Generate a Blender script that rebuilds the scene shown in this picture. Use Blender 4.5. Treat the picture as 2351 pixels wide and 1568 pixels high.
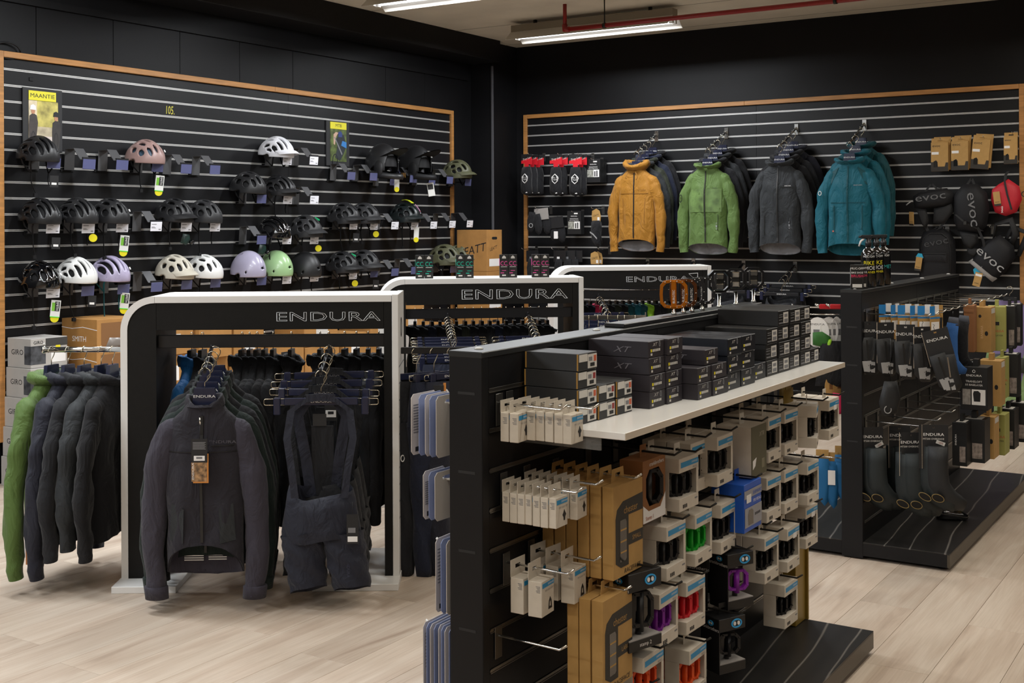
import bpy, math, random
from mathutils import Vector, Matrix, noise
random.seed(7)
PI = math.pi
for o in list(bpy.data.objects): bpy.data.objects.remove(o)
SC = bpy.context.scene
COL = SC.collection
# ------------------------------------------------------------------ camera
FPX, CX, CY, ROLL, TH, EYE = 2756.0, 1175.5, 516.0, math.atan(-0.00478), math.radians(32.64), 1.585
FW = Vector((-math.sin(TH), math.cos(TH), 0)); RT = Vector((math.cos(TH), math.sin(TH), 0)); UP = Vector((0, 0, 1))
cr, sr = math.cos(ROLL), math.sin(ROLL)
cam_d = bpy.data.cameras.new('camera'); cam = bpy.data.objects.new('camera', cam_d); COL.objects.link(cam)
cam_d.sensor_width = 36; cam_d.lens = FPX / 2351 * 36; cam_d.shift_y = -(784 - CY) / 2351.0
ax = RT * cr + UP * sr; ay = UP * cr - RT * sr
cam.matrix_world = Matrix(((ax.x, ay.x, -FW.x, 0), (ax.y, ay.y, -FW.y, 0), (ax.z, ay.z, -FW.z, EYE), (0, 0, 0, 1)))
cam_d.clip_start = 0.05
SC.camera = cam
def ray(px, py):
    u, v = px - CX, py - CY
    return FW * FPX + RT * (u * cr + v * sr) + UP * (-(v * cr - u * sr))
EYEP = Vector((0, 0, EYE))
def AT(px, py, x=None, y=None, z=None, d=None):
    """point seen at a pixel, on a plane x=, y=, z= or at depth d along the view axis"""
    r = ray(px, py)
    if x is not None: t = x / r.x
    elif y is not None: t = y / r.y
    elif z is not None: t = (z - EYE) / r.z
    else: t = d / FPX
    return EYEP + r * t
# ------------------------------------------------------------------ world, exposure
w = bpy.data.worlds.new('world'); SC.world = w; w.use_nodes = True
w.node_tree.nodes['Background'].inputs[0].default_value = (0.78, 0.86, 1, 1)
w.node_tree.nodes['Background'].inputs[1].default_value = 0.6
vs = SC.view_settings
vs.view_transform = 'Standard'; vs.look = 'None'; vs.gamma = 1; vs.use_curve_mapping = False
vs.exposure = -0.42
LAMP_W = 62.0

# ------------------------------------------------------------------ materials
def lin(c):
    if isinstance(c, str):
        c = [int(c[i:i + 2], 16) / 255 for i in (0, 2, 4)]
    return tuple((x / 12.92 if x <= .04045 else ((x + .055) / 1.055) ** 2.4) for x in c[:3]) + (1,)
MATS = {}
def mat(name, col, rough=.5, metal=0., spec=.5, var=0., vscale=8., bump=0., bscale=60., coat=0., alpha=1., emit=None, estr=0., trans=0., stretch=None, sheen=0., wrinkle=0.):
    if name in MATS: return MATS[name]
    m = bpy.data.materials.new(name); m.use_nodes = True; MATS[name] = m
    nt = m.node_tree; b = nt.nodes['Principled BSDF']
    c = lin(col); b.inputs['Base Color'].default_value = c
    b.inputs['Roughness'].default_value = rough; b.inputs['Metallic'].default_value = metal
    b.inputs['Specular IOR Level'].default_value = spec
    if coat: b.inputs['Coat Weight'].default_value = coat; b.inputs['Coat Roughness'].default_value = .08
    if sheen: b.inputs['Sheen Weight'].default_value = sheen
    if trans: b.inputs['Transmission Weight'].default_value = trans
    if alpha < 1: b.inputs['Alpha'].default_value = alpha
    if emit: b.inputs['Emission Color'].default_value = lin(emit); b.inputs['Emission Strength'].default_value = estr
    m.diffuse_color = c
    if var or bump or wrinkle:
        tc = nt.nodes.new('ShaderNodeTexCoord'); mp = nt.nodes.new('ShaderNodeMapping')
        nt.links.new(tc.outputs['Object'], mp.inputs['Vector'])
        if stretch: mp.inputs['Scale'].default_value = stretch
    if var:
        n = nt.nodes.new('ShaderNodeTexNoise'); n.inputs['Scale'].default_value = vscale; n.inputs['Detail'].default_value = 5
        nt.links.new(mp.outputs[0], n.inputs['Vector'])
        r = nt.nodes.new('ShaderNodeValToRGB')
        r.color_ramp.elements[0].position = .3; r.color_ramp.elements[1].position = .7
        r.color_ramp.elements[0].color = tuple(x * (1 - var) for x in c[:3]) + (1,)
        r.color_ramp.elements[1].color = tuple(min(1, x * (1 + var)) for x in c[:3]) + (1,)
        nt.links.new(n.outputs['Fac'], r.inputs['Fac']); nt.links.new(r.outputs[0], b.inputs['Base Color'])
    if bump:
        n2 = nt.nodes.new('ShaderNodeTexNoise'); n2.inputs['Scale'].default_value = bscale; n2.inputs['Detail'].default_value = 3
        nt.links.new(mp.outputs[0], n2.inputs['Vector'])
        bp = nt.nodes.new('ShaderNodeBump'); bp.inputs['Strength'].default_value = bump; bp.inputs['Distance'].default_value = .01
        nt.links.new(n2.outputs['Fac'], bp.inputs['Height']); nt.links.new(bp.outputs[0], b.inputs['Normal'])
    if wrinkle:
        mp3 = nt.nodes.new('ShaderNodeMapping'); mp3.inputs['Scale'].default_value = (1.35, 1., .75); nt.links.new(tc.outputs['Object'], mp3.inputs[0])
        n3 = nt.nodes.new('ShaderNodeTexNoise'); n3.inputs['Scale'].default_value = 9; n3.inputs['Detail'].default_value = 3.; n3.inputs['Roughness'].default_value = .55; n3.inputs['Distortion'].default_value = 1.3
        nt.links.new(mp3.outputs[0], n3.inputs['Vector'])
        b2 = nt.nodes.new('ShaderNodeBump'); b2.inputs['Strength'].default_value = wrinkle; b2.inputs['Distance'].default_value = .035
        nt.links.new(n3.outputs['Fac'], b2.inputs['Height'])
        if bump: nt.links.new(b2.outputs[0], bp.inputs['Normal'])
        else: nt.links.new(b2.outputs[0], b.inputs['Normal'])
    return m
# ------------------------------------------------------------------ mesh collecting
class MB:
    def __init__(s): s.v = []; s.f = []; s.sm = []
    def add(s, vs_, fs, smooth=False, M=None):
        o = len(s.v)
        s.v += [tuple(M @ Vector(p)) for p in vs_] if M else [tuple(p) for p in vs_]
        s.f += [tuple(i + o for i in f) for f in fs]; s.sm += [smooth] * len(fs)
        return s
    def box(s, x0, x1, y0, y1, z0, z1, bev=0., M=None):
        if bev <= 0:
            v = [(x, y, z) for x in (x0, x1) for y in (y0, y1) for z in (z0, z1)]
            f = [(0, 1, 3, 2), (4, 6, 7, 5), (0, 4, 5, 1), (2, 3, 7, 6), (0, 2, 6, 4), (1, 5, 7, 3)]
            return s.add(v, f, False, M)
        b = min(bev, (x1 - x0) / 2.01, (y1 - y0) / 2.01, (z1 - z0) / 2.01)
        X, Y, Z = (x0, x1), (y0, y1), (z0, z1); v = []; idx = {}
        for i in (0, 1):
            for j in (0, 1):
                for k in (0, 1):
                    sx, sy, sz = (b, -b)[i], (b, -b)[j], (b, -b)[k]
                    for a, d in enumerate(((0, sy, sz), (sx, 0, sz), (sx, sy, 0))):
                        idx[i, j, k, a] = len(v); v.append((X[i] + d[0], Y[j] + d[1], Z[k] + d[2]))
        g = lambda i, j, k, a: idx[i, j, k, a]; f = []
        for i in (0, 1):
            q = [g(i, 0, 0, 0), g(i, 0, 1, 0), g(i, 1, 1, 0), g(i, 1, 0, 0)]; f.append(q if i == 0 else q[::-1])
            q = [g(0, i, 0, 1), g(1, i, 0, 1), g(1, i, 1, 1), g(0, i, 1, 1)]; f.append(q if i == 0 else q[::-1])
            q = [g(0, 0, i, 2), g(0, 1, i, 2), g(1, 1, i, 2), g(1, 0, i, 2)]; f.append(q if i == 0 else q[::-1])
        def orient(q):
            p = [Vector(v[t]) for t in q]; c = sum(p, Vector()) / len(p)
            n = (p[1] - p[0]).cross(p[2] - p[0]); ctr = Vector(((x0 + x1) / 2, (y0 + y1) / 2, (z0 + z1) / 2))
            return q if n.dot(c - ctr) > 0 else q[::-1]
        for i in (0, 1):
            for j in (0, 1):
                f.append(orient([g(i, j, 0, 0), g(i, j, 1, 0), g(i, j, 1, 1), g(i, j, 0, 1)]))
                f.append(orient([g(i, 0, j, 0), g(i, 1, j, 0), g(i, 1, j, 2), g(i, 0, j, 2)]))
                f.append(orient([g(0, i, j, 1), g(1, i, j, 1), g(1, i, j, 2), g(0, i, j, 2)]))
                for k in (0, 1): f.append(orient([g(i, j, k, 0), g(i, j, k, 1), g(i, j, k, 2)]))
        return s.add(v, f, False, M)
    def tube(s, pts, r, n=8, cap=True, M=None, flat=1.):
        pts = [Vector(p) for p in pts]; rs = r if isinstance(r, (list, tuple)) else [r] * len(pts)
        v = []; f = []; up = None
        for i, p in enumerate(pts):
            t = (pts[min(i + 1, len(pts) - 1)] - pts[max(i - 1, 0)])
            if t.length < 1e-9: t = Vector((0, 0, 1))
            t.normalize()
            if up is None: up = t.orthogonal().normalized() if abs(t.z) > .9 else Vector((0, 0, 1))
            a = t.cross(up)
            if a.length < 1e-6: a = t.orthogonal()
            a.normalize(); b = a.cross(t).normalized(); up = b
            for k in range(n):
                an = 2 * PI * k / n; v.append(p + a * math.cos(an) * rs[i] + b * math.sin(an) * rs[i] * flat)
        for i in range(len(pts) - 1):
            for k in range(n):
                k2 = (k + 1) % n; f.append((i * n + k, i * n + k2, (i + 1) * n + k2, (i + 1) * n + k))
        if cap: f.append(tuple(range(n))[::-1]); f.append(tuple((len(pts) - 1) * n + k for k in range(n)))
        return s.add(v, f, True, M)
    def prism(s, poly, y0, y1, M=None, smooth=False):
        """polygon in x,z (counterclockwise seen from the front, -y) pulled from y0 to y1"""
        n = len(poly); v = [(p[0], y0, p[1]) for p in poly] + [(p[0], y1, p[1]) for p in poly]
        f = [tuple(range(n)), tuple(range(n, 2 * n))[::-1]]
        s.add(v, f, False, M)
        return s.add(v, [(i, i + n, (i + 1) % n + n, (i + 1) % n) for i in range(n)], smooth, M)
    def ring(s, outer, inner, y0, y1, M=None):
        n = len(outer); v = [(p[0], y0, p[1]) for p in outer] + [(p[0], y0, p[1]) for p in inner] + [(p[0], y1, p[1]) for p in outer] + [(p[0], y1, p[1]) for p in inner]
        f = []
        for i in range(n):
            j = (i + 1) % n
            f += [(i, j, j + n, i + n), (i + 2 * n, i + 3 * n, j + 3 * n, j + 2 * n), (i, i + 2 * n, j + 2 * n, j), (i + n, j + n, j + 3 * n, i + 3 * n)]
        return s.add(v, f, False, M)
    def strip(s, pts, w, th=.002, M=None):
        """band following pts with width vector w"""
        pts = [Vector(p) for p in pts]; w = Vector(w); v = []; f = []
        for i, p in enumerate(pts):
            t = (pts[min(i + 1, len(pts) - 1)] - pts[max(i - 1, 0)]).normalized(); n = t.cross(w).normalized() * th / 2
            v += [p - w / 2 + n, p + w / 2 + n, p + w / 2 - n, p - w / 2 - n]
        for i in range(len(pts) - 1):
            for k in range(4):
                a = i * 4 + k; b = i * 4 + (k + 1) % 4; f.append((a, b, b + 4, a + 4))
        e = (len(pts) - 1) * 4; f += [(3, 2, 1, 0), (e, e + 1, e + 2, e + 3)]
        return s.add(v, f, False, M)
    def lathe(s, prof, n=16, M=None):
        v = [(r * math.cos(2 * PI * k / n), r * math.sin(2 * PI * k / n), z) for r, z in prof for k in range(n)]
        f = [(i * n + k, i * n + (k + 1) % n, (i + 1) * n + (k + 1) % n, (i + 1) * n + k) for i in range(len(prof) - 1) for k in range(n)]
        f += [tuple(range(n))[::-1], tuple((len(prof) - 1) * n + k for k in range(n))]
        return s.add(v, f, True, M)
    def rings(s, rows, closed=True, cap0=False, cap1=False, smooth=True, M=None):
        n = len(rows[0]); v = [p for r in rows for p in r]; f = []
        for i in range(len(rows) - 1):
            for k in range(n if closed else n - 1):
                k2 = (k + 1) % n; f.append((i * n + k, (i + 1) * n + k, (i + 1) * n + k2, i * n + k2))
        if cap0: f.append(tuple(range(n)))
        if cap1: f.append(tuple((len(rows) - 1) * n + k for k in range(n))[::-1])
        return s.add(v, f, smooth, M)
    def pillow(s, poly, th, n=5, y=0., back=None, M=None, flat=.6):
        """cushion on a star-shaped outline; bulges th towards -y and back towards +y"""
        cx = sum(p[0] for p in poly) / len(poly); cz = sum(p[1] for p in poly) / len(poly)
        back = th if back is None else back
        def half(sign, T):
            rows = []
            for k in range(n + 1):
                q = 1 - k / n * .999; d = T * (1 - q ** (2 / max(.1, flat))) ** .5 if q < 1 else 0
                rows.append([(cx + (p[0] - cx) * q, y - sign * d, cz + (p[1] - cz) * q) for p in poly])
            return rows
        s.rings(half(1, th), M=M)
        b = half(-1, back); s.rings([r[::-1] for r in b], M=M)
        return s
    def mesh(s, name='m'):
        m = bpy.data.meshes.new(name); m.from_pydata(s.v, [], s.f); m.polygons.foreach_set('use_smooth', s.sm); m.update()
        return m
def obj(name, mb, m, parent=None, loc=None, rot=None, label=None, kind=None):
    me = mb.mesh(name) if isinstance(mb, MB) else mb
    o = bpy.data.objects.new(name, me); COL.objects.link(o)
    if m is not None:
        if len(o.data.materials) == 0: o.data.materials.append(None)
        o.material_slots[0].link = 'OBJECT'; o.material_slots[0].material = m
    if loc is not None: o.location = loc
    if rot is not None: o.rotation_euler = rot
    if parent is not None: o.parent = parent
    if label: o['label'] = label
    if kind: o['kind'] = kind
    return o
def tag(o, label, cat, group=None):
    o['label'] = label; o['category'] = cat
    if group: o['group'] = group
    return o
def thing(name, label, cat, loc=(0, 0, 0), rotz=0., group=None, rot=None):
    o = bpy.data.objects.new(name, None); COL.objects.link(o); o.empty_display_size = .05
    o.location = loc; o.rotation_euler = rot if rot else (0, 0, rotz)
    return tag(o, label, cat, group)
def struct(name, mb, m, parent=None):
    o = obj(name, mb, m, parent)
    if parent is None: o['kind'] = 'structure'
    return o
def dup(root, loc, rotz=None, label=None, group=None, rot=None):
    r = root.copy(); COL.objects.link(r); r.location = loc
    if rotz is not None: r.rotation_euler = (0, 0, rotz)
    if rot is not None: r.rotation_euler = rot
    if label: r['label'] = label
    if group: r['group'] = group
    for ch in list(root.children):
        c = ch.copy(); COL.objects.link(c); c.parent = r
        for g in list(ch.children):
            d = g.copy(); COL.objects.link(d); d.parent = c
    return r
CACHE = {}
def cached(key, fn):
    if key not in CACHE: CACHE[key] = fn()
    return CACHE[key]
# ------------------------------------------------------------------ lettering (built-in font)
def text_mesh(s, h=.02, stretch=1., outline=0., align='CENTER', shear=0., space=1.):
    def mk():
        cu = bpy.data.curves.new('t', 'FONT'); cu.body = s; cu.align_x = align; cu.align_y = 'CENTER'
        cu.size = 1.; cu.resolution_u = 2; cu.shear = shear; cu.space_character = space
        if outline: cu.fill_mode = 'NONE'; cu.bevel_depth = outline; cu.bevel_resolution = 0
        o = bpy.data.objects.new('t', cu); COL.objects.link(o)
        dg = bpy.context.evaluated_depsgraph_get(); me = bpy.data.meshes.new_from_object(o.evaluated_get(dg))
        bpy.data.objects.remove(o); bpy.data.curves.remove(cu)
        k = h / .70
        for v in me.vertices: x, y, z = v.co; v.co = (x * k * stretch, -z * k * .25, y * k)
        me.materials.clear()
        return me
    return cached(('text', s, h, stretch, outline, align, shear, space), mk)
def lettering(s, h, m, parent, loc, rot=(0, 0, 0), **kw):
    return obj('lettering', text_mesh(s, h, **kw), m, parent, loc, rot)
# ------------------------------------------------------------------ shared materials
BLACK = mat('black_laminate', '121214', .42, spec=.25, var=.15, vscale=3)
SLATM = mat('slat_black', '151517', .42, spec=.25, var=.12, vscale=4)
BLKWALL = mat('black_paint', '121214', .5, spec=.2, var=.25, vscale=1.5, bump=.05, bscale=30)
ALU = mat('aluminium', 'd2d1cf', .4, metal=.45, spec=.5)
CHROME = mat('chrome', 'd8d8d6', .15, metal=1.)
WIRE = mat('nickel_wire', 'c6bda8', .22, metal=1.)
WHITE = mat('white_laminate', 'dedad4', .3, spec=.5)
PAPER = mat('white_paper', 'e6e4e2', .7)
OFFW = mat('offwhite_print', 'd9d6d0', .6)
INK = mat('black_ink', '18181a', .6)
GREYINK = mat('grey_ink', '77777a', .6)
MATTE = mat('matte_black', '121214', .6, spec=.3)
SATIN = mat('satin_black', '17171a', .35, spec=.5)
GLOSS = mat('gloss_black', '0c0c0e', .12, spec=.6, coat=.6)
DARKM = mat('dark_metal', '2a2927', .38, metal=.6)
KRAFT = mat('kraft_card', 'a5773f', .75, var=.1, vscale=12, bump=.05, bscale=200)
KRAFTD = mat('kraft_dark', '7d5630', .8)
YEL = mat('yellow_print', 'e3d31c', .5)
RED = mat('red_print', 'd01f2c', .5)
BLUE = mat('blue_stripe', '2189bd', .5)
NAVYPL = mat('navy_plastic', '20243a', .25, spec=.5, coat=.3)
# ================================================================== the room
XL, YB = -6.64, 10.10            # faces of the two slatwalls
WL, WB, CEIL = -6.67, 10.13, 3.354
ROOM_R, ROOM_F = 4.2, -4.6
def wood_mat():
    m = bpy.data.materials.new('oak_floor'); m.use_nodes = True; nt = m.node_tree; b = nt.nodes['Principled BSDF']
    tc = nt.nodes.new('ShaderNodeTexCoord'); oi = nt.nodes.new('ShaderNodeObjectInfo')
    ad = nt.nodes.new('ShaderNodeVectorMath'); ad.operation = 'ADD'
    sc_ = nt.nodes.new('ShaderNodeVectorMath'); sc_.operation = 'SCALE'; sc_.inputs['Scale'].default_value = 60
    nt.links.new(oi.outputs['Random'], sc_.inputs[0])
    nt.links.new(tc.outputs['Object'], ad.inputs[0]); nt.links.new(sc_.outputs[0], ad.inputs[1])
    mp = nt.nodes.new('ShaderNodeMapping'); mp.inputs['Scale'].default_value = (9, .9, 1); nt.links.new(ad.outputs[0], mp.inputs[0])
    n1 = nt.nodes.new('ShaderNodeTexNoise'); n1.inputs['Scale'].default_value = 1.4; n1.inputs['Detail'].default_value = 6; n1.inputs['Distortion'].default_value = 1.0
    nt.links.new(mp.outputs[0], n1.inputs['Vector'])
    mp2 = nt.nodes.new('ShaderNodeMapping'); mp2.inputs['Scale'].default_value = (70, 2.2, 1); nt.links.new(ad.outputs[0], mp2.inputs[0])
    n2 = nt.nodes.new('ShaderNodeTexNoise'); n2.inputs['Scale'].default_value = 2; n2.inputs['Detail'].default_value = 4; nt.links.new(mp2.outputs[0], n2.inputs['Vector'])
    r1 = nt.nodes.new('ShaderNodeValToRGB'); e = r1.color_ramp.elements
    e[0].position = .22; e[0].color = lin('a59282'); e[1].position = .62; e[1].color = lin('c8b9a9')
    x = e.new(.42); x.color = lin('bdab9a')
    nt.links.new(n1.outputs['Fac'], r1.inputs[0])
    mx = nt.nodes.new('ShaderNodeMix'); mx.data_type = 'RGBA'; mx.blend_type = 'MULTIPLY'; mx.inputs[0].default_value = .35
    r2 = nt.nodes.new('ShaderNodeValToRGB'); r2.color_ramp.elements[0].position = .3; r2.color_ramp.elements[0].color = (.72, .68, .64, 1); r2.color_ramp.elements[1].position = .6; r2.color_ramp.elements[1].color = (1, 1, 1, 1)
    nt.links.new(n2.outputs['Fac'], r2.inputs[0]); nt.links.new(r1.outputs[0], mx.inputs[6]); nt.links.new(r2.outputs[0], mx.inputs[7])
    hs = nt.nodes.new('ShaderNodeHueSaturation'); mr = nt.nodes.new('ShaderNodeMapRange'); mr.inputs[3].default_value = .9; mr.inputs[4].default_value = 1.08
    nt.links.new(oi.outputs['Random'], mr.inputs[0]); nt.links.new(mr.outputs[0], hs.inputs['Value']); nt.links.new(mx.outputs[2], hs.inputs['Color'])
    nt.links.new(hs.outputs[0], b.inputs['Base Color'])
    b.inputs['Roughness'].default_value = .42; b.inputs['Specular IOR Level'].default_value = .35
    bp = nt.nodes.new('ShaderNodeBump'); bp.inputs['Strength'].default_value = .12; bp.inputs['Distance'].default_value = .002
    nt.links.new(n2.outputs['Fac'], bp.inputs['Height']); nt.links.new(bp.outputs[0], b.inputs['Normal'])
    return m
OAKF = wood_mat()
OAKT = mat('oak_trim', 'a9763f', .5, var=.22, vscale=5, stretch=(1, 1, 12), bump=.03)
OAKH = mat('oak_trim_across', 'a9763f', .5, var=.22, vscale=5, stretch=(1.2, 1.2, 14), bump=.03)
GAP = mat('plank_joint', '8d7862', .8)
floor = struct('floor', MB().box(WL - .3, ROOM_R, ROOM_F, WB + .3, -.12, -.004), GAP)
PW, PL = .225, 1.32
def plank(dark=0):
    return MB().box(0, PW - .0012, 0, PL - .0012, -.01, 0, bev=.0006).mesh('plank')
pm = plank(); pm.materials.append(None)
i = 0; x = -6.67
while x < 1.2:
    off = (i * .47) % 1.0 * PL - PL
    y = off
    while y < 10.1:
        # only planks the camera side of the room shows; beyond it the base floor carries on
        c = Vector((x + PW / 2, y + PL / 2, 0)); dv = c - EYEP
        f_, l_ = dv.dot(FW), dv.dot(RT)
        if f_ > 2.6 and abs(l_) < f_ * .47 + 1.1:
            obj('plank', pm, OAKF, floor, (x, y, 0))
        y += PL
    x += PW; i += 1
CONC = mat('concrete_ceiling', 'd2cab9', .85, var=.1, vscale=2.2, bump=.25, bscale=9)
ceil = struct('ceiling', MB().box(WL - .3, ROOM_R, ROOM_F, WB + .3, CEIL, CEIL + .15), CONC)
jm = MB().box(WL, ROOM_R, -.006, .006, -.002, .006)
for yy in (9.93, 8.93, 7.72, 6.5, 5.3): obj('board_joint', jm, mat('concrete_joint', 'a09a8c', .9), ceil, (0, yy, CEIL))
struct('wall_left', MB().box(WL - .2, WL, ROOM_F, WB + .3, 0, CEIL), BLKWALL)
struct('wall_back', MB().box(WL - .2, ROOM_R, WB, WB + .2, 0, CEIL), BLKWALL)
LIGHTWALL = mat('pale_wall', 'b9b4ab', .8)
struct('wall_right', MB().box(ROOM_R, ROOM_R + .2, ROOM_F, WB + .3, 0, CEIL), mat('grey_wall', '54524f', .8))
struct('wall_front', MB().box(WL - .2, ROOM_R + .2, ROOM_F - .2, ROOM_F, 0, CEIL), LIGHTWALL)
# beam along the left wall and the pillar in the corner
struct('trim_1', MB().box(WL, -6.31, ROOM_F, 9.66, 3.15, CEIL, bev=.004), BLKWALL)
struct('trim_2', MB().box(WL, -6.425, 9.68, WB, 0, CEIL).box(-6.43, -6.415, 9.672, 9.69, .0, 3.14), BLKWALL)
obj('trim_3', MB().box(-6.428, -6.405, 9.668, 9.682, 0, 3.12, bev=.002), mat('lit_edge', '4c4c50', .6), None, kind='structure')  # pillar edge trim; lighter grey paints in the light it catches
struct('trim_4', MB().box(WL, WL + .035, ROOM_F, 9.6, 2.985, 3.03).box(WL, WL + .02, ROOM_F, 9.6, 3.03, 3.15), BLKWALL)
# painted boards above the slatwall on the left
edges = [2.2] + [AT(p, 100, x=WL + .012).y for p in (83, 260, 413, 550, 672, 885, 975, 1063)]
for a, b in zip(edges, edges[1:]):
    o = obj('panel', MB().box(WL + .001, WL + .012, a + .002, b - .002, 2.0, 2.985, bev=.001), BLKWALL, bpy.data.objects['wall_left'])
# ---- slatwalls
def slatwall(name, label, x0, x1, rotz, org, joint):
    t = thing(name, label, 'slatwall', org, rotz)
    top, bot = 2.632, .30
    cuts = [x0] + joint + [x1]
    zs = [2.564 - .1 * k for k in range(23)]
    bounds = [top] + zs + [bot]
    for k in range(len(bounds) - 1):
        hi = bounds[k] - (.0 if k == 0 else .0065); lo = bounds[k + 1] + (.0065 if k + 1 < len(bounds) - 1 else 0)
        for a, b in zip(cuts, cuts[1:]):
            key = ('slat', round(b - a, 4), round(hi - lo, 4))
            me = cached(key, lambda: MB().box(0, b - a - .0012, 0, .018, 0, hi - lo, bev=.001).mesh('slat'))
            obj('slat', me, SLATM, t, (a, 0, lo))
    rp = MB()
    prof = [(0, .0068), (-.003, .0064), (-.003, .0028), (.004, .0016), (.006, .0), (.004, -.0012), (-.003, -.0024), (-.003, -.0064), (0, -.0068), (.02, -.0065), (.02, .0065)]
    n = len(prof); L = x1 - x0 - .002
    v = [(0, p[0], p[1]) for p in prof] + [(L, p[0], p[1]) for p in prof]
    rp.add(v, [(i, (i + 1) % n, (i + 1) % n + n, i + n) for i in range(n)][::1])
    me = rp.mesh('slot_rail')
    for z in zs: obj('slot_rail', me, ALU, t, (x0 + .001, 0, z))
    # wooden frame
    fr = .038
    obj('frame_side', MB().box(x0 - fr, x0, -.022, .028, .262, 2.672, bev=.002), OAKT, t)
    obj('frame_side', MB().box(x1, x1 + fr, -.022, .028, .262, 2.672, bev=.002), OAKT, t)
    L2 = (x1 - x0) / 2
    for k, q in enumerate((x0, x0 + L2)):
        obj('frame_rail', MB().box(q, q + L2 - .001, -.022, .028, 2.634, 2.672, bev=.002), mat('oak_rail', 'ab7841', .5, var=.2, vscale=5, stretch=(1.2, 12, 12)), t)
        obj('frame_rail', MB().box(q, q + L2 - .001, -.022, .028, .262, .30, bev=.002), MATS['oak_rail'], t)
    obj('backing', MB().box(x0 - fr + .002, x1 + fr - .002, .02, .026, .264, 2.67), MATTE, t)
    return t
slatwall('slatwall', 'long black slatwall with oak frame, helmets on holders, beside the corner pillar', 4.54, 9.28, PI / 2, (XL, 0, 0), [AT(663, 500, x=XL).y])
slatwall('slatwall', 'black slatwall with oak frame carrying coloured jackets and black rucksacks', -6.28, -1.727, 0, (0, YB, 0), [-3.9])
# ---- ceiling lamps
TUBE = mat('lit_tube', 'f4f8ff', .4, emit='eef4ff', estr=9.)
LMPW = mat('lamp_white', 'c8c4bb', .35, spec=.4)
def lamp(name, label, loc, group=None, col=(.94, .97, 1.), pw=1.3):
    t = thing(name, label, 'ceiling lamp', loc, 0, group)
    L = .77
    obj('housing', MB().box(-L, L, -.05, .05, -.015, .05, bev=.003), mat('lamp_housing', '8a8070', .5), t)
    rf = MB()
    for s in (-1, 1):
        rf.add([(-L, s * .045, -.005), (L, s * .045, -.005), (L, s * .14, -.085), (-L, s * .14, -.085), (-L, s * .045, -.009), (L, s * .045, -.009), (L, s * .14, -.089), (-L, s * .14, -.089)],
               [(0, 1, 2, 3), (7, 6, 5, 4), (3, 2, 6, 7), (0, 3, 7, 4), (1, 5, 6, 2)])
    obj('reflector', rf, LMPW, t)
    for s in (-1, 1):
        obj('tube', MB().tube([(-L + .03, s * .03, -.05), (L - .03, s * .03, -.05)], .013, 10), TUBE, t)
        for e in (-1, 1): obj('tube_holder', MB().box(e * (L - .02) - .018, e * (L - .02) + .018, s * .03 - .014, s * .03 + .014, -.07, -.012, bev=.002), LMPW, t)
    for e in (-1, 1): obj('suspension', MB().box(e * .55 - .012, e * .55 + .012, -.012, .012, .05, CEIL - loc[2] + .001), DARKM, t)
    ld = bpy.data.lights.new('lamp_light', 'AREA'); ld.shape = 'RECTANGLE'; ld.size = 1.46; ld.size_y = .09; ld.energy = LAMP_W * pw; ld.color = col
    lo = bpy.data.objects.new('lamp_light', ld); COL.objects.link(lo); lo.parent = t; lo.location = (0, 0, -.068)
    return t
LZ = 3.27
lamp('fluorescent_lamp', 'twin-tube fluorescent lamp with folded reflector under the concrete ceiling, red pipe beside it', (-4.87, 8.85, LZ))
lamp('fluorescent_lamp', 'twin-tube fluorescent lamp with only its end showing beside the black beam', (-4.87, 6.92, LZ))
for yy in (8.85, 6.92, 4.98, 3.04, 1.1, -.84, -2.8):
    for xx in (-4.87, -0.9, 2.3):
        if xx == -4.87 and yy > 6: continue
        lamp('fluorescent_lamp', 'twin-tube fluorescent lamp of the rows further into the shop', (xx, yy, LZ), 'lamps further into the shop', (.93, .97, 1.) if xx < -3 else (1., .93, .8), 1.35 if xx < -3 else (.45 if xx < 0 else .2))
# ---- red sprinkler pipe beside the lamp
PIPE = mat('red_pipe', '8e1f1c', .4)
t = thing('sprinkler_pipe', 'red sprinkler pipe running under the ceiling along the slatwall', 'pipe', (0, 0, 0))
p0 = AT(1297, 68, z=3.15); p1 = AT(1700, 20, z=3.16)
dx = Vector((1, 0, 0)); yq = p0.y
obj('pipe', MB().tube([(p0.x, yq, 3.15), (2.5, yq, 3.15)], .018, 12), PIPE, t)
obj('pipe_drop', MB().tube([(p0.x, yq, 3.15), (p0.x, yq, CEIL)], .016, 12), PIPE, t)
obj('elbow', MB().tube([(p0.x, yq, 3.19), (p0.x, yq, 3.15), (p0.x + .04, yq, 3.15)], .024, 12), PIPE, t)
for xx in (p0.x + .36, p0.x + 2.2):
    obj('pipe_clip', MB().tube([(xx, yq, 3.165), (xx, yq, CEIL)], .005, 6).tube([(xx - .012, yq, 3.15), (xx + .012, yq, 3.15)], .023, 12), DARKM, t)
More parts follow.
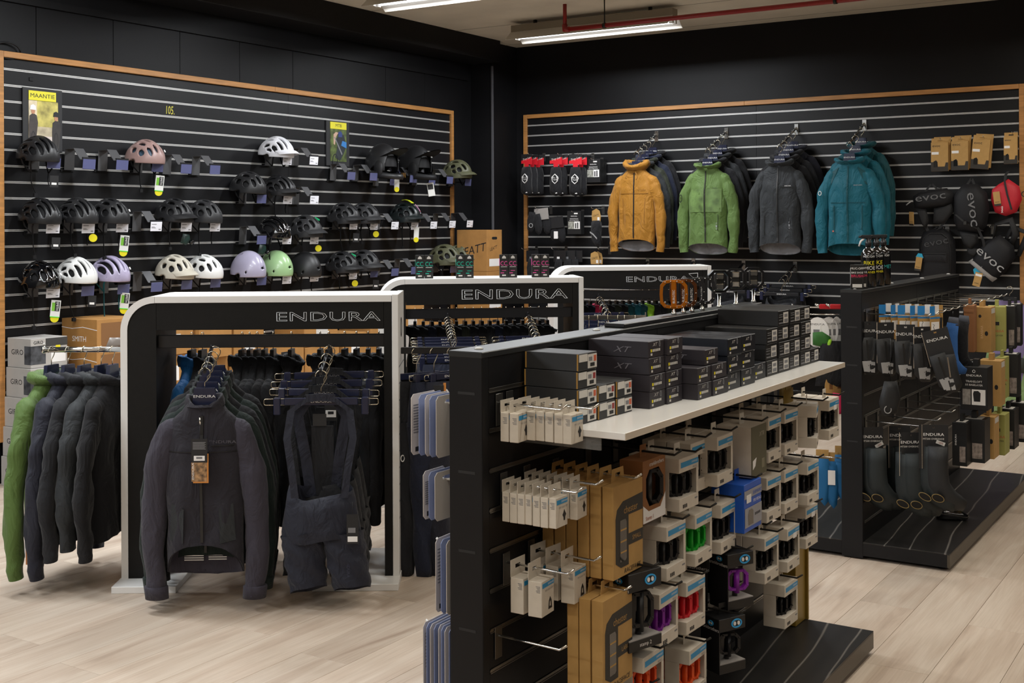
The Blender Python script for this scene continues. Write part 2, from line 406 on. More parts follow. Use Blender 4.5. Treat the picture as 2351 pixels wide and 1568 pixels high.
# ================================================================== helmets on the left slatwall
D2R = PI / 180
VENTS = {
 'road': [(0, 5, 25, 80), (0, 5, 92, 150)] + [(s * c, h, a, b) for s in (-1, 1) for c, h, a, b in ((17, 5, 14, 76), (17, 5, 88, 150), (36, 6, 10, 66), (35, 6, 80, 140), (57, 7, 18, 70), (56, 6, 84, 130), (70, 4, 40, 110))],
 'mtb': [(0, 7, 34, 72), (0, 7, 88, 128), (0, 7, 140, 172)] + [(s * c, h, a, b) for s in (-1, 1) for c, h, a, b in ((24, 7, 22, 60), (25, 8, 74, 112), (24, 7, 128, 162), (48, 8, 22, 58), (50, 8, 74, 106), (48, 7, 120, 156), (66, 5, 40, 88))],
 'lux': [(0, 5, 16, 132)] + [(s * c, h, a, b) for s in (-1, 1) for c, h, a, b in ((20, 6, 12, 138), (41, 7, 14, 126), (60, 8, 30, 112))],
 'block': [(s * c, h, a, b) for s in (-1, 1) for c, h, a, b in ((10, 6, 20, 52), (10, 6, 66, 100), (10, 6, 114, 150), (32, 7, 14, 50), (33, 8, 62, 96), (32, 7, 110, 146), (56, 8, 26, 66), (57, 8, 82, 122))],
 'urban': [(s * c, 2.6, 96, 128) for s in (-1, 1) for c in (10, 26)] + [(s * 4, 2.2, 96, 120) for s in ()] + [(s * 62, 3, 6, 22) for s in (-1, 1)] + [(0, 12, 9, 15)],
 'plain': [(0, 50, -45, 42)],
}
DIM = {'road': (.103, .15, .122), 'mtb': (.106, .147, .128), 'lux': (.104, .147, .124), 'block': (.105, .147, .124), 'urban': (.106, .14, .142), 'plain': (.125, .16, .19)}
def shell_mesh(kind):
    def mk():
        b, a, h = DIM[kind]; NI, NJ = 56, 44
        lo, hi = (-14, 196) if kind not in ('urban', 'plain') else (-16, 200)
        def pos(phi, psi):
            p, q = phi * D2R, psi * D2R
            x = math.sin(q) * b; y = -math.cos(p) * math.cos(q) * a; z = math.sin(p) * math.cos(q) * h
            tail = max(0, (phi - 100) / 96); y += tail ** 2 * .012; z += tail ** 2 * .012
            if kind in ('mtb', 'urban', 'plain'): z -= (1 - math.cos(q)) * .045
            else: z -= (1 - math.cos(q)) * .03
            # creases between the lanes
            if kind in ('road', 'mtb', 'block', 'lux'):
                r = 1 + .022 * math.cos(psi * D2R * (8 if kind != 'mtb' else 7.5)) * max(0, math.sin(p))
                x *= r; z *= r; y *= r
            return (x, y, z)
        P = [[(lo + (hi - lo) * i / NI, -82 + 164 * j / NJ) for j in range(NJ + 1)] for i in range(NI + 1)]
        def g(phi, psi):
            best = None
            for c, hw, s0, s1 in VENTS[kind]:
                m, r = (s0 + s1) / 2, (s1 - s0) / 2
                t = (phi - m) / r
                if abs(t) < 1:
                    k = hw * (1 - abs(t) ** 2.6) ** .5
                    if abs(psi - c) < k: return (c, k)
            return None
        dead = {}
        for i in range(NI):
            for j in range(NJ):
                cphi = (P[i][j][0] + P[i + 1][j][0]) / 2; cpsi = (P[i][j][1] + P[i][j + 1][1]) / 2
                q = g(cphi, cpsi)
                if q: dead[i, j] = q
        Q = [[list(p) for p in r] for r in P]
        for (i, j), (c, k) in dead.items():
            for di in (0, 1):
                if (i, j - 1) not in dead and g(P[i + di][j][0], c): Q[i + di][j][1] = c - g(P[i + di][j][0], c)[1]
                if (i, j + 1) not in dead and g(P[i + di][j][0], c): Q[i + di][j + 1][1] = c + g(P[i + di][j][0], c)[1]
        m = MB(); n = NJ + 1
        v = [pos(*Q[i][j]) for i in range(NI + 1) for j in range(n)]
        f = [(i * n + j, i * n + j + 1, (i + 1) * n + j + 1, (i + 1) * n + j) for i in range(NI) for j in range(NJ) if (i, j) not in dead]
        # inner skin and rims
        from collections import Counter
        k = .87 if kind != 'plain' else .94; N = len(v)
        v2 = [(x * k, y * k, z * k - .0 ) for x, y, z in v]
        ec = {}
        for q in f:
            for a_, b_ in zip(q, q[1:] + q[:1]): ec[a_, b_] = 1
        rim = [(a_, b_) for a_, b_ in ec if (b_, a_) not in ec]
        m.add(v + v2, f + [tuple(t + N for t in q[::-1]) for q in f] + [(b_, a_, a_ + N, b_ + N) for a_, b_ in rim], True)
        me = m.mesh('shell')
        return me
    return cached(('shell', kind), mk)
def liner_mesh(kind):
    def mk():
        b, a, h = [t * .84 for t in DIM[kind]]
        rows = [[(math.cos(t) * b * math.cos(e), math.sin(t) * a * math.cos(e), math.sin(e) * h - .01) for t in [2 * PI * k / 20 for k in range(20)]] for e in [PI / 2 * q / 6 for q in range(7)]]
        return MB().rings(rows, cap1=True).mesh('liner')
    return cached(('liner', kind), mk)
def visor_mesh(kind):
    def mk():
        b, a, h = DIM[kind]; rows = []
        for r in range(5):
            row = []
            for k in range(17):
                t = -62 * D2R + 124 * D2R * k / 16; e = r / 4
                rx = math.sin(t) * (b * .99 + .0 * e); ry = -math.cos(t) * (a * .96) - e * .062 * math.cos(t) ** .6
                row.append((rx * (1 - .1 * e), ry, .030 - e * .022 - .03 * (1 - math.cos(t)) + .004 * math.sin(e * PI)))
            rows.append(row)
        lo = [[(x, y, z - .004) for x, y, z in r] for r in rows]
        m = MB().rings(rows, closed=False); m.rings([r[::-1] for r in lo], closed=False)
        m.add(rows[-1] + lo[-1], [(i, i + 1, i + 18, i + 17) for i in range(16)])
        return m.mesh('visor')
    return cached(('visor', kind), mk)
def strap_mesh(s):
    def mk():
        m = MB(); J = Vector((s * .06, -.02, -.1))
        for yy in (-.07, .05): m.strip([(s * .088, yy, .0), (s * .08, yy * .6, -.05), J], (0, .014, 0), .0022)
        return m.mesh('strap')
    return cached(('strap', s), mk)
def strap_tail_mesh(L, k, s):
    if s < 0: return cached(('tail', L, k, s), lambda: MB().strip([(-.06, -.02, -.098), (-.058, -.025, -.1 - L * .5), (-.05 + .02 * k, -.03, -.1 - L)], (.004, .013, 0), .002).box(-.062 + .02 * k, -.04 + .02 * k, -.036, -.022, -.1 - L - .02, -.099 - L).mesh('strap_tail'))
    return cached(('tail', L, k, s), lambda: MB().strip([(.06, -.02, -.098), (.06, -.016, -.1 - L * .3), (.065, -.02, -.1 - L * .6)], (.004, .013, 0), .002).mesh('strap_tail'))
MIPSY = mat('yellow_roundel', 'd8cc1a', .5); TAGG = mat('tag_green', '6fae35', .5); TAGW = mat('tag_white', 'd6d6d2', .6)
def hang_tag(t, kind, x=.05, y=-.09, z=-.12):
    if kind == 'green':
        a = obj('hang_tag', MB().box(-.027, .027, -.001, .001, -.085, .015), TAGW, t, (x, y, z), (0, .06, -.7), 'white and green card tag')
        obj('band', MB().box(-.021, .004, -.002, -.001, -.05, .0), TAGG, a); obj('panel', MB().box(-.004, .022, -.0022, -.001, -.05, .008), INK, a)
        obj('edge', MB().box(-.027, .027, -.002, -.0011, -.088, -.083), mat('lime', '52d93a', .5), a)
        lettering('SMITH', .013, PAPER, a, (.009, -.0024, -.02), (0, PI / 2, 0))
        obj('roundel', MB().prism([(.024 * math.cos(k * PI / 8), -.095 + .024 * math.sin(k * PI / 8)) for k in range(16)], .0011, .002), MIPSY, a)
    elif kind == 'yellow':
        obj('roundel', MB().prism([(.025 * math.cos(k * PI / 8), .025 * math.sin(k * PI / 8)) for k in range(16)], -.001, .001), MIPSY, t, (x, y, z), (0, 0, -.6), 'yellow round card tag')
    elif kind == 'drop':
        a = obj('hang_tag', MB().box(-.022, .022, -.001, .001, -.06, .045), TAGW, t, (x, y, z), (0, 0, -.6), 'white card tag with yellow foot')
        obj('roundel', MB().prism([(.022 * math.cos(k * PI / 8), -.062 + .022 * math.sin(k * PI / 8)) for k in range(16)], -.002, .0), MIPSY, a)
    elif kind == 'black':
        a = obj('hang_tag', MB().box(-.024, .024, -.001, .001, -.06, .01), INK, t, (x, y, z), (0, 0, -.7), 'black card tag')
        obj('barcode', MB().box(-.014, .014, -.002, -.001, -.045, -.032), PAPER, a)
    elif kind == 'book':
        a = obj('hang_tag', MB().box(-.03, .03, -.006, .006, -.12, .0), TAGW, t, (x, y, z), (0, -.18, -.8), 'white folded booklet')
        obj('panel', MB().box(-.026, .022, -.0075, -.006, -.06, -.015), INK, a)
def helmet(label, px, py, kind, m, visor=None, tails=.1, tg=None, extra=None, yaw=0., pitch=.07, s=1.04, linerm=None, X=XL + .15, strapm=None):
    c = AT(px, py, x=X)
    t = thing('bike_helmet', label, 'helmet', (c.x, c.y, c.z - .018), 0, 'helmets on the slatwall', rot=(pitch, 0, PI / 2 + yaw))
    t.scale = (s, s, s)
    sh = obj('shell', shell_mesh(kind), m, t); obj('liner', liner_mesh(kind), linerm or MATTE, t)
    if visor: obj('visor', visor_mesh(kind), visor, t)
    tk = random.choice((0, 1))
    for sd in (-1, 1):
        obj('strap', strap_mesh(sd), strapm or MATTE, t)
        if tails: obj('strap_tail', strap_tail_mesh(tails, tk, sd), strapm or MATTE, t)
    if tg: hang_tag(t, tg)
    if extra: extra(t, sh)
    return t
HM = lambda n, c, r=.35, **k: mat('helmet_' + n, c, r, **k)
MB1 = HM('matte_black', '1a1a1c', .45); MB2 = HM('dark_black', '131315', .4); MB3 = HM('charcoal', '242426', .5); GB = HM('gloss', '09090b', .08, coat=.8)
WH = HM('white', 'dcdcda', .25, coat=.4); WH2 = HM('white_matt', 'd3d3d8', .35); LIL = HM('lilac', '9f9ab0', .3, coat=.3); GRN = HM('green', '93b583', .3, coat=.3)
PNK = HM('dusty_pink', '937873', .4); BEI = HM('beige', 'b9b3a5', .4); OLV = HM('olive', '4d4e38', .5); DKG = HM('dark_green', '151c1d', .35)
LILAC2 = mat('lilac_marble', 'a39bb5', .35, var=.22, vscale=14)
def sq(t, sh):  # small white sticker on the brow
    obj('sticker', MB().box(-.006, .006, -.002, 0, -.008, .008), PAPER, t, (.045, -.128, .055), (-.5, 0, .35))
def mint(t, sh):
    obj('decal', MB().strip([(.073, -.06, .088), (.068, -.02, .102)], (0, 0, .012), .004), mat('mint', '2fc27c', .5), t, (.006, 0, .006))
def stripes(t, sh):
    for k, c in enumerate(('e8e3da', '5a8fd6', 'e0703c', 'dba0c4')):
        obj('decal', MB().strip([(.060 - k * .004, -.118, .045 + k * .006), (.068 - k * .004, -.085, .075 + k * .006), (.066 - k * .004, -.06, .095 + k * .007)], (0, .0, .006), .003), mat('decal_%d' % k, c, .4), t)
    obj('decal', MB().strip([(-.02, -.09, .128), (-.01, -.04, .147), (.01, .01, .152), (.02, .05, .145)], (.03, 0, 0), .004), mat('decal_lime', 'c4d02a', .4), t)
    obj('decal', MB().strip([(.085, -.07, .03), (.095, -.03, .03)], (0, 0, .012), .003), mat('decal_pink', 'd03a8c', .4), t)
G = helmet
G('matte black vented road helmet under the bright yellow-topped cyclists poster', 88, 352, 'road', MB1, tg='black', tails=.12)
G('dusty pink vented helmet with a blue inner shell', 334, 358, 'block', PNK, tg='green', extra=sq, linerm=mat('blue_liner', '2c4254', .5), tails=.1)
G('white vented helmet with short peak, alone in its row', 635, 346, 'road', WH2, visor=WH2, tails=0)
G('matte black unpeaked vented helmet below the white helmet', 570, 428, 'block', MB1, tails=.0)
G('black peaked helmet in the row below the white helmet', 640, 434, 'road', MB1, visor=MB1, tails=.1)
G('black road helmet with black tag, above the glossy checked black helmet', 92, 494, 'road', MB2, tg='black', tails=.12)
G('black road helmet with round yellow tag between two black helmets', 178, 493, 'road', MB1, tg='yellow', tails=.12)
G('black helmet with white sticker and tall white-green tag beside an empty holder', 252, 494, 'block', MB1, tg='green', extra=sq, tails=.14)
G('black peaked helmet next to the one with a dark pouch strap, above the beige helmet', 400, 492, 'block', MB1, visor=MB1, tails=.1)
G('black helmet without peak above the glossy white helmet', 468, 494, 'block', MB3, tails=.14)
G('glossy black ribbed helmet hanging above the pale green helmet', 628, 530, 'lux', GB, tails=.13)
G('black helmet with green lettering and peak, above the plain black skate helmet', 702, 527, 'mtb', MB3, visor=MB3, tg='yellow', tails=0, extra=mint)
G('black trail helmet with peak, straps dangling, beside another black trail helmet', 790, 497, 'mtb', MB1, visor=MB1, tg='black', tails=.16)
G('black trail helmet with round yellow tag beside the dark green helmet', 836, 497, 'mtb', MB3, visor=MB3, tg='yellow', tails=.08)
G('dark green trail helmet with lime, blue and pink stripes', 930, 495, 'mtb', DKG, visor=DKG, tg='drop', tails=.14, extra=stripes)
G('glossy black checked helmet with tall white-green tag above the grey boxes', 92, 640, 'block', GB, tg='green', extra=sq, tails=.16)
G('bright white vented road helmet between glossy black and lilac ones', 176, 629, 'road', WH, tg='black', tails=.15)
G('lilac marbled helmet with long teal strap', 253, 626, 'lux', LILAC2, tg='green', extra=sq, tails=.2, strapm=mat('teal_strap', '1c6672', .6))
G('beige trail helmet with peak', 402, 621, 'block', BEI, visor=BEI, tails=.05)
G('glossy white helmet without peak beside the beige one', 470, 620, 'block', WH, tails=.06)
G('lilac smooth skate-style helmet with three slits', 571, 615, 'urban', LIL, tails=0)
G('pale green smooth skate-style helmet', 634, 613, 'urban', GRN, tails=0)
G('black smooth skate-style helmet', 700, 615, 'urban', MB1, tails=.1)
G('black peaked trail helmet with green lettering beside the black skate helmet', 787, 609, 'mtb', MB1, visor=MB1, tg='yellow', tails=.1, extra=mint)
G('black peaked trail helmet between green-lettered helmet and empty holders', 836, 605, 'mtb', MB3, visor=MB3, tg='black', tails=0)
G('olive trail helmet with peak beside the dark full-face helmet', 1050, 395, 'mtb', OLV, visor=OLV, tails=0)
G('olive trail helmet with peak in front of the large brown carton', 1022, 592, 'mtb', OLV, visor=OLV, tails=.05, s=1.12)
G('olive trail helmet leaning on its twin in front of the brown carton', 1056, 588, 'mtb', OLV, visor=OLV, tails=.0, s=1.0)
def fullface(label, px, py, m, decal, tg):
    c = AT(px, py, x=XL + .17)
    t = thing('full_face_helmet', label, 'helmet', (c.x, c.y, c.z - .03), 0, 'helmets on the slatwall', rot=(.03, 0, PI / 2))
    obj('shell', shell_mesh('plain'), m, t); obj('liner', liner_mesh('plain'), MATTE, t)
    # cheeks and chin bar
    rows = []
    for k in range(25):
        a = -112 * D2R + 224 * D2R * k / 24; r = .5 + .5 * math.cos(a)
        cx, cy = math.sin(a) * .122, -math.cos(a) * (.15 + .055 * r)
        zt = -.02 - .055 * r; zb = -.1 - .02 * r
        rows.append([(cx, cy, zt), (cx * 1.04, cy * 1.05, (zt + zb) / 2), (cx * .98, cy, zb), (cx * .86, cy * .88, zb + .004), (cx * .84, cy * .86, zt - .002)])
    obj('chin_bar', MB().rings(rows, cap0=True, cap1=True), m, t)
    pk = []
    for r in range(6):
        e = r / 5; pk.append([(math.sin(q) * .112 * (1 - .12 * e), -math.cos(q) * (.12 + .0 * e) - e * .13, .1 + e * .05 - .05 * (1 - math.cos(q))) for q in [-70 * D2R + 140 * D2R * k / 14 for k in range(15)]])
    lo = [[(x, y, z - .006) for x, y, z in r] for r in pk]
    p = MB().rings(pk, closed=False); p.rings([r[::-1] for r in lo], closed=False)
    obj('peak', p, m, t)
    for s in (-1, 1): obj('cheek', MB().rings([[(s * .118, -.05 - .05 * math.cos(a), -.03 + .07 * math.sin(a)) for a in [2 * PI * k / 12 for k in range(12)]], [(s * .13, -.05 - .035 * math.cos(a), -.03 + .05 * math.sin(a)) for a in [2 * PI * k / 12 for k in range(12)]]], cap1=True), m, t)
    decal(t)
    if tg: hang_tag(t, tg, .05, -.12, -.14)
    return t
def dec1(t):
    for k in range(4): obj('decal', MB().strip([(.127, -.09 + .03 * k, -.06), (.128, -.075 + .03 * k, -.03)], (0, .008, 0), .004), mat('holo', '8f8fc0', .2, metal=.8), t)
    for k in range(3): obj('decal', MB().strip([(.06 - k * .02, -.2 + .01 * k * k * .1, -.1), (.05 - k * .02, -.205, -.06)], (.01, 0, 0), .004), CHROME, t)
def dec2(t):
    lettering('LEATT', .02, PAPER, t, (.124, -.08, -.085), (0, 0, PI / 2 - .35), shear=.25)
    obj('decal', MB().box(-.012, .012, -.002, 0, -.006, .006), PAPER, t, (.02, -.155, .085), (-.4, 0, .1))
    obj('decal', MB().prism([(-.012, 0), (.012, 0), (0, .02)], -.001, .001), PAPER, t, (.118, -.01, .055), (0, 0, PI / 2))
fullface('black full-face helmet with shiny holographic chin decals', 878, 372, MB1, dec1, 'drop')
fullface('matte black full-face helmet with raised peak and white booklet', 955, 375, MATTE, dec2, 'book')

# ---- holders with ticket windows
TKTD = mat('ticket_violet', '55587c', .25, spec=.6); TKTW = mat('ticket_white', 'dfdfe6', .4)
def holder_parts():
    pf = MB().strip([(0, .0, -.035), (0, -.025, -.04), (0, -.035, .093), (0, -.12, .096), (0, -.185, .022), (0, -.222, .022)], (.075, 0, 0), .003)
    foot = MB().box(-.05, .05, -.008, -.002, -.05, -.025)
    return pf.mesh('plate'), foot.mesh('bracket'), MB().box(-.048, .048, -.004, 0, -.06, .004, bev=.001).mesh('ticket'), MB().box(-.05, .05, -.007, .004, -.002, .010, bev=.001).mesh('clip')
HP = holder_parts()
PLATEM = mat('plate_grey', '59595b', .42, metal=.4)
def holder(px, py, white, under, n=[0]):
    c = AT(px, py, x=XL + .226)
    lab = under + (', white price ticket' if white else ', blank violet ticket window')
    t = thing('helmet_holder', lab, 'helmet holder', (XL, c.y, c.z + .008), PI / 2, 'helmet holders on the slatwall')
    obj('plate', HP[0], PLATEM, t); obj('bracket', HP[1], MATTE, t)
    obj('clip', HP[3], SATIN, t, (0, -.222, .026))
    k = obj('ticket', HP[2], TKTW if white else TKTD, t, (0, -.226, .02), (.12, 0, 0))
    if white:
        obj('print', cached('tkp', lambda: MB().box(-.04, .0, -.005, -.004, -.014, -.010).box(-.04, -.015, -.005, -.004, -.032, -.029).box(-.04, -.005, -.005, -.004, -.038, -.035).box(.02, .038, -.005, -.004, -.05, -.044).mesh('print')), GREYINK, k)
E = ''
for px, py, wt, un in [(124, 375, 0, 'the black helmet beside the cyclists poster'), (205, 377, 0, E), (281, 379, 0, E), (362, 384, 0, 'the dusty pink helmet'), (428, 388, 0, E), (494, 390, 0, E), (660, 369, 1, 'the lone white helmet'), (721, 369, 1, E),
    (807, 404, 0, E), (858, 406, 0, 'the holographic full-face helmet, wall side'), (904, 417, 0, 'the holographic full-face helmet, chin side'), (949, 411, 0, 'the matte full-face helmet, inner'), (992, 416, 0, 'the matte full-face helmet, outer'), (1033, 414, 0, 'the upper olive helmet, inner'), (1075, 419, 0, 'the upper olive helmet, outer'),
    (601, 457, 0, 'the unpeaked helmet below the white one'), (661, 459, 1, 'the peaked helmet below the white one'), (722, 459, 1, E),
    (122, 524, 1, 'the black helmet with black tag'), (203, 524, 1, 'the black helmet with yellow tag'), (281, 522, 1, 'the black helmet with white sticker'), (359, 520, 1, E), (428, 521, 1, 'the peaked helmet above the beige one'), (494, 521, 1, 'the helmet above the glossy white one'),
    (601, 551, 0, E), (659, 551, 1, 'the glossy ribbed helmet'), (722, 551, 1, 'the green-lettered helmet above the black skate helmet'), (812, 518, 1, 'the trail helmet with dangling straps'), (859, 519, 1, 'the trail helmet with yellow tag'), (907, 518, 1, 'the striped helmet, inner'), (952, 519, 1, 'the striped helmet, outer'), (996, 517, 1, E), (1039, 515, 1, E), (1079, 514, 1, E),
    (122, 672, 1, 'the glossy checked helmet'), (202, 668, 0, 'the bright white road helmet'), (284, 664, 0, 'the lilac marbled helmet'), (360, 659, 0, E), (429, 654, 0, 'the beige helmet'), (495, 650, 0, 'the glossy white helmet'), (601, 645, 0, 'the lilac skate helmet'), (659, 642, 1, 'the pale green skate helmet'), (722, 637, 1, 'the black skate helmet'),
    (811, 632, 1, 'the lower green-lettered trail helmet'), (859, 628, 0, 'the trail helmet beside the lower empty holders'), (907, 625, 0, E), (952, 621, 0, E), (1041, 618, 0, 'the lower olive helmet')]:
    holder(px, py, wt, 'black helmet holder under ' + un if un else 'empty bent black helmet holder')
# ---- posters
def poster(name, label, x0, x1, y0, y1, title, ph):
    a = AT(x0, y0, x=XL + .012); b = AT(x1, y1, x=XL + .012)
    a2 = AT(x0, y1, x=XL + .012); H = a.z - a2.z; Wd = b.y - a.y
    t = thing(name, label, 'poster', (XL + .001, (a.y + b.y) / 2, a.z), PI / 2)
    obj('board', MB().box(-Wd / 2, Wd / 2, -.012, -.001, -H, 0, bev=.001), mat('poster_board', '1d1d1f', .6), t)
    ph(t, Wd, H, title)
    return t
def img_maantie(t, Wd, H, title):
    x0, x1 = -Wd * .36, Wd * .33
    obj('heading', MB().box(x0, x1, -.016, -.012, -.075, -.015), mat('poster_yellow', 'd8cf2d', .5), t); lettering(title, .026, INK, t, ((x0 + x1) / 2, -.0165, -.046), stretch=1.15)
    obj('picture', MB().box(x0, x1 + .015, -.0145, -.012, -H + .02, -.077), mat('poster_scene', 'c3b597', .5, var=.45, vscale=9), t)
    obj('picture_foliage', MB().box(x0 + .06, x1 + .015, -.0150, -.0145, -.24, -.077), mat('poster_leaf', 'b4a85a', .5, var=.5, vscale=16), t)
    obj('picture_road', MB().box(x0, x1 + .015, -.0150, -.0145, -H + .02, -.30), mat('poster_road', 'c9bcb4', .5, var=.08), t)
    for cx, top, col in ((x0 + .03, -.115, '3b3432'), (x1 - .0, -.15, '2f2b2a')):
        m = MB()
        m.prism([(cx - .028, top - .26), (cx + .015, top - .26), (cx + .035, top - .1), (cx + .026, top - .055), (cx - .0, top - .04), (cx - .026, top - .06), (cx - .03, top - .12)], -.0165, -.015)
        obj('picture_rider', m, mat('rider_' + col, col, .6, var=.2, vscale=30), t)
        obj('picture_face', MB().prism([(cx + .014 * math.cos(q * PI / 5), top - .03 + .018 * math.sin(q * PI / 5)) for q in range(10)], -.017, -.0152), mat('skin_print', 'b07d60', .6), t)
        obj('picture_helmet', MB().prism([(cx - .022, top - .02), (cx + .022, top - .022), (cx + .018, top + .004), (cx, top + .014), (cx - .018, top + .006)], -.0175, -.0152), PAPER if cx < 0 else INK, t)
        for s in (-1, 1): obj('picture_wheel', MB().ring([(cx + .03 * math.cos(q * PI / 8) * .5, -H + .075 + .05 * math.sin(q * PI / 8)) for q in range(16)], [(cx + .026 * math.cos(q * PI / 8) * .5, -H + .075 + .044 * math.sin(q * PI / 8)) for q in range(16)], -.0172, -.0152), INK, t) if s > 0 else None
def img_mtb(t, Wd, H, title):
    x0, x1 = -Wd * .34, Wd * .36
    obj('heading', MB().box(x0, x1, -.016, -.012, -.065, -.008), MATS['poster_yellow'], t); lettering(title, .026, INK, t, ((x0 + x1) / 2, -.0165, -.037), stretch=1.1)
    obj('picture', MB().box(x0, x1, -.0145, -.012, -H + .04, -.067), mat('poster_forest', '4d5a2c', .5, var=.7, vscale=22), t)
    obj('picture_rider', MB().prism([(-.04, -.3), (.02, -.33), (.06, -.28), (x1, -.2), (.07, -.11), (.02, -.1), (-.03, -.15), (-.01, -.22)], -.016, -.0145), mat('rider_dark', '20262c', .6, var=.3, vscale=30), t)
    obj('picture_sleeve', MB().prism([(.035, -.2), (x1 - .002, -.22), (x1 - .002, -.17), (.05, -.16)], -.0168, -.0145), mat('rider_blue', '2f74b5', .6), t)
    obj('picture_helmet', MB().prism([(.0, -.13), (.045, -.13), (.05, -.1), (.03, -.08), (.0, -.09)], -.017, -.0145), mat('rider_navy', '2b3c74', .6), t)
    obj('picture_arm', MB().prism([(-.06, -.11), (-.03, -.09), (-.0, -.095), (-.03, -.13), (-.045, -.2), (-.06, -.19)], -.017, -.0145), mat('skin_print2', 'b99a86', .6), t)
    obj('picture_bar', MB().strip([(-.05, -.14, 0), (-.0, -.21, 0), (.045, -.27, 0)], (.0, 0.0, .014), .002, M=Matrix.Rotation(PI / 2, 4, 'X') @ Matrix.Translation((0, 0, .0165)) @ Matrix.Identity(4)), MATS['grey_ink'], t) if False else None
    obj('picture_bar', MB().prism([(-.055, -.135), (-.045, -.13), (.05, -.27), (.04, -.28)], -.0175, -.0145), GREYINK, t)
    obj('picture_wheel', MB().ring([(-.04 + .035 * math.cos(q * PI / 10), -.33 + .06 * math.sin(q * PI / 10)) for q in range(20)], [(-.04 + .027 * math.cos(q * PI / 10), -.33 + .05 * math.sin(q * PI / 10)) for q in range(20)], -.017, -.0145), INK, t)
poster('wall_poster', 'poster of two road cyclists under a yellow heading, on black board', 52, 143, 200, 345, 'MAANTIE', img_maantie)
poster('wall_poster', 'poster of a mountain biker under a yellow heading, on black board', 749, 802, 276, 380, 'MTB', img_mtb)
c = AT(390, 254, x=XL + .001)
t = thing('chalk_number', 'yellow handwritten number on a black slat', 'writing', (XL + .0005, c.y, c.z), PI / 2)
obj('lettering', text_mesh('105.', .058, .62, shear=.08), mat('chalk_yellow', 'c9c04a', .7), t, (0, -.0005, 0))
c = AT(71, 182, x=XL)
tag(obj('wall_plug', MB().box(-.014, .014, -.006, .002, -.012, .012, bev=.002), MATTE, None, (XL, c.y, c.z), (0, 0, PI / 2)), 'small square black plug on the topmost slat above the poster', 'plug')

for k, (px, py) in enumerate(((427, 548), (603, 572))):
    c = AT(px, py, x=XL + .16)
    t = thing('accessory_pouch', 'small dark green mesh pouch dangling below ' + ('the peaked black helmet', 'the glossy ribbed helmet')[k], 'pouch', c, PI / 2)
    obj('pouch', MB().pillow([(-.05, -.03), (.0, -.045), (.04, -.02), (.03, .03), (-.03, .035)], .015, 5), mat('pouch_green', '16302a', .5, var=.6, vscale=40), t); obj('dial', MB().tube([(.035, -.01, -.02), (.035, -.03, -.03)], [.018, .016], 10), GLOSS, t)
    obj('cord', MB().tube([(-.01, 0, .03), (-.015, .0, .1), (-.01, .02, .14)], .0018, 6), MATTE, t)
# ================================================================== garments and hangers
def fab(n, c, r=.8, bump=.25, bscale=500, **k): return mat('cloth_' + n, c, r, spec=.25, bump=bump, bscale=bscale, sheen=.1, **dict(dict(wrinkle=.55), **k))
F_BLK = fab('black', '17171a'); F_BLK2 = fab('soft_black', '1d1e22'); F_CHAR = fab('charcoal', '25232a'); F_PLUM = fab('plum_grey', '38353f'); F_NAVY = fab('navy', '1d2233'); F_DGRN = fab('bottle_green', '17221f')
F_SLATE = fab('slate', '272a2d', .6); F_YEL = fab('ochre', '96661c', .55); F_GRN = fab('leaf_green', '536c36', .55); F_TEAL = fab('teal', '075868', .5); F_TEALD = fab('dark_teal', '0a454d', .5)
F_GRNP = fab('pale_green', '7c9460', .5); F_LIN = fab('grey_lining', '86868a', .5); F_BLUE = fab('blue', '1560a0', .6); F_DOLV = fab('dark_olive', '24281d', .6); F_INK = fab('ink_blue', '20222e', .6)
ZIPM = mat('zip_dark', '2c2b2a', .4, metal=.5)
def gsurf(p):
    """outer surface of a torso: returns f(t, u) with u = 0 at the front"""
    L, sw, cw, hw, dep, sd = p['L'], p['sw'], p['cw'], p['hw'], p['dep'], p['seed']
    prof = [(0, .072, .055, 0), (.03, sw * .6, dep * .8, -.03), (.06, sw * .86, dep * .8, -.066), (.10, sw * 1.0, dep * .85, -.112), (.2, cw, dep, -.19), (.32, cw * 1.0, dep * 1.05, -.28), (.6, (cw + hw) / 2, dep * 1.1, None), (1, hw, dep * 1.15, None)]
    def f(t, u):
        for a, b in zip(prof, prof[1:]):
            if t <= b[0] or b is prof[-1]:
                k = (t - a[0]) / (b[0] - a[0]); k2 = k * k * (3 - 2 * k) if a[0] >= .1 else k
                w_ = a[1] + (b[1] - a[1]) * k2; d_ = a[2] + (b[2] - a[2]) * k2; break
        za = [q for q in prof if q[3] is not None]
        z = None
        for a, b in zip(za, za[1:]):
            if t <= b[0]: z = a[3] + (b[3] - a[3]) * (t - a[0]) / (b[0] - a[0]); break
        if z is None: z = -.28 + (-L + .28) * (t - .32) / .68
        c, s = math.cos(u), math.sin(u)
        e = .75
        x = w_ * math.copysign(abs(s) ** e, s); y = -d_ * math.copysign(abs(c) ** 1., c)
        if t > .5: z += p['raise'] * max(0, c) ** 1.0 * ((t - .5) / .5) ** 2 - p.get('drop', 0) * max(0, -c) * ((t - .5) / .5) ** 2
        n = noise.noise(Vector((x * 7 + sd, y * 4, z * 5))) * .012 + noise.noise(Vector((x * 16 + sd, y * 8 + 3, z * 9))) * .006
        fold = (math.sin(x * 38 + sd * 2 + 3 * noise.noise(Vector((x * 3, z * 3, sd)))) * .008 + math.sin(x * 71 + sd + 5 * noise.noise(Vector((x * 4, z * 4, sd + 3)))) * .005) * min(1, max(0, (t - .15) / .5))
        am = min(1, t / .12) * p.get('wr', 1)
        y += -(n + fold) * am * (1 if c > 0 else -1) * abs(c) ** .5
        x += n * .7 * am * s
        if t <= .06 : y += 0
        return (x, y, z)
    return f
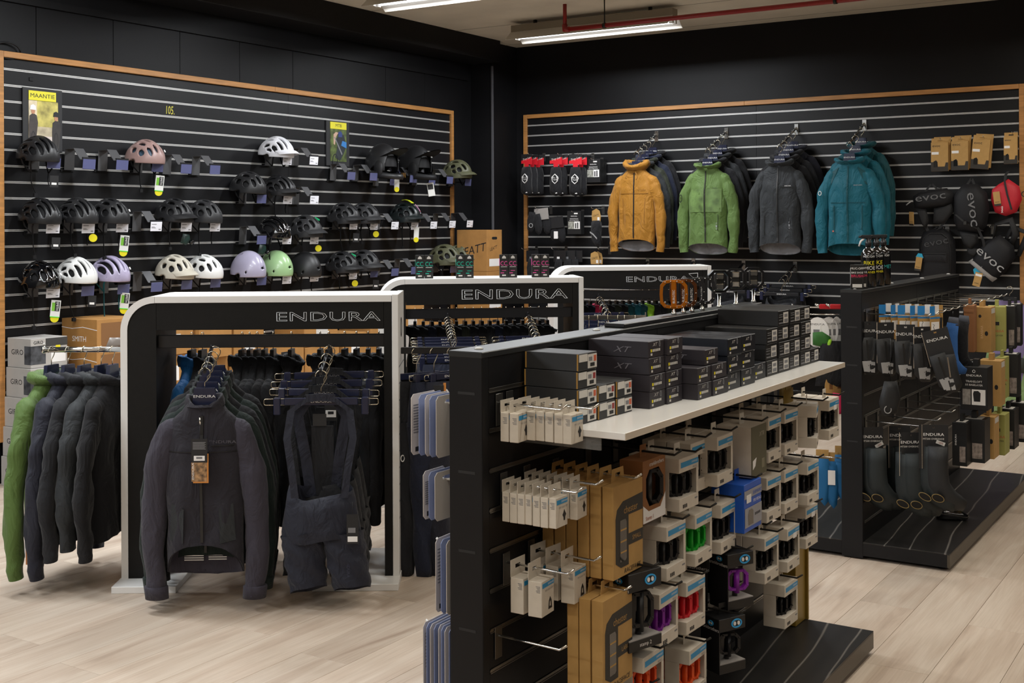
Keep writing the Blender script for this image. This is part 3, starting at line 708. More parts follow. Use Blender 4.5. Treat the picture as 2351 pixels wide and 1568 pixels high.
def torso_mesh(p, k=1.):
    f = gsurf(p); NU, NT = 44, 30
    ts = [0, .015, .03, .045, .06, .08, .1, .13, .16] + [.2 + .8 * i / (NT - 9) for i in range(NT - 8)]
    rows = [[tuple(f(t, 2 * PI * j / NU)) for j in range(NU)] for t in ts]
    if k != 1.: rows = [[(x * k, y * k, z) for x, y, z in r] for r in rows][3:]
    m = MB().rings(rows if k == 1. else [r[::-1] for r in rows])
    if k == 1.:
        lo = [(x * .965, y * .93, z + .004) for x, y, z in rows[-1]]; m.rings([rows[-1], lo])
    return m.mesh('torso')
def sleeve_mesh(p, s):
    sw, cw, SL, sd = p['sw'], p['cw'], p['SL'], p['seed'] + s
    o = p.get('out', .07); fw = p.get('fwd', .0)
    pts = [(sw * .7, 0, -.10), (sw * .92, 0, -.118), (sw * 1.04, -fw * .2, -.175), (cw + .025 + o * .4, -fw * .5, -.28), (cw + .03 + o * .8, -fw * .8, -.4), (cw + .03 + o, -fw, -.10 - SL * .72), (cw + .025 + o * .95, -fw, -.09 - SL * .88), (cw + .02 + o * .9, -fw, -.09 - SL)]
    rad = [.045, .052, .058, .056, .052, .048, .044, .040]
    P = [Vector((s * a, b, c)) for a, b, c in pts]; rows = []; N = 18
    # densify
    Q = []; RR = []
    for i in range(len(P) - 1):
        for q in range(4):
            t = q / 4; Q.append(P[i].lerp(P[i + 1], t)); RR.append(rad[i] + (rad[i + 1] - rad[i]) * t)
    Q.append(P[-1]); RR.append(rad[-1])
    for i, c in enumerate(Q):
        t = (Q[min(i + 1, len(Q) - 1)] - Q[max(i - 1, 0)]).normalized(); a = Vector((t.z, 0, -t.x)).normalized(); b = Vector((0, 1, 0)); r = []
        am = p.get('wr', 1)
        for k in range(N):
            an = 2 * PI * k / N * -s; pt = c + a * math.cos(an) * RR[i] + b * math.sin(an) * RR[i] * .72
            n = noise.noise(Vector((pt.x * 11 + sd, pt.y * 9, pt.z * 7))) * .012 + noise.noise(Vector((pt.x * 25 + sd, pt.y * 20 + pt.z * 12, pt.z * 22))) * .006
            pt += (a * math.cos(an) + b * math.sin(an)) * n * am * min(1, i / 4)
            r.append(tuple(pt))
        rows.append(r)
    m = MB().rings(rows, cap0=True); e = rows[-1]; c = Q[-1]
    m.rings([e, [tuple(c + (Vector(q) - c) * .75 + Vector((0, 0, .02))) for q in e]], cap1=True)
    return m.mesh('sleeve')
def cuff_mesh(p, s):
    sw, cw, SL = p['sw'], p['cw'], p['SL']; o = p.get('out', .07); fw = p.get('fwd', 0)
    c0 = Vector((s * (cw + .022 + o * .93), -fw, -.09 - SL * .94)); c1 = Vector((s * (cw + .018 + o * .9), -fw, -.10 - SL))
    rows = [[tuple(c + Vector((math.cos(a) * r, math.sin(a) * r * .75, 0))) for a in [2 * PI * k / 16 * -s for k in range(16)]] for c, r in ((c0, .046), (c0.lerp(c1, .1), .05), (c1, .048))]
    return MB().rings(rows, cap0=True, cap1=True).mesh('cuff')
def collar_mesh(kind, seed):
    rows = []; N = 28
    spec = {'collar': [(.080, .062, -.012, .0), (.078, .062, .012, .012), (.074, .06, .03, .03), (.072, .058, .036, .036), (.064, .05, .03, .036), (.06, .046, -.02, .02)],
            'hood': [(.085, .066, -.02, 0), (.105, .078, .0, .01), (.128, .092, .025, .022), (.128, .095, .055, .032), (.11, .085, .075, .045), (.092, .07, .074, .05), (.08, .06, .045, .03), (.07, .05, -.02, .0)],
            'hoodlow': [(.085, .068, -.025, 0), (.11, .085, -.012, .0), (.125, .1, .008, .012), (.118, .095, .03, .03), (.095, .07, .034, .035), (.075, .055, .0, .02)]}[kind]
    for w_, d_, z, fr in spec:
        row = []
        for k in range(N):
            u = 2 * PI * k / N; c, s = math.cos(u), math.sin(u)
            n = noise.noise(Vector((s * 3 + seed, c * 3, z * 30))) * .012
            row.append((s * (w_ + n), -c * (d_ + n), z - fr * max(0, c) ** 1.5 * 1.1 + (n * .8)))
        rows.append(row)
    return MB().rings(rows).mesh('collar')
def hanger_meshes():
    body = [(-.148, -.145), (-.143, -.158), (-.06, -.092), (-.035, -.046), (.035, -.046), (.06, -.092), (.143, -.158), (.148, -.145), (.1, -.086), (.05, -.034), (.042, .028), (-.042, .028), (-.05, -.034), (-.1, -.086)]
    b = MB().prism(body, -.009, .009)
    arc = [(0, 0, .025), (0, 0, .055)] + [(.022 - .022 * math.cos(q), 0, .075 + .024 * math.sin(q) + .004) for q in []]
    pts = [(0, 0, .025), (.0, 0, .05), (.012, 0, .062)] + [(.024 * math.cos(q), 0, .086 + .024 * math.sin(q)) for q in [(-35 + 22 * i) * D2R for i in range(11)]]
    hk = MB().tube(pts, .0021, 6)
    return b.mesh('hanger_body'), hk.mesh('hook')
HG = hanger_meshes()
def hanger(label, loc, rotz, group, text=True, m=None):
    t = thing('clothes_hanger', label, 'hanger', loc, rotz, group)
    obj('hanger_body', HG[0], m or NAVYPL, t); obj('hook', HG[1], WIRE, t)
    if text: lettering('ENDURA', .011, PAPER, t, (0, -.0105, -.006), stretch=1.45)
    return t
PRE = {
 'shell': dict(L=.70, sw=.165, cw=.175, hw=.178, dep=.062, SL=.66, out=.035, seed=1.3, wr=1.2, **{'raise': .06, 'drop': .05}),
 'mid': dict(L=.72, sw=.165, cw=.178, hw=.18, dep=.06, SL=.66, out=.03, seed=4.7, wr=1.2, **{'raise': .05, 'drop': .05}),
 'jersey': dict(L=.69, sw=.155, cw=.158, hw=.158, dep=.062, SL=.70, out=.025, seed=8.1, wr=1., **{'raise': .12, 'drop': .03}),
 'file': dict(L=.71, sw=.165, cw=.178, hw=.18, dep=.034, SL=.66, out=.03, seed=6.7, wr=.8, **{'raise': .02, 'drop': .03}),
 'jerseyb': dict(L=.69, sw=.16, cw=.165, hw=.16, dep=.036, SL=.70, out=.04, seed=7.1, wr=.8, **{'raise': .04, 'drop': .03}),
 'thin': dict(L=.66, sw=.165, cw=.17, hw=.17, dep=.045, SL=.62, out=.02, seed=2.2, **{'raise': .02, 'drop': .04}),
 'side': dict(L=.66, sw=.185, cw=.19, hw=.18, dep=.055, SL=.74, out=.05, seed=5.5, wr=1.5, **{'raise': .02, 'drop': .03}),
 'side2': dict(L=.70, sw=.185, cw=.19, hw=.18, dep=.06, SL=.66, out=.06, seed=9.5, wr=1.5, **{'raise': .02, 'drop': .03}),
 'side3': dict(L=.68, sw=.185, cw=.195, hw=.18, dep=.06, SL=.62, out=.045, seed=3.1, wr=1.5, **{'raise': .02, 'drop': .03}),
}
def gmesh(kind, part, *a):
    fn = {'torso': lambda: torso_mesh(PRE[kind]), 'lining': lambda: torso_mesh(PRE[kind], .955), 'sleeve': lambda: sleeve_mesh(PRE[kind], a[0]), 'cuff': lambda: cuff_mesh(PRE[kind], a[0])}[part]
    return cached(('g', kind, part) + a, fn)
def front_line(kind, x, z0, z1, n=14, off=.003):
    """points down the front of a torso at a given x"""
    f = gsurf(PRE[kind]); out = []
    for i in range(n + 1):
        z = z0 + (z1 - z0) * i / n
        lo, hi = .05, 1.
        for _ in range(22):
            mid = (lo + hi) / 2
            if f(mid, 0)[2] - 0 > z: lo = mid
            else: hi = mid
        best = None
        for k in range(-30, 31):
            p = f(lo, k * PI / 62)
            if best is None or abs(p[0] - x) < abs(best[0] - x): best = p
        out.append((x, best[1] - off, z))
    return out
def garment(name, label, loc, rotz, kind, m, hood=None, group=None, sleeve=None, lining=None, zipm=ZIPM, cuff=None, extra=None, hang=None, hm=None, tilt=0., text=True, yoke=None):
    loc = Vector(loc)
    if hang: hanger(hang, loc, rotz, 'hangers', text, hm)
    t = thing(name, label, 'clothing', loc - Vector((0, 0, .034)), 0, group, rot=(0, tilt, rotz))
    tr = obj('torso', gmesh(kind, 'torso'), m, t)
    if lining: obj('lining', gmesh(kind, 'lining'), lining, t)
    for s in (-1, 1):
        sl = obj('sleeve', gmesh(kind, 'sleeve', s), sleeve or m, t)
        if cuff: obj('cuff', gmesh(kind, 'cuff', s), cuff, t)
    hk = hood or 'collar'
    obj('hood' if 'hood' in hk else 'collar', cached(('col', hk, kind), lambda: collar_mesh(hk, PRE[kind]['seed'])), m, t)
    if zipm:
        L = PRE[kind]['L'] - PRE[kind]['raise'] - .012
        obj('zip', cached(('zip', kind), lambda: MB().strip(front_line(kind, 0, -.045, -L, 20), (.011, 0, 0), .0025).mesh('zip')), zipm, t)
    if extra: extra(t, kind)
    return t
def seam(t, kind, x, z0, z1, m=ZIPM, wd=.004, n=8, name='seam'):
    obj(name, MB().strip(front_line(kind, x, z0, z1, n), (wd, 0, 0), .002), m, t)
def hseam(t, kind, x0, x1, z, m=ZIPM, n=8, ht=.004, name='seam'):
    pts = [front_line(kind, x0 + (x1 - x0) * i / n, z, z - .001, 1)[0] for i in range(n + 1)]
    obj(name, MB().strip(pts, (0, 0, ht), .002), m, t)
def onfront(kind, x, z, off=.006):
    return front_line(kind, x, z, z - .001, 1, off)[0]
# ================================================================== branded display racks
FXB = mat('rack_black', '161514', .55, spec=.2, var=.1, vscale=40)
FXW = mat('rack_white', 'e0dedb', .35, spec=.45)
OUTL = mat('outline_print', 'e6e8ea', .4)
FH, FD = 1.276, .35
def rack(label, loc, rotz, W_, lx, lsz, leap=False, lw=.46):
    """origin: front left foot of the frame, on the floor"""
    t = thing('display_rack', label, 'display rack', loc, rotz)
    R, T = .15, .03
    def path(off):
        r = R - off; pts = [(off, .028)]
        pts += [(R - r * math.cos(a), FH - R + r * math.sin(a)) for a in [PI / 2 * k / 10 for k in range(11)]]
        return pts
    o, n_ = path(0), path(T)
    # white outer band: side and corner in one bend, then the top board, then the right upright
    m = MB(); N = len(o)
    v = [(p[0], y, p[1]) for y in (0, FD) for p in o + n_]
    q = 2 * N; f = []
    for i in range(N - 1):
        f += [(i, i + 1, N + i + 1, N + i), (q + i, q + N + i, q + N + i + 1, q + i + 1), (i, q + i, q + i + 1, i + 1), (N + i, N + i + 1, q + N + i + 1, q + N + i)]
    f += [(0, N, q + N, q), (N - 1, q + N - 1, q + 2 * N - 1, 2 * N - 1)]
    m.add(v, f); obj('side_band', m, FXW, t)
    obj('top_board', MB().box(R + .001, W_ - T, 0, FD, FH - T, FH, bev=.001), FXW, t)
    sp = obj('side_panel', MB().box(W_ - T + .002, W_, 0, FD, .028, FH + .002, bev=.0015), FXW, t)
    for k in range(10): obj('groove', MB().box(W_ - .004, W_ + .0006, .03, FD - .02, .95 - k * .075, .956 - k * .075), GREYINK, sp)
    cl = MB()
    e = [(.03 * math.cos(a), .045 * math.sin(a)) for a in [2 * PI * k / 20 for k in range(20)]]
    obj('roundel', MB().ring([(a, b) for a, b in e], [(a * .86, b * .9) for a, b in e], -.001, .001), INK, sp, (W_ + .001, .17, 1.12), (0, 0, PI / 2))
    # black inner boards
    bp = [(T, .028)] + n_[1:] + [(R + .006, FH - T), (R + .006, .028)]
    obj('left_board', MB().prism([(x, z) for x, z in bp][::-1], .004, FD - .004), FXB, t)
    obj('right_board', MB().box(W_ - T - .034, W_ - T, .004, FD - .004, .028, FH - T), FXB, t)
    for yy in (.004,):
        hd = obj('header', MB().box(R + .007, W_ - T - .035, yy, yy + .022, FH - .15, FH - T, bev=.001), FXB, t)
        if yy < .1:
            lo = lettering('ENDURA', lsz, OUTL, hd, (W_ - T - .05 - lx, yy - .001, FH - .096), stretch=1.85, outline=.012, align='RIGHT', space=1.04)
            xs = [v.co.x for v in lo.data.vertices]; lo.scale = (lw / (max(xs) - min(xs)), 1, 1)
            if leap:
                x0 = W_ - T - .07; p = [(x0 - .07, FH - .055), (x0, FH - .05), (x0 - .002, FH - .122), (x0 - .02, FH - .095), (x0 - .05, FH - .075)]
                obj('emblem', MB().ring(p, [((a - x0 + .03) * .88 + x0 - .03, (b - FH + .08) * .88 + FH - .08) for a, b in p], yy - .002, yy + .001), OUTL, hd)
    for yy in (.03,):
        obj('crossbar', MB().box(R + .007, W_ - T - .035, yy, yy + .03, FH - .232, FH - .175, bev=.002), SATIN, t)
    obj('back_rail', MB().box(R + .007, W_ - T - .035, .31, .33, FH - .235, FH - .215, bev=.002), SATIN, t)
    for x0, x1 in ((-.008, .27), (W_ - .37, W_ + .004)):
        obj('foot_board', MB().box(x0, x1, -.12, FD + .12, 0, .03, bev=.002), FXW, t)
    return t
def P2(px, py, d): return AT(px, py, d=d)
def flr(px, d):  # floor point below a pixel column at a depth
    u = (px - CX) * d / FPX
    return Vector((0, 0, 0)) + FW * d + RT * u
# rack nearest the camera
RK = {}
def place_rack(key, label, pl, dl, ang, W_, **k):
    RK[key] = (flr(pl, dl), TH + ang, W_)
    return rack(label, RK[key][0], RK[key][1], W_, **k)
def RP(key, x, y, z):
    o, a, W_ = RK[key]; return Vector((o.x + x * math.cos(a) - y * math.sin(a), o.y + x * math.sin(a) + y * math.cos(a), z))
place_rack('a', 'black and white rack with dark cycling jerseys and bib shorts hanging in front', 275, 5.30, .02, 1.225, lx=.0, lsz=.0395, lw=.46)
place_rack('b', 'black and white rack carrying small pink and green lettered cartons on its top', 868, 6.86, .12, 1.19, lx=.015, lsz=.055, lw=.62)
place_rack('c', 'black and white rack with leaping emblem on its header, below the coloured jackets', 1270, 8.72, .09, 1.17, lx=.085, lsz=.039, leap=True, lw=.47)
# ---- rack a: face-out arms with jerseys and bib shorts
def waterfall(label, o, dirv, L, drop, hooks=6, group='face-out arms', wall=False, m=None):
    """arm from point o along dirv (horizontal unit vector), sinking by drop"""
    t = thing('waterfall_arm', label, 'display arm', o, math.atan2(dirv.y, dirv.x) + PI / 2, group)
    obj('arm', MB().box(-.006, .006, -L, 0, -.016, -.001, M=Matrix.Rotation(math.atan2(drop, L), 4, 'X')), m or SATIN, t)
    if wall: obj('bracket', MB().box(-.018, .018, -.012, .003, -.075, .02, bev=.002), CHROME, t)
    for k in range(hooks):
        y = -L * (k + .7) / hooks; obj('peg', MB().tube([(0, y, -.002 - drop * (k + .7) / hooks), (0, y - .004, .012 - drop * (k + .7) / hooks)], .003, 6), m or SATIN, t)
    obj('tip', MB().tube([(0, -L, -drop), (0, -L - .006, .016 - drop)], .006, 8), m or SATIN, t)
    return t
ang = RK['a'][1]; fwd = Vector((math.sin(ang), -math.cos(ang), 0))   # towards the viewer from the rack
HOOKZ = .108
def arm_spots(o, dirv, L, drop, n, s0=.3, s1=1.):
    return [o + dirv * (L * (s0 + (s1 - s0) * k / max(1, n - 1))) - Vector((0, 0, drop * (s0 + (s1 - s0) * k / max(1, n - 1)) + HOOKZ - .004)) for k in range(n)]
q0 = AT(487, 792, d=5.30)
q1 = AT(470, 848, d=4.93)
dv = (q1 - q0); L_ = Vector((dv.x, dv.y, 0)).length; dirv = Vector((dv.x, dv.y, 0)).normalized()
waterfall('black sloping arm holding the dark jerseys at the front rack', q0, dirv, L_ + .02, q0.z - q1.z)
sp = arm_spots(q0, dirv, L_, q0.z - q1.z, 5, .12, 1.)
def jersey_extra(t, kind):
    hseam(t, kind, -.14, .14, -.19, n=14, ht=.0025); hseam(t, kind, .04, .13, -.165, n=5, ht=.003, name='pocket_zip')
    lettering('ENDURA', .012, mat('tone_print', '46444c', .5), t, onfront(kind, .085, -.15), stretch=1.6)
    obj('zip_pull', MB().tube([(0, -.09, -.045), (.002, -.088, -.075)], .004, 6), CHROME, t)
    for s in (-1, 1):
        a = [onfront(kind, s * x, z, .004) for x, z in ((.07, -.42), (.125, -.40), (.135, -.55), (.075, -.56))]
        obj('pocket', MB().add(a, [(0, 1, 2, 3) if s < 0 else (3, 2, 1, 0)]), F_SLATE, t)
    for k in range(4):
        obj('stripe', MB().box(-.1, -.02, 0, .001, -.002, .002), PAPER, t, (0, .052, -.632 - k * .009)); obj('stripe', MB().box(0, .075, 0, .001, -.002, .002), PAPER, t, (0, .052, -.629 - k * .009))
    c = thing('swing_tag', 'black card tag with photos and orange backing on the front grey jersey', 'tag', t.location + Vector((t.matrix_basis.to_3x3() @ Vector((.0, -.098, -.13)))), ang)
    obj('card', MB().box(-.032, .032, -.001, 0, -.095, 0), INK, c)
    obj('backing', MB().box(-.026, .036, .0005, .0015, -.178, -.06), mat('orange_card', 'c98238', .6), c)
    obj('photo', MB().box(-.032, .030, -.0006, .0004, -.172, -.095), mat('tag_photo', '8a6a48', .6, var=.9, vscale=55), c)
    obj('barcode', MB().box(-.022, .022, -.002, -.001, -.088, -.068, bev=.001), PAPER, c)
    obj('bars', MB().box(-.012, .012, -.0026, -.0018, -.080, -.072), GREYINK, c)
    for k in range(7): obj('print', MB().box(-.026, .026 - .004 * (k % 2), -.0018, -.001, -.015 - k * .0045, -.0128 - k * .0045), GREYINK, c)
    obj('cord', MB().tube([(0, .012, .055), (0, -.001, -.004)], .0008, 5), INK, c)
    lettering('ENDURA', .008, PAPER, c, (-.025, -.0012, -.13), (0, -PI / 2, 0), stretch=1.5)
cols = [('dark grey long-sleeved cycling jersey with card tag, foremost on the front rack', F_CHAR), ('bottle-green black jersey directly behind the grey tagged jersey', F_DGRN), ('black jersey second behind the grey tagged jersey', F_BLK2), ('black green-tinged jersey third behind the grey tagged jersey', F_DGRN), ('black jersey last on the arm behind the grey tagged jersey', F_BLK)]
for k, p in enumerate(sp[::-1]):
    lab, mm = cols[k]
    garment('long_sleeve_jersey', lab, p + RT * (.0 + .004 * k), ang, 'jersey' if k == 0 else 'jerseyb', mm, group='jerseys on the front rack', lining=F_BLK2 if k else F_PLUM, sleeve=mm if k else F_PLUM, cuff=mm if k else F_PLUM, extra=jersey_extra if k == 0 else None, hang='navy hanger with white lettering carrying the %s jersey' % ('grey tagged', 'bottle-green', 'middle black', 'green-tinged', 'hindmost black')[k], zipm=ZIPM)
# bib shorts on clip hangers
def clip_hanger(label, loc, rotz, group='clip hangers', w=.21, m=None):
    t = thing('clip_hanger', label, 'hanger', loc, rotz, group)
    obj('bar', MB().box(-w * .72, w * .72, -.006, .006, -.036, -.006, bev=.002), m or NAVYPL, t)
    for s in (-1, 1):
        obj('wire_end', MB().tube([(s * w * .7, 0, -.010), (s * (w + .02), 0, -.010), (s * (w + .025), 0, -.015), (s * (w + .025), 0, -.03), (s * (w + .02), 0, -.035), (s * w * .7, 0, -.035)], .002, 6), WIRE, t)
        obj('clip', MB().box(s * w * .86 - .014, s * w * .86 + .014, -.012, .012, -.075, -.004, bev=.003), NAVYPL, t)
    obj('hook', MB().tube([(0, 0, -.01), (0, 0, .035), (.012, 0, .055)] + [(.024 * math.cos(q), 0, .083 + .024 * math.sin(q)) for q in [(-35 + 22 * i) * D2R for i in range(11)]], .0022, 6), WIRE, t)
    lettering('ENDURA', .010, PAPER, t, (0, -.0065, -.021), stretch=1.5)
    return t
def bib_mesh():
    m = MB(); rows = []
    prof = [(-.36, .13, .05), (-.40, .14, .06), (-.46, .15, .065), (-.52, .16, .07), (-.56, .165, .07), (-.58, .165, .065)]
    for z, w_, d_ in prof:
        rows.append([(math.sin(u) * w_, -math.cos(u) * d_ + .006 * math.sin(7 * u + z * 40), z + .05 * max(0, math.cos(u)) * (1 if z > -.4 else 0) * -1 + .012 * math.sin(3 * u)) for u in [2 * PI * k / 32 for k in range(32)]])
    m.rings(rows); return m.mesh('waist')
def leg_mesh(s, L=.24, flare=0):
    rows = []
    for k in range(13):
        t = k / 12; z = -.55 - L * t; w_ = .09 - .012 * t; cx = s * (.082 + .02 * t + flare * t)
        rows.append([(cx + math.sin(u) * w_ * (1 + .05 * math.sin(9 * z * 10 + s)), -math.cos(u) * .06 * (1 - .1 * t) + .008 * math.sin(4 * u + z * 50), z + .02 * math.cos(u) * t) for u in [2 * PI * j / 22 for j in range(22)]])
    return MB().rings(rows).mesh('leg')
def bibs(label, loc, rotz, m, group, text=False):
    t = thing('bib_shorts', label, 'clothing', loc, rotz, group)
    obj('waist', cached('bw', bib_mesh), m, t)
    for s in (-1, 1):
        obj('leg', cached(('bl', s), lambda: leg_mesh(s)), m, t)
        obj('strap', cached(('bs', s), lambda: MB().strip([(s * .05, -.018, -.0), (s * .12, -.022, -.05), (s * .135, -.04, -.16), (s * .115, -.055, -.28), (s * .10, -.06, -.40)], (.03, 0, 0), .004).strip([(s * .05, .018, -.0), (s * .10, .022, -.08), (s * .07, .035, -.25), (s * .05, .05, -.42)], (.045, 0, 0), .004).mesh('strap')), m, t)
    obj('back_panel', cached('bbp', lambda: MB().strip([(0, .03, -.12), (0, .04, -.25), (0, .05, -.42)], (.09, 0, 0), .004).mesh('back_panel')), F_BLK2, t)
    obj('brace', cached('bbr', lambda: MB().strip([(-.06, -.02, .0), (0, -.022, .006), (.06, -.02, .0)], (0, 0, .03), .005).mesh('brace')), m, t)
    if text:
        lettering('ENDURA', .012, mat('tone_blue', '2a2f45', .5), t, (.115, -.062, -.69), (0, PI / 2, 0)); obj('label_patch', MB().box(-.028, .028, .022, .024, -.05, 0), INK, t, (-.01, 0, -.07))
    return t
q0 = AT(758, 790, d=5.30); q1 = AT(737, 852, d=4.95)
dv = (q1 - q0); L_ = Vector((dv.x, dv.y, 0)).length; dirv = Vector((dv.x, dv.y, 0)).normalized()
waterfall('black sloping arm holding the bib shorts at the front rack', q0, dirv, L_ + .02, q0.z - q1.z)
sp = arm_spots(q0, dirv, L_, q0.z - q1.z, 4, .1, 1.)
for k, p in enumerate(sp[::-1]):
    lab = ('foremost black bib shorts on the front rack, leg panels folded outwards', 'black bib shorts directly behind the foremost pair', 'black bib shorts third from the front, mesh panel showing', 'hindmost black bib shorts against the crossbar')[k]
    rz = ang + (.0, -.12, .1, .15)[k]
    clip_hanger('clip hanger with white lettering holding the ' + ('foremost', 'second', 'third', 'hindmost')[k] + ' bib shorts', p, rz)
    b = bibs(lab, p + Vector((0, 0, -.006)) + RT * .0, rz, (F_INK, F_BLK, F_BLK2, F_BLK)[k], 'bib shorts on the front rack', text=(k == 0))
    if k == 0:
        for lg, th_ in zip([c_ for c_ in b.children if c_.name.startswith('leg')], (-.2, -.1)):
            sgn = -1 if th_ == -.2 else 1; pv = Vector((sgn * .082, 0, -.55)); Rm = Matrix.Rotation(th_, 3, 'Y'); lg.location = pv - Rm @ pv; lg.rotation_euler = (0, th_, 0)
        tg = thing('swing_tag', 'black card tag with white barcode hanging on the foremost bib shorts', 'tag', p + RT * .135 + fwd * .07 + Vector((0, 0, -.47)), ang)
        obj('card', MB().box(-.024, .024, -.001, 0, -.12, 0), INK, tg); obj('barcode', MB().box(-.02, .02, -.002, -.001, -.112, -.09, bev=.001), PAPER, tg); obj('print', MB().box(-.018, .012, -.002, -.001, -.075, -.055), GREYINK, tg); obj('cord', MB().tube([(0, 0, .05), (0, 0, -.003)], .001, 5), INK, tg)
    elif k == 2:
        tg = thing('swing_tag', 'black and white barcode tag inside the bib straps', 'tag', p + RT * .03 + fwd * .1 + Vector((0, 0, -.045)), ang)
        obj('card', MB().box(-.026, .026, -.001, 0, -.12, 0), INK, tg); obj('barcode', MB().box(-.022, .022, -.002, -.001, -.105, -.075, bev=.001), PAPER, tg); obj('bars', MB().box(-.012, .012, -.0026, -.002, -.092, -.08), INK, tg)
# edge-on row on the rear crossbar of rack a
zbar = FH - .215
er = [(.235, F_BLUE, 'bright blue jacket edge-on at the end of the rear bar'), (.285, F_BLK2, 'black jacket next to the blue one on the rear bar')]
er += [(x, F_BLK if k % 2 else F_BLK2, None) for k, x in enumerate((.47, .505, .54, .575, .615, .70, .835, .875, .95, 1.005, 1.06, 1.11))]
for k, (x, mm, lab) in enumerate(er):
    p = RP('a', x, .32, zbar - HOOKZ + .026)
    garment('hanging_jacket', lab or 'black jacket hanging edge-on in the row on the rear bar', p, ang + PI / 2 + random.uniform(-.08, .08), 'thin', mm, group='jackets on the rear bar', hang='black hanger on the rear bar of the front rack', text=False, hm=SATIN, zipm=None)
# side rail with dark jackets and a green one
h0 = AT(101, 803, d=5.42); h1 = AT(277, 806, d=5.42)
t = thing('side_rail', 'chrome tube rail sticking out of the front rack with jackets on it', 'rail', h0, math.atan2((h1 - h0).y, (h1 - h0).x))
Lr = Vector(((h1 - h0).x, (h1 - h0).y)).length
obj('tube', MB().tube([(0, 0, 0), (Lr + .004, 0, 0)], .0125, 14), CHROME, t); obj('end_stop', MB().tube([(-.006, 0, .0), (.006, 0, 0)], .017, 14), CHROME, t); obj('stud', MB().tube([(0, 0, .012), (0, 0, .03)], .004, 8), CHROME, t)
sideg = [(118, F_GRN, 'leaf-green jacket with pale collar hanging at the free end of the chrome rail', 'hoodlow', F_GRNP), (156, F_INK, 'dark blue-black jacket with reflective strips next to the green jacket', 'hoodlow', F_NAVY), (193, F_BLK2, 'black hooded jacket third along the chrome rail', 'hoodlow', F_BLK), (232, F_SLATE, 'slate black jacket fourth along the chrome rail', 'hoodlow', F_BLK), (258, F_BLK, 'black jacket nearest the rack on the chrome rail', 'hoodlow', F_BLK)]
for k, (px, mm, lab, hd, ln) in enumerate(sideg):
    p = AT(px, 804, d=5.42); p.z = h0.z + .0125 - HOOKZ
    def ex(t, kind, k=k):
        if k < 2:
            for z in (-.22, -.52): obj('reflector', MB().strip([(.255, -.05, z), (.272, -.05, z - .06)], (.012, 0, 0), .003), mat('reflective', 'a8a8a8', .4), t)
    garment('hanging_jacket', lab, p, ang + PI / 2 - .2 + random.uniform(-.14, .1), ('side', 'side', 'side2', 'side3', 'side2')[k], mm, hood=hd, group='jackets on the chrome rail', lining=ln, hang='navy hanger on the chrome rail holding the ' + ('green', 'blue-black', 'third', 'fourth', 'innermost')[k] + ' jacket', text=False, extra=ex, zipm=ZIPM)
c = AT(75, 1265, d=5.3)
t = thing('swing_tag', 'orange card tag hanging below the green jacket sleeve', 'tag', c, ang)
obj('card', MB().box(-.03, .03, -.001, .001, -.06, .05), mat('orange_card2', 'b5713a', .6), t); obj('backing', MB().box(-.036, .01, .0012, .002, -.03, .07), PAPER, t)
# ================================================================== gondolas
GX, GXL, GT = -1.663, -1.764, 1.27
def marble():
    m = bpy.data.materials.new('black_marble_laminate'); m.use_nodes = True; nt = m.node_tree; b = nt.nodes['Principled BSDF']
    tc = nt.nodes.new('ShaderNodeTexCoord'); mp = nt.nodes.new('ShaderNodeMapping'); mp.inputs['Rotation'].default_value = (0, 0, .35); mp.inputs['Scale'].default_value = (3.2, .45, 1)
    n = nt.nodes.new('ShaderNodeTexWave'); n.wave_type = 'BANDS'; n.bands_direction = 'X'; n.inputs['Scale'].default_value = 1.1; n.inputs['Distortion'].default_value = 5; n.inputs['Detail'].default_value = 3; n.inputs['Detail Scale'].default_value = .8
    mp.inputs['Rotation'].default_value = (0, 0, -.35); mp.inputs['Scale'].default_value = (2.2, .55, 1)
    nt.links.new(tc.outputs['Object'], mp.inputs[0]); nt.links.new(mp.outputs[0], n.inputs['Vector'])
    r = nt.nodes.new('ShaderNodeValToRGB'); e = r.color_ramp.elements
    e[0].position = 0; e[0].color = lin('171615'); e[1].position = 1; e[1].color = lin('6e6a65')
    for p_, c_ in ((.5, '1f1d1c'), (.978, '1d1c1b'), (.992, '3d3a38')):
        q = e.new(p_); q.color = lin(c_)
    nt.links.new(n.outputs['Fac'], r.inputs[0]); nt.links.new(r.outputs[0], b.inputs['Base Color']); b.inputs['Roughness'].default_value = .38
    return m
MARBLE = marble()
GMET = mat('gondola_black', '151517', .42, spec=.25, var=.12, vscale=6)
FASC = mat('fascia_bronze', '4d463b', .4, metal=.3)
CLEARM = mat('clear_plastic', '8e9092', .15, spec=.6, alpha=.35)
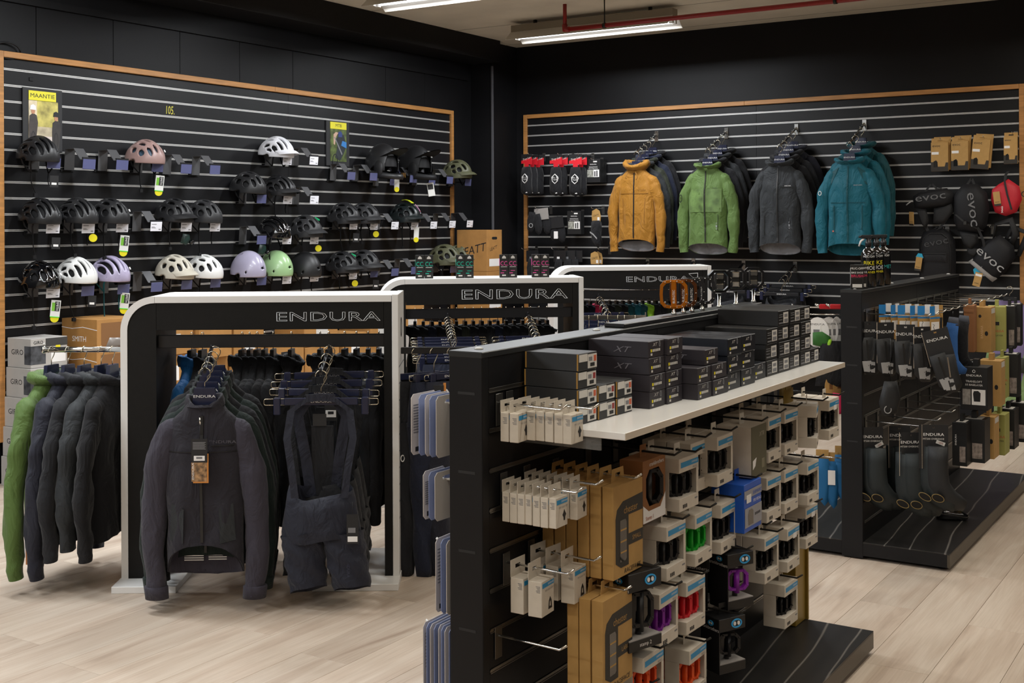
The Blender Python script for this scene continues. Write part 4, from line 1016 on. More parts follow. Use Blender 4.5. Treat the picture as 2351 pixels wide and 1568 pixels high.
def gondola(label, y0, y1, slots):
    t = thing('gondola', label, 'shop gondola', (0, 0, 0))
    obj('end_upright', MB().box(GXL, GX, y0, y0 + .03, .006, GT - .002, bev=.002), GMET, t)
    up = t.children[-1] if t.children else None
    for z in slots: obj('slot', MB().box(GXL + .028, GX - .022, y0 - .0006, y0 + .004, z, z + .007), INK, bpy.data.objects[t.children[0].name])
    obj('end_upright', MB().box(GXL, GX, y1 - .03, y1, .006, GT - .002, bev=.002), GMET, t)
    cap = obj('top_cap', MB().box(GXL - .001, GX + .001, y0 - .001, y1 + .001, GT - .016, GT, bev=.002), mat('cap_black', '232425', .38, spec=.45), t)
    for k in range(4): obj('screw_cap', MB().lathe([(.012, 0), (.011, .003), (.006, .005)], 12), mat('screw_white', 'b9b9b6', .3), cap, ((GX + GXL) / 2 + .0, y0 + .06 + k * (y1 - y0 - .12) / 3, GT))
    obj('core', MB().box(GXL + .022, GX - .022, y0 + .03, y1 - .03, .05, GT - .016), MATTE, t)
    zs = [1.171 - .1 * k for k in range(11)]; L = y1 - y0 - .06
    n2 = 2
    for side in (0, 1):
        bounds = [GT - .016] + zs + [.075]
        for k in range(len(bounds) - 1):
            hi, lo = bounds[k] - (.006 if k else 0), bounds[k + 1] + (.006 if k < len(bounds) - 2 else 0)
            for q in range(n2):
                me = cached(('gs', round(L, 3), round(hi - lo, 4)), lambda: MB().box(0, .017, 0, L / n2 - .001, 0, hi - lo, bev=.001).mesh('slat'))
                obj('slat', me, GMET, t, ((GX - .018) if side == 0 else GXL + .001, y0 + .03 + q * L / n2, lo))
        for z in zs:
            me = cached(('gr', round(L, 3)), lambda: MB().add([(a, y, b) for y in (0, L) for a, b in ((.0, .006), (.002, .0055), (.002, .0035), (-.006, .002), (-.006, -.002), (.002, -.0035), (.002, -.0055), (0, -.006))], [(i, i + 8, (i + 1) % 8 + 8, (i + 1) % 8) for i in range(8)]).mesh('slot_rail'))
            o = obj('slot_rail', me, mat('rail_dull', '8f8c88', .35, metal=1.), t, (GX if side == 0 else GXL, y0 + .03, z))
            if side: o.scale = (-1, 1, 1)
    for side in (0, 1):
        x0, x1 = (GX - .012, -1.27) if side == 0 else (-2.157, GXL + .012)
        bs = obj('base_deck', MB().box(x0, x1, y0 + .002, y1, .076, .082, bev=.001), MARBLE, t)
        obj('base_fascia', MB().box(x1 - .012 if side == 0 else x0, x1 if side == 0 else x0 + .012, y0 + .002, y1, .018, .0765, bev=.001), FASC if side == 0 else GMET, t)
        for yy in (y0 + .002, y1 - .012): obj('base_end', MB().box(x0, x1 - .011 if side == 0 else x1, yy, yy + .01, .018, .0765), GMET, t)
        for yy in (y0 + .06, y1 - .06): obj('levelling_foot', MB().lathe([(.018, 0), (.018, .006), (.007, .008), (.007, .02)], 12), MATTE, t, ((x1 - .05) if side == 0 else x0 + .05, yy, 0))
    return t
gondola('black slotted gondola with white shelf of dark cartons and pedal packs below', 2.456, 4.44, (1.162, .965, .768, .572))
gondola('black slotted gondola hung with gloves, overshoes and base-layer boxes', 5.645, 7.68, (1.09, .91, .73, .55))
# ---- white shelf
SHX, SHZ = -1.348, 1.075
yj = AT(1814, 872, z=SHZ).y
for k, (a, b) in enumerate(((2.612, yj - .001), (yj + .001, 4.362))):
    t = thing('wall_shelf', 'white shelf board full of dark cartons on the gondola, ' + ('longer piece' if k == 0 else 'shorter piece beyond the joint'), 'shelf', (GX + .003, a, SHZ), 0)
    obj('board', MB().box(0, SHX - GX - .003, 0, b - a, -.018, 0, bev=.0012), mat('shelf_white', 'e6e5e3', .22, spec=.5), t)
    obj('edge_band', MB().box(SHX - GX - .0032, SHX - GX - .002, 0, b - a, -.0175, -.0005), mat('edge_cream', 'c6b9a8', .5), t)
    for yy in (.006, b - a - .012): obj('bracket', MB().box(0, .24, yy, yy + .006, -.05, -.018), CLEARM, t)
# ---- cartons on the shelf; front faces +x
CD = mat('carton_dark', '252628', .55, var=.08, vscale=20); CB = mat('carton_violet', '28242a', .5); CN = mat('carton_navy', '12161f', .4); CK = mat('carton_black', '161617', .45)
LABW = mat('label_white', 'c9c5bf', .6); LRED = mat('label_red', '8d2b2b', .6); LORG = mat('label_orange', 'bf5a3a', .6); CEDGE = mat('card_edge', '9a7434', .8)
def carton(label, y0, y1, xf, z0, h, L, style, group='cartons on the white shelf'):
    m = {'grey': CD, 'xt': CB, 'navy': CN, 'code': CK}[style]
    w_ = y1 - y0
    t = thing('carton', label, 'carton', (xf, (y0 + y1) / 2, z0 + .0004), PI / 2, group, None)
    t.rotation_euler = (0, 0, PI / 2 + random.uniform(-.012, .012))
    obj('body', cached(('cb', round(w_, 3), h, round(L, 3)), lambda: MB().box(-w_ / 2 + .001, w_ / 2 - .001, 0, L, 0, h - .001, bev=.0015).mesh('body')), m, t)
    if style == 'grey':
        obj('edge', MB().box(-w_ / 2, -w_ / 2 + .0018, L - .004, L, .002, h - .002), CEDGE, t); obj('edge', MB().box(-w_ / 2, -w_ / 2 + .0016, -.0006, .003, .002, h - .002), CEDGE, t)
        lb = obj('label', MB().box(.0, w_ / 2 - .004, -.0008, 0, .004, h - .006), LABW, t)
        obj('stamp', MB().box(w_ / 2 - .02, w_ / 2 - .008, -.0014, -.0007, h * .45, h - .010), random.choice((LRED, LRED, LORG)), lb)
        obj('bars', MB().box(.012, .034, -.0014, -.0007, .008, h * .38), INK, lb); obj('print', MB().box(.005, .022, -.0014, -.0007, h * .5, h * .72), GREYINK, lb)
        obj('sticker', MB().box(-w_ / 2 + .006, -.002, -.0008, 0, h * .5, h - .004), LABW, t)
    elif style == 'code':
        lb = obj('label', MB().box(-.004, w_ / 2 - .012, -.0008, 0, .008, h - .008), LABW, t); obj('bars', MB().box(.002, w_ / 2 - .018, -.0014, -.0007, .011, h * .42).box(.004, w_ / 2 - .022, -.0014, -.0007, h * .55, h - .014), GREYINK, lb, kind='stuff')
        obj('print', MB().box(-w_ / 2 + .008, -.010, -.0008, 0, .008, .012).box(-w_ / 2 + .008, -.018, -.0008, 0, .02, .022).box(-w_ / 2 + .008, -.014, -.0008, 0, .03, .032).box(-w_ / 2 + .008, -.014, -.0008, 0, .037, .039), GREYINK, t, kind='stuff')
    else:
        lettering('XT', .009, LABW, t, (-w_ * .12, -.0008, h * .76), stretch=1.5, shear=.4)
        obj('emblem', MB().ring([(.02 + .005 * math.cos(q * PI / 4), h * .76 + .009 * math.sin(q * PI / 4)) for q in range(8)], [(.02 + .003 * math.cos(q * PI / 4), h * .76 + .006 * math.sin(q * PI / 4)) for q in range(8)], -.0008, .0002), GREYINK, t)
        obj('dot', MB().box(-w_ * .36, -w_ * .36 + .007, -.0008, 0, h * .33, h * .33 + .008), YEL, t)
        for q in range(5): obj('icon', MB().box(-w_ * .36 + .012 + q * .010, -w_ * .36 + .018 + q * .010, -.0008, 0, h * .34, h * .34 + .007), LABW, t)
        obj('icon', MB().box(-w_ * .36, -w_ * .36 + .009, -.0008, 0, .006, .012), LABW, t)
        if style == 'xt': lettering('XT', .016, mat('tone_grey', '77747a', .4), t, (-w_ / 2 - .0002, L * .45, h * .45), (0, 0, -PI / 2), stretch=1.6, shear=.4)
H1, H2, H3 = .0455, .0465, .053
def stack(y0, y1, xf, n, h, L, style, what, dz=0, j=.004):
    for k in range(n):
        dy = random.uniform(-j, j)
        lab = what + (', bottom of its stack', ', second layer', ', third layer', ', topmost layer')[min(k, 3)] if n > 1 else what + ', lying singly'
        carton(lab, y0 + dy, y1 + dy, xf + random.uniform(-.003, .003), SHZ + dz + k * h, h, L, style)
stack(2.645, 2.746, -1.498, 4, H1, .158, 'grey', 'dark grey carton with red-stamped label in the tall stack', j=.0)
stack(2.748, 2.842, -1.496, 2, H1, .158, 'grey', 'dark grey carton with white label in the middle low stack', j=.0)
stack(2.844, 2.934, -1.49, 2, H1, .158, 'grey', 'dark grey carton with orange-stamped label in the low stack', j=.0)
stack(2.985, 3.085, -1.466, 4, H2, .19, 'xt', 'violet-black lettered carton in the pair of stacks beside the grey ones', j=.001)
stack(3.087, 3.192, -1.460, 4, H2, .19, 'xt', 'violet-black lettered carton in the farther of the paired stacks', j=.001)
stack(3.205, 3.305, -1.418, 2, H2, .2, 'xt', 'violet-black lettered carton before the navy cartons', j=.001)
stack(3.307, 3.42, -1.416, 2, H2, .2, 'xt', 'violet-black lettered carton touching the navy cartons', j=.001)
carton('single violet-black carton lying across two low stacks', 3.27, 3.37, -1.425, SHZ + 2 * H2, H2, .2, 'xt')
stack(3.425, 3.54, -1.42, 3, H3, .23, 'navy', 'navy lettered carton in the nearer navy stack', j=.002)
stack(3.542, 3.66, -1.422, 3, H3, .23, 'navy', 'navy lettered carton in the farther navy stack', j=.002)
stack(3.70, 3.805, -1.440, 1, H3, .21, 'navy', 'navy lettered carton next to the bar-coded cartons')
for k, (a, b, n) in enumerate(((3.81, 3.92, 3), (3.922, 4.032, 4), (4.034, 4.144, 4), (4.146, 4.256, 4), (4.258, 4.355, 1))):
    stack(a, b, -1.440, n, H3, .22, 'code', ('black bar-coded carton in the first code-labelled stack', 'black bar-coded carton in the second code-labelled stack', 'black bar-coded carton in the third code-labelled stack', 'black bar-coded carton in the fourth code-labelled stack', 'black bar-coded carton at the shelf end')[k], j=.001)
# ---- hooks
def hook(y, z, L, side=1, label=None, m=None, x0=None, group='prong hooks'):
    """single prong hook on a slatted face; side +1 sticks out to +x, -1 to -x"""
    t = thing('display_hook', label or 'metal prong hook in a gondola slot', 'hook', ((GX if side > 0 else GXL) if x0 is None else x0, y, z), 0 if side > 0 else PI, group)
    obj('plate', cached('hkp', lambda: MB().box(.001, .003, -.016, .016, -.075, .006, bev=.0008).mesh('plate')), mat('hook_plate', '777674', .3, metal=.9), t)
    obj('prong', cached(('hk', round(L, 3)), lambda: MB().tube([(.002, 0, -.018), (L * .5, 0, -.020), (L - .02, 0, -.022), (L, 0, -.008)], .0032, 8).mesh('prong')), m or CHROME, t)
    return t
# ---- small cream boxes with header tab
CREAM = mat('cream_card', 'c9c0b2', .7, var=.05, vscale=30); CREAMD = mat('cream_inner', '9d8a63', .8)
def small_box(label, xf, y, ztop, w_, h, d, tab, group, icon=0, code=False):
    t = thing('boxed_cleats', label, 'boxed part', (xf, y, ztop), PI / 2, group); t.rotation_euler = (0, 0, PI / 2 + random.uniform(-.09, .09))
    obj('box', cached(('sb', w_, h, d), lambda: MB().box(-w_ / 2, w_ / 2, 0, d, -h, 0, bev=.001).mesh('box')), CREAM, t)
    tb = cached(('st', w_, tab, d), lambda: MB().ring([(-w_ / 2, 0), (w_ / 2, 0), (w_ / 2, tab), (-w_ / 2, tab)], [(-.012, tab * .42), (.012, tab * .42), (.012, tab * .66), (-.012, tab * .66)], d - .0012, d).mesh('hang_tab'))
    obj('hang_tab', tb, CREAM, t)
    s_ = obj('stripe', MB().box(-w_ / 2 + .004, w_ / 2 - .001, -.0007, 0, -.017, -.006), BLUE, t); lettering('SHIMANO', .005, PAPER, s_, (w_ * .22, -.0009, -.0115))
    if icon == 1: obj('emblem', MB().prism([(.012 + a, -h * .62 + b) for a, b in ((-.003, -.014), (.003, -.014), (.004, -.006), (.009, 0), (.004, .006), (0, .013), (-.004, .006), (-.009, 0), (-.004, -.006))], -.0008, 0), INK, t)
    elif icon == 2: obj('emblem', MB().ring([(.012 + a, -h * .72 + b) for a, b in ((-.01, -.012), (.01, -.012), (.007, .008), (0, .018), (-.007, .008))], [(.012 + a * .45, -h * .72 + b * .5) for a, b in ((-.01, -.012), (.01, -.012), (.007, .008), (0, .018), (-.007, .008))], -.0008, .0002), INK, t)
    if icon: lettering('SPD CLEAT SET', .0045, GREYINK, t, (.006, -.0008, -.026))
    for k in range(5): obj('print', cached('sbp%d' % k, lambda: MB().box(-.0005, 0, .004, .016 - .002 * (k % 3), -.0006, .0006).mesh('print')), GREYINK, t, (-w_ / 2 - .0002, 0, -.012 - k * .0035))
    return t
def run(label, px, py, y, n, w_, h, d, tab, group, icon=1, gap=.002, zadj=0, Lh=.2, hz=None, first=None, fl=None):
    c = AT(px, py, y=y); zt = c.z + h / 2
    hook(y, zt + tab * .54 + .02, max(Lh, c.x - GX + .06), label='chrome prong hook carrying ' + group)
    for k in range(n):
        xf = c.x - k * (d + gap)
        if xf - d < GX + .004: break
        small_box((fl or label) if k == 0 else label, xf, y + random.uniform(-.002, .002), zt, w_, h, d, tab, group, icon if k == 0 else 0)
run('cream cleat box one behind another on the inner hook, upper row', 1202, 980, 2.53, 3, .06, .072, .024, .03, 'cream boxes on the upper inner hook', fl='foremost cream cleat box on the inner hook, upper row')
run('cream cleat box one behind another on the outer hook, upper row', 1326, 983, 2.578, 6, .06, .072, .024, .03, 'cream boxes on the upper outer hook', fl='foremost cream cleat box on the outer hook, upper row')
run('slim cream cleat box in the long file on the second row', 1289, 1175, 2.55, 7, .058, .074, .0205, .03, 'cream boxes in the long file', fl='foremost slim cream cleat box of the long file, second row')
run('slim cream cleat box in the file behind the long one, second row', 1337, 1155, 2.66, 7, .058, .074, .0205, .03, 'cream boxes in the rear file', fl='foremost slim cream cleat box beside the tall brown boxes')
run('larger cream shoe-plate box on the third row, inner hook', 1258, 1370, 2.56, 2, .068, .088, .038, .042, 'larger cream boxes, inner hook', icon=2, gap=.012, fl='foremost larger cream box on the inner hook, third row')
run('larger cream shoe-plate box on the third row, outer hook', 1333, 1340, 2.68, 3, .068, .088, .038, .042, 'larger cream boxes, outer hook', icon=2, gap=.008, fl='foremost larger cream box with yellow-tipped window, third row')
hook(2.521, .571, .2, label='bare chrome prong hook low on the slatted gondola')
# ---- tall brown boxes
KR2 = mat('brown_card', 'b08a50', .75, var=.06, vscale=25)
def tall_box(label, xf, y, ztop, group, size, front):
    w_, h, d = .165, .24, .032
    t = thing('tall_carton', label, 'carton', (xf, y, ztop), PI / 2, group); t.rotation_euler = (0, 0, PI / 2 + random.uniform(-.02, .02))
    obj('box', cached('tb', lambda: MB().box(-w_ / 2, w_ / 2, 0, d, -h, 0, bev=.0012).mesh('box')), KR2, t)
    obj('hang_tab', cached('tbt', lambda: MB().ring([(-.035, 0), (.035, 0), (.03, .034), (-.03, .034)], [(-.014, .012), (.014, .012), (.014, .022), (-.014, .022)], d - .0015, d).mesh('hang_tab')), KR2, t)
    if front:
        p = obj('panel', MB().prism([(-w_ / 2 + .012, -.2), (-w_ / 2 + .04, -.215), (.0, -.215), (.0, -.165), (w_ / 2 - .001, -.165), (w_ / 2 - .001, -.135), (.0, -.135), (.0, -.085), (w_ / 2 - .001, -.085), (w_ / 2 - .001, -.04), (-.03, -.045), (-w_ / 2 + .02, -.062), (-w_ / 2 + .012, -.085)], -.0006, 0), mat('panel_brown_black', '2b2925', .6), t)
        lettering('chester', .019, KR2, t, (.012, -.0010, -.07), stretch=.95)
        obj('window', MB().prism([(-.048, -.2), (-.018, -.2), (-.012, -.195), (-.012, -.1), (-.018, -.092), (-.048, -.092)], -.0012, 0), GLOSS, t)
        for z in (-.12, -.15, -.178): obj('strap', MB().box(-.046, -.013, -.0018, -.0010, z, z + .004), KR2, t)
        lettering(size, .012, KR2, t, (.045, -.0010, -.15)); lettering('RACEFACE', .012, INK, t, (.02, -.0008, -.228), stretch=1.1, shear=.2)
    else:
        pass
    return t
for nm, (px, py), n, size in (('small', (1442, 1212), 6, 'SMALL'), ('large', (1418, 1470), 3, 'LARGE')):
    c = AT(px, py, x=-1.443); zt = c.z + .12
    hook(c.y, zt + .034, .26, label='prong hook of the tall brown boxes, ' + nm)
    for k in range(n):
        tall_box(('foremost tall brown grip box, size %s' % nm) if k == 0 else 'tall brown box behind the foremost one, size %s' % nm, -1.443 - k * .036, c.y + random.uniform(-.002, .002), zt, 'tall brown boxes, size ' + nm, size, k == 0)
# ---- pedal packs
def pedal_mesh():
    m = MB(); o = [(-.046, -.028), (-.03, -.048), (.03, -.048), (.046, -.028), (.046, .028), (.03, .048), (-.03, .048), (-.046, .028)]
    m.ring(o, [(a * .74, b * .78) for a, b in o], -.008, .008)
    m.tube([(0, 0, -.06), (0, 0, .046)], .011, 10)
    for a, b in o: 
        m.tube([(a * .87, -.012, b * .88), (a * .87, .012, b * .88)], .0022, 6)
    return m.mesh('pedal')
PEDAL = pedal_mesh()
PC = {'black': mat('pedal_black', '19191b', .4), 'green': mat('pedal_green', '12a12c', .4), 'purple': mat('pedal_purple', '7d1f96', .4), 'red': mat('pedal_red', 'd0232f', .4), 'orange': mat('pedal_orange', 'e0531a', .4), 'spd': mat('pedal_spd', '28282a', .25, metal=.6)}
def carton_win(w_, h, d):
    m = MB(); a, b = .041, .037
    m.box(-w_ / 2, w_ / 2, 0, d, -a, 0, bev=.0012); m.box(-w_ / 2, w_ / 2, 0, d, -h, -h + b, bev=.0012)
    m.box(-w_ / 2 + .001, w_ / 2 - .001, d - .002, d, -h + b, -a); m.box(w_ / 2 - .002, w_ / 2, 0, d - .002, -h + b, -a)
    m.box(-w_ / 2, -w_ / 2 + .002, d * .42, d - .002, -h + b, -a); m.box(w_ / 2 - .014, w_ / 2 - .001, .0, .0015, -h + b, -a)
    return m.mesh('carton')
def tabmesh(w_, d): return cached(('ptab', d), lambda: MB().ring([(-.02, -.001), (.02, -.001), (.018, .034), (-.018, .034)], [(-.010, .012), (.010, .012), (.010, .019), (-.010, .019)], d * .5 - .0015, d * .5).mesh('hang_tab'))
def pack(label, px, py, col, X=-1.43, w_=.125, h=.15, d=.078, n=1, yaw=0., group='pedal packs on hooks', sticker=False, rod=True):
    c = AT(px, py, x=X); zt = c.z + h / 2
    for k in range(n):
        x = X - k * (d + .004)
        if x - d < GX + .002: break
        t = thing('pedal_pack', label if k == 0 else 'cream pedal pack hidden behind another on the same hook', 'pedal pack', (x, c.y, zt), PI / 2 + yaw + random.uniform(-.03, .03), group)
        obj('carton', cached(('pk', w_, h, d), lambda: carton_win(w_, h, d)), CREAM, t); obj('hang_tab', tabmesh(w_, d), CREAM, t)
        if k == 0:
            s_ = obj('stripe', cached(('ps', w_), lambda: MB().box(-w_ / 2 + .010, w_ / 2 - .002, -.0007, 0, -.027, -.012).mesh('stripe')), BLUE, t); lettering('SHIMANO', .006, PAPER, s_, (w_ * .28, -.0009, -.0195))
            lettering('PEDALS', .006, GREYINK, t, (w_ * .3, -.0007, -.035))
            for q in range(3): obj('icon', cached(('pi', q, w_, h), lambda: MB().box(-w_ / 2 + .022 + q * .010, -w_ / 2 + .028 + q * .010, -.0008, 0, -h + .008, -h + .018).mesh('icon')), INK, t)
            obj('print', MB().box(w_ / 2 - .025, w_ / 2 - .008, -.0008, 0, -h + .022, -h + .026), GREYINK, t)
            if sticker: obj('sticker', MB().box(-.005, .03, -.0011, 0, -.062 + .018, -.026), PAPER, t)
        for q, (dx, a) in enumerate(((-.026, -.55), (.022, -.4))):
            o = obj('pedal', PEDAL, PC[col], t, (dx, d * .42, -.077), (0, 0, a)); o.scale = (.6, 1.3, .74)
    if rod: hook(c.y, zt + .036, X - GX + .04, m=DARKM, label='dark prong hook carrying ' + ('%s pedals' % col), group='hooks of the pedal packs')
k = 0
top = 'under the white shelf'
for px, py, col, X, lab, n in [
    (1582, 1107, 'black', -1.425, 'cream pack of black flat pedals, first in the row under the white shelf', 2), (1606, 1070, 'black', -1.47, 'cream pack of black flat pedals half hidden behind its neighbour under the shelf', 2),
    (1665, 1054, 'black', -1.43, 'cream pack of black flat pedals beside the olive closed box', 2), (1779, 1006, 'spd', -1.44, 'cream pack of clip pedals touching the olive closed box', 2), (1817, 990, 'spd', -1.44, 'cream pack of clip pedals second from the olive box', 2), (1877, 975, 'spd', -1.415, 'cream pack of clip pedals turned askew near the shelf end', 2), (1915, 960, 'spd', -1.43, 'cream pack of clip pedals with price sticker at the shelf end', 2),
    (1553, 1262, 'black', -1.43, 'cream pack of black flat pedals beside the green ones and brown boxes', 1), (1616, 1232, 'green', -1.43, 'cream pack of bright green flat pedals', 1), (1673, 1207, 'black', -1.43, 'cream pack of black flat pedals between green pedals and blue box', 1), (1777, 1142, 'spd', -1.44, 'cream pack of clip pedals touching the blue box', 2), (1817, 1124, 'spd', -1.44, 'cream pack of clip pedals second from the blue box', 2), (1867, 1106, 'spd', -1.43, 'cream pack of clip pedals third from the blue box', 2),
    (1536, 1415, 'purple', -1.43, 'cream pack of purple flat pedals', 1), (1598, 1386, 'red', -1.43, 'cream pack of red flat pedals', 1), (1772, 1280, 'spd', -1.43, 'cream pack of clip pedals below the blue box', 2), (1822, 1256, 'spd', -1.43, 'cream pack of clip pedals with sticker, before the gold box', 1), (1864, 1206, 'spd', -1.46, 'cream pack of clip pedals with sticker in front of the gold box', 1), (1817, 1384, 'spd', -1.43, 'lowest cream pack of clip pedals, just above the marbled base', 1),
    (1501, 1560, 'orange', -1.43, 'lowest cream pack of orange flat pedals beside the tall brown box', 1), (1603, 1540, 'orange', -1.43, 'cream pack of orange flat pedals in the bottom row, bare side showing', 2)]:
    pack(lab, px, py, col, X, n=n, yaw=.3 if 'askew' in lab else 0, sticker='sticker' in lab)
# olive closed box
def closed_box(name, label, px, py, X, w_, h, d, m, fm, fn):
    c = AT(px, py, x=X); zt = c.z + h / 2
    t = thing(name, label, 'pedal box', (X, c.y, zt), PI / 2)
    obj('box', MB().box(-w_ / 2, w_ / 2, .001, d, -h, 0, bev=.0015), m, t); obj('hang_tab', tabmesh(w_, d), m, t)
    if fm: obj('front', MB().box(-w_ / 2, w_ / 2, 0, .0014, -h, 0), fm, t)
    fn(t, w_, h); hook(c.y, zt + .036, X - GX + .03, m=DARKM, label='dark prong hook of the ' + label[:24]); return t
OLC = mat('olive_card', '55533f', .5)
def fx(t, w_, h):
    lettering('XTR', .014, mat('silver_print', 'a5a294', .4), t, (.02, -.0008, -.03), stretch=1.1, shear=.3); obj('sticker', MB().prism([(-.055, -.135), (-.035, -.125), (-.025, -.1), (-.055, -.108)], -.0008, 0), PAPER, t)
    obj('print', MB().box(.02, .045, -.0007, 0, -.14, -.11), mat('silver_print2', '77745f', .4), t)
closed_box('pedal_box', 'olive-fronted closed cream pedal box under the white shelf', 1743, 1033, -1.41, .13, .16, .12, CREAM, OLC, fx)
BLUB = mat('blue_carton', '1653b8', .4); SILV = mat('silver_card', '8f9199', .4)
def fb(t, w_, h):
    obj('panel', MB().box(-w_ / 2, w_ / 2, -.0006, 0, -.045, -.02), SILV, t); obj('panel', MB().box(-w_ / 2 + .004, w_ / 2, -.0006, 0, -h + .015, -.075), SILV, t)
    lettering('SHIMANO', .012, BLUB, t, (.035, -.0010, -.035)); lettering('SPD PEDALS', .009, PAPER, t, (.035, -.0008, -.06)); obj('window', MB().prism([(-.04, -.13), (.0, -.13), (.0, -.09), (-.01, -.083), (-.035, -.083), (-.044, -.1)], -.0012, 0), GLOSS, t)
    obj('label', MB().box(-.055, -.018, -.0012, 0, -.06, -.035, bev=.0005), PAPER, t)
    for q in range(4): obj('icon', MB().box(.015 + .012 * q, .022 + .012 * q, -.0010, 0, -.108, -.1), INK, t)
closed_box('pedal_box', 'bright blue and silver pedal box among the cream packs', 1729, 1160, -1.40, .145, .15, .11, BLUB, None, fb)
# brown octagon-window box
c = AT(1502, 1122, x=-1.455)
t = thing('pedal_box', 'orange-brown pedal box with octagonal window and white foot', 'pedal box', (-1.455, c.y, c.z + .085), PI / 2)
OB = mat('orange_kraft', '85562c', .7, var=.05)
oc = [(-.05, -.10), (-.05, -.05), (-.03, -.028), (.03, -.028), (.05, -.05), (.05, -.10), (.03, -.128), (-.03, -.128)]
sq_ = [(-.07, -.135), (-.07, -.03), (-.04, 0), (.04, 0), (.07, -.03), (.07, -.135), (.05, -.17), (-.05, -.17)]
sq_ = [(-.07, -.17 + .06), (-.07, -.06), (-.035, 0), (.035, 0), (.07, -.06), (.07, -.11), (.035, -.17), (-.035, -.17)]
fr = MB().ring([(-.07, -.11), (-.07, -.05), (-.07, 0), (.07, 0), (.07, -.05), (.07, -.11), (.07, -.17), (-.07, -.17)], [(-.05, -.10), (-.05, -.05), (-.03, -.028), (.03, -.028), (.05, -.05), (.05, -.10), (.03, -.128), (-.03, -.128)], 0, .002)
obj('front', fr, OB, t); obj('sides', MB().box(-.07, -.068, .002, .07, -.17, 0).box(.068, .07, .002, .07, -.17, 0).box(-.068, .068, .068, .07, -.17, 0).box(-.068, .068, .002, .068, -.002, 0).box(-.068, .068, .002, .068, -.17, -.168), OB, t)
obj('foot_print', MB().prism([(-.069, -.169), (.069, -.169), (.069, -.105), (.038, -.14), (-.035, -.14), (-.069, -.12)], -.0006, 0), PAPER, t)
lettering('crankbrothers', .011, PAPER, t, (.015, -.0006, -.014)); lettering('Stamp 1', .011, mat('orange_ink', 'a55a2c', .6), t, (-.03, -.0012, -.158)); obj('hang_tab', tabmesh(.14, .07), OB, t)
o = obj('pedal', PEDAL, PC['black'], t, (0, .02, -.08), (0, 0, -.5)); o.scale = (1, 1.3, 1)
hook(c.y, c.z + .085 + .036, .29, m=DARKM, label='dark prong hook of the orange-brown pedal box')
# black window boxes with blue oval
CBK = mat('box_black', '131314', .45); OVB = mat('oval_blue', '2f9fe0', .4)
def crank_box(label, px, py, X, w_, h, d, col, mode, yaw=0.):
    c = AT(px, py, x=X)
    t = thing('pedal_box', label, 'pedal box', (X, c.y, c.z + h / 2), PI / 2 + yaw)
    hd = h * .24
    obj('header', MB().box(-w_ / 2, w_ / 2, 0, d, -hd, 0, bev=.0015), CBK, t); obj('base', MB().box(-w_ / 2, w_ / 2, 0, d, -h, -h + .028, bev=.001), CBK, t)
    obj('back', MB().box(-w_ / 2, w_ / 2, d - .003, d, -h + .028, -hd).box(-w_ / 2, -w_ / 2 + .003, d * .30 if mode else 0.001, d - .003, -h + .028, -hd), CBK, t)
    obj('floor_card', MB().box(-w_ / 2 + .003, w_ / 2 - .001, .001, d - .004, -h + .028, -h + .030).box(-w_ / 2 + .003, -w_ / 2 + .0045, d * .3, d - .004, -h + .03, -hd), mat('card_grey', '8f8a86', .6), t)
    def oval(m_, x, z, s, rot, loc):
        e = [(s * (1.6 if abs(math.cos(q)) > 0 else 1) * math.cos(q) * .95, s * math.sin(q)) for q in [2 * PI * i / 16 for i in range(16)]]
        g = obj('emblem', MB().ring(e, [(a * .78, b * .7) for a, b in e], -.001, .001), OVB, t, loc, rot)
        for sx in (-1, 1): obj('dot', MB().prism([(sx * s * .55 + s * .35 * math.cos(q * PI / 5), s * .45 * math.sin(q * PI / 5)) for q in range(10)], -.001, .001), PAPER, g)
    oval(None, 0, 0, .014, (0, 0, 0), (w_ * .15, -.001, -hd * .5))
    oval(None, 0, 0, .008, (0, 0, -PI / 2), (-w_ / 2 - .0008, d * .45, -hd * .45))
    lettering('crankbrothers', .010, PAPER, t, (-w_ / 2 - .0006, d * .5, -hd * .85), (0, 0, -PI / 2))
    if mode: lettering('stamp 2', .010, PAPER, t, (0, -.0006, -h + .014))
    o = obj('pedal', PEDAL, col, t, (.005, d * .3, -h * .52), (0, 0, -.3)); o.scale = (.8, 1.1, h / .2 * (.95 if mode else .78)); 
    ax = obj('axle', MB().tube([(0, 0, -.06), (0, 0, .0)], [.009, .006], 10), GLOSS, t, (.005, d * .4, -h + .09))
    obj('hang_tab', tabmesh(w_, d), CBK, t)
    hook(c.y, c.z + h / 2 + .036, X - GX + .04, m=DARKM, label='dark prong hook of the ' + label[:40])
crank_box('black window box with large black platform pedal, beside the tall brown boxes', 1482, 1400, -1.42, .125, .205, .08, PC['black'], 1, -.3)
crank_box('black window box with purple clip pedal, hung askew', 1701, 1333, -1.40, .105, .17, .085, PC['purple'], 0, -.45)
crank_box('black window box with black pedal hidden behind the purple one', 1640, 1333, -1.50, .105, .16, .085, PC['black'], 0)
crank_box('lowest black window box, just above the marbled base', 1682, 1480, -1.40, .105, .165, .085, PC['spd'], 0, -.45)
hook(AT(1790, 1348, x=-1.43).y - .06, .60, .23, m=DARKM, label='bare dark prong hook beside the purple pedal box')
hook(AT(1500, 1500, x=-1.43).y, .37, .25, m=DARKM, label='bare dark prong hook low by the orange pedals')
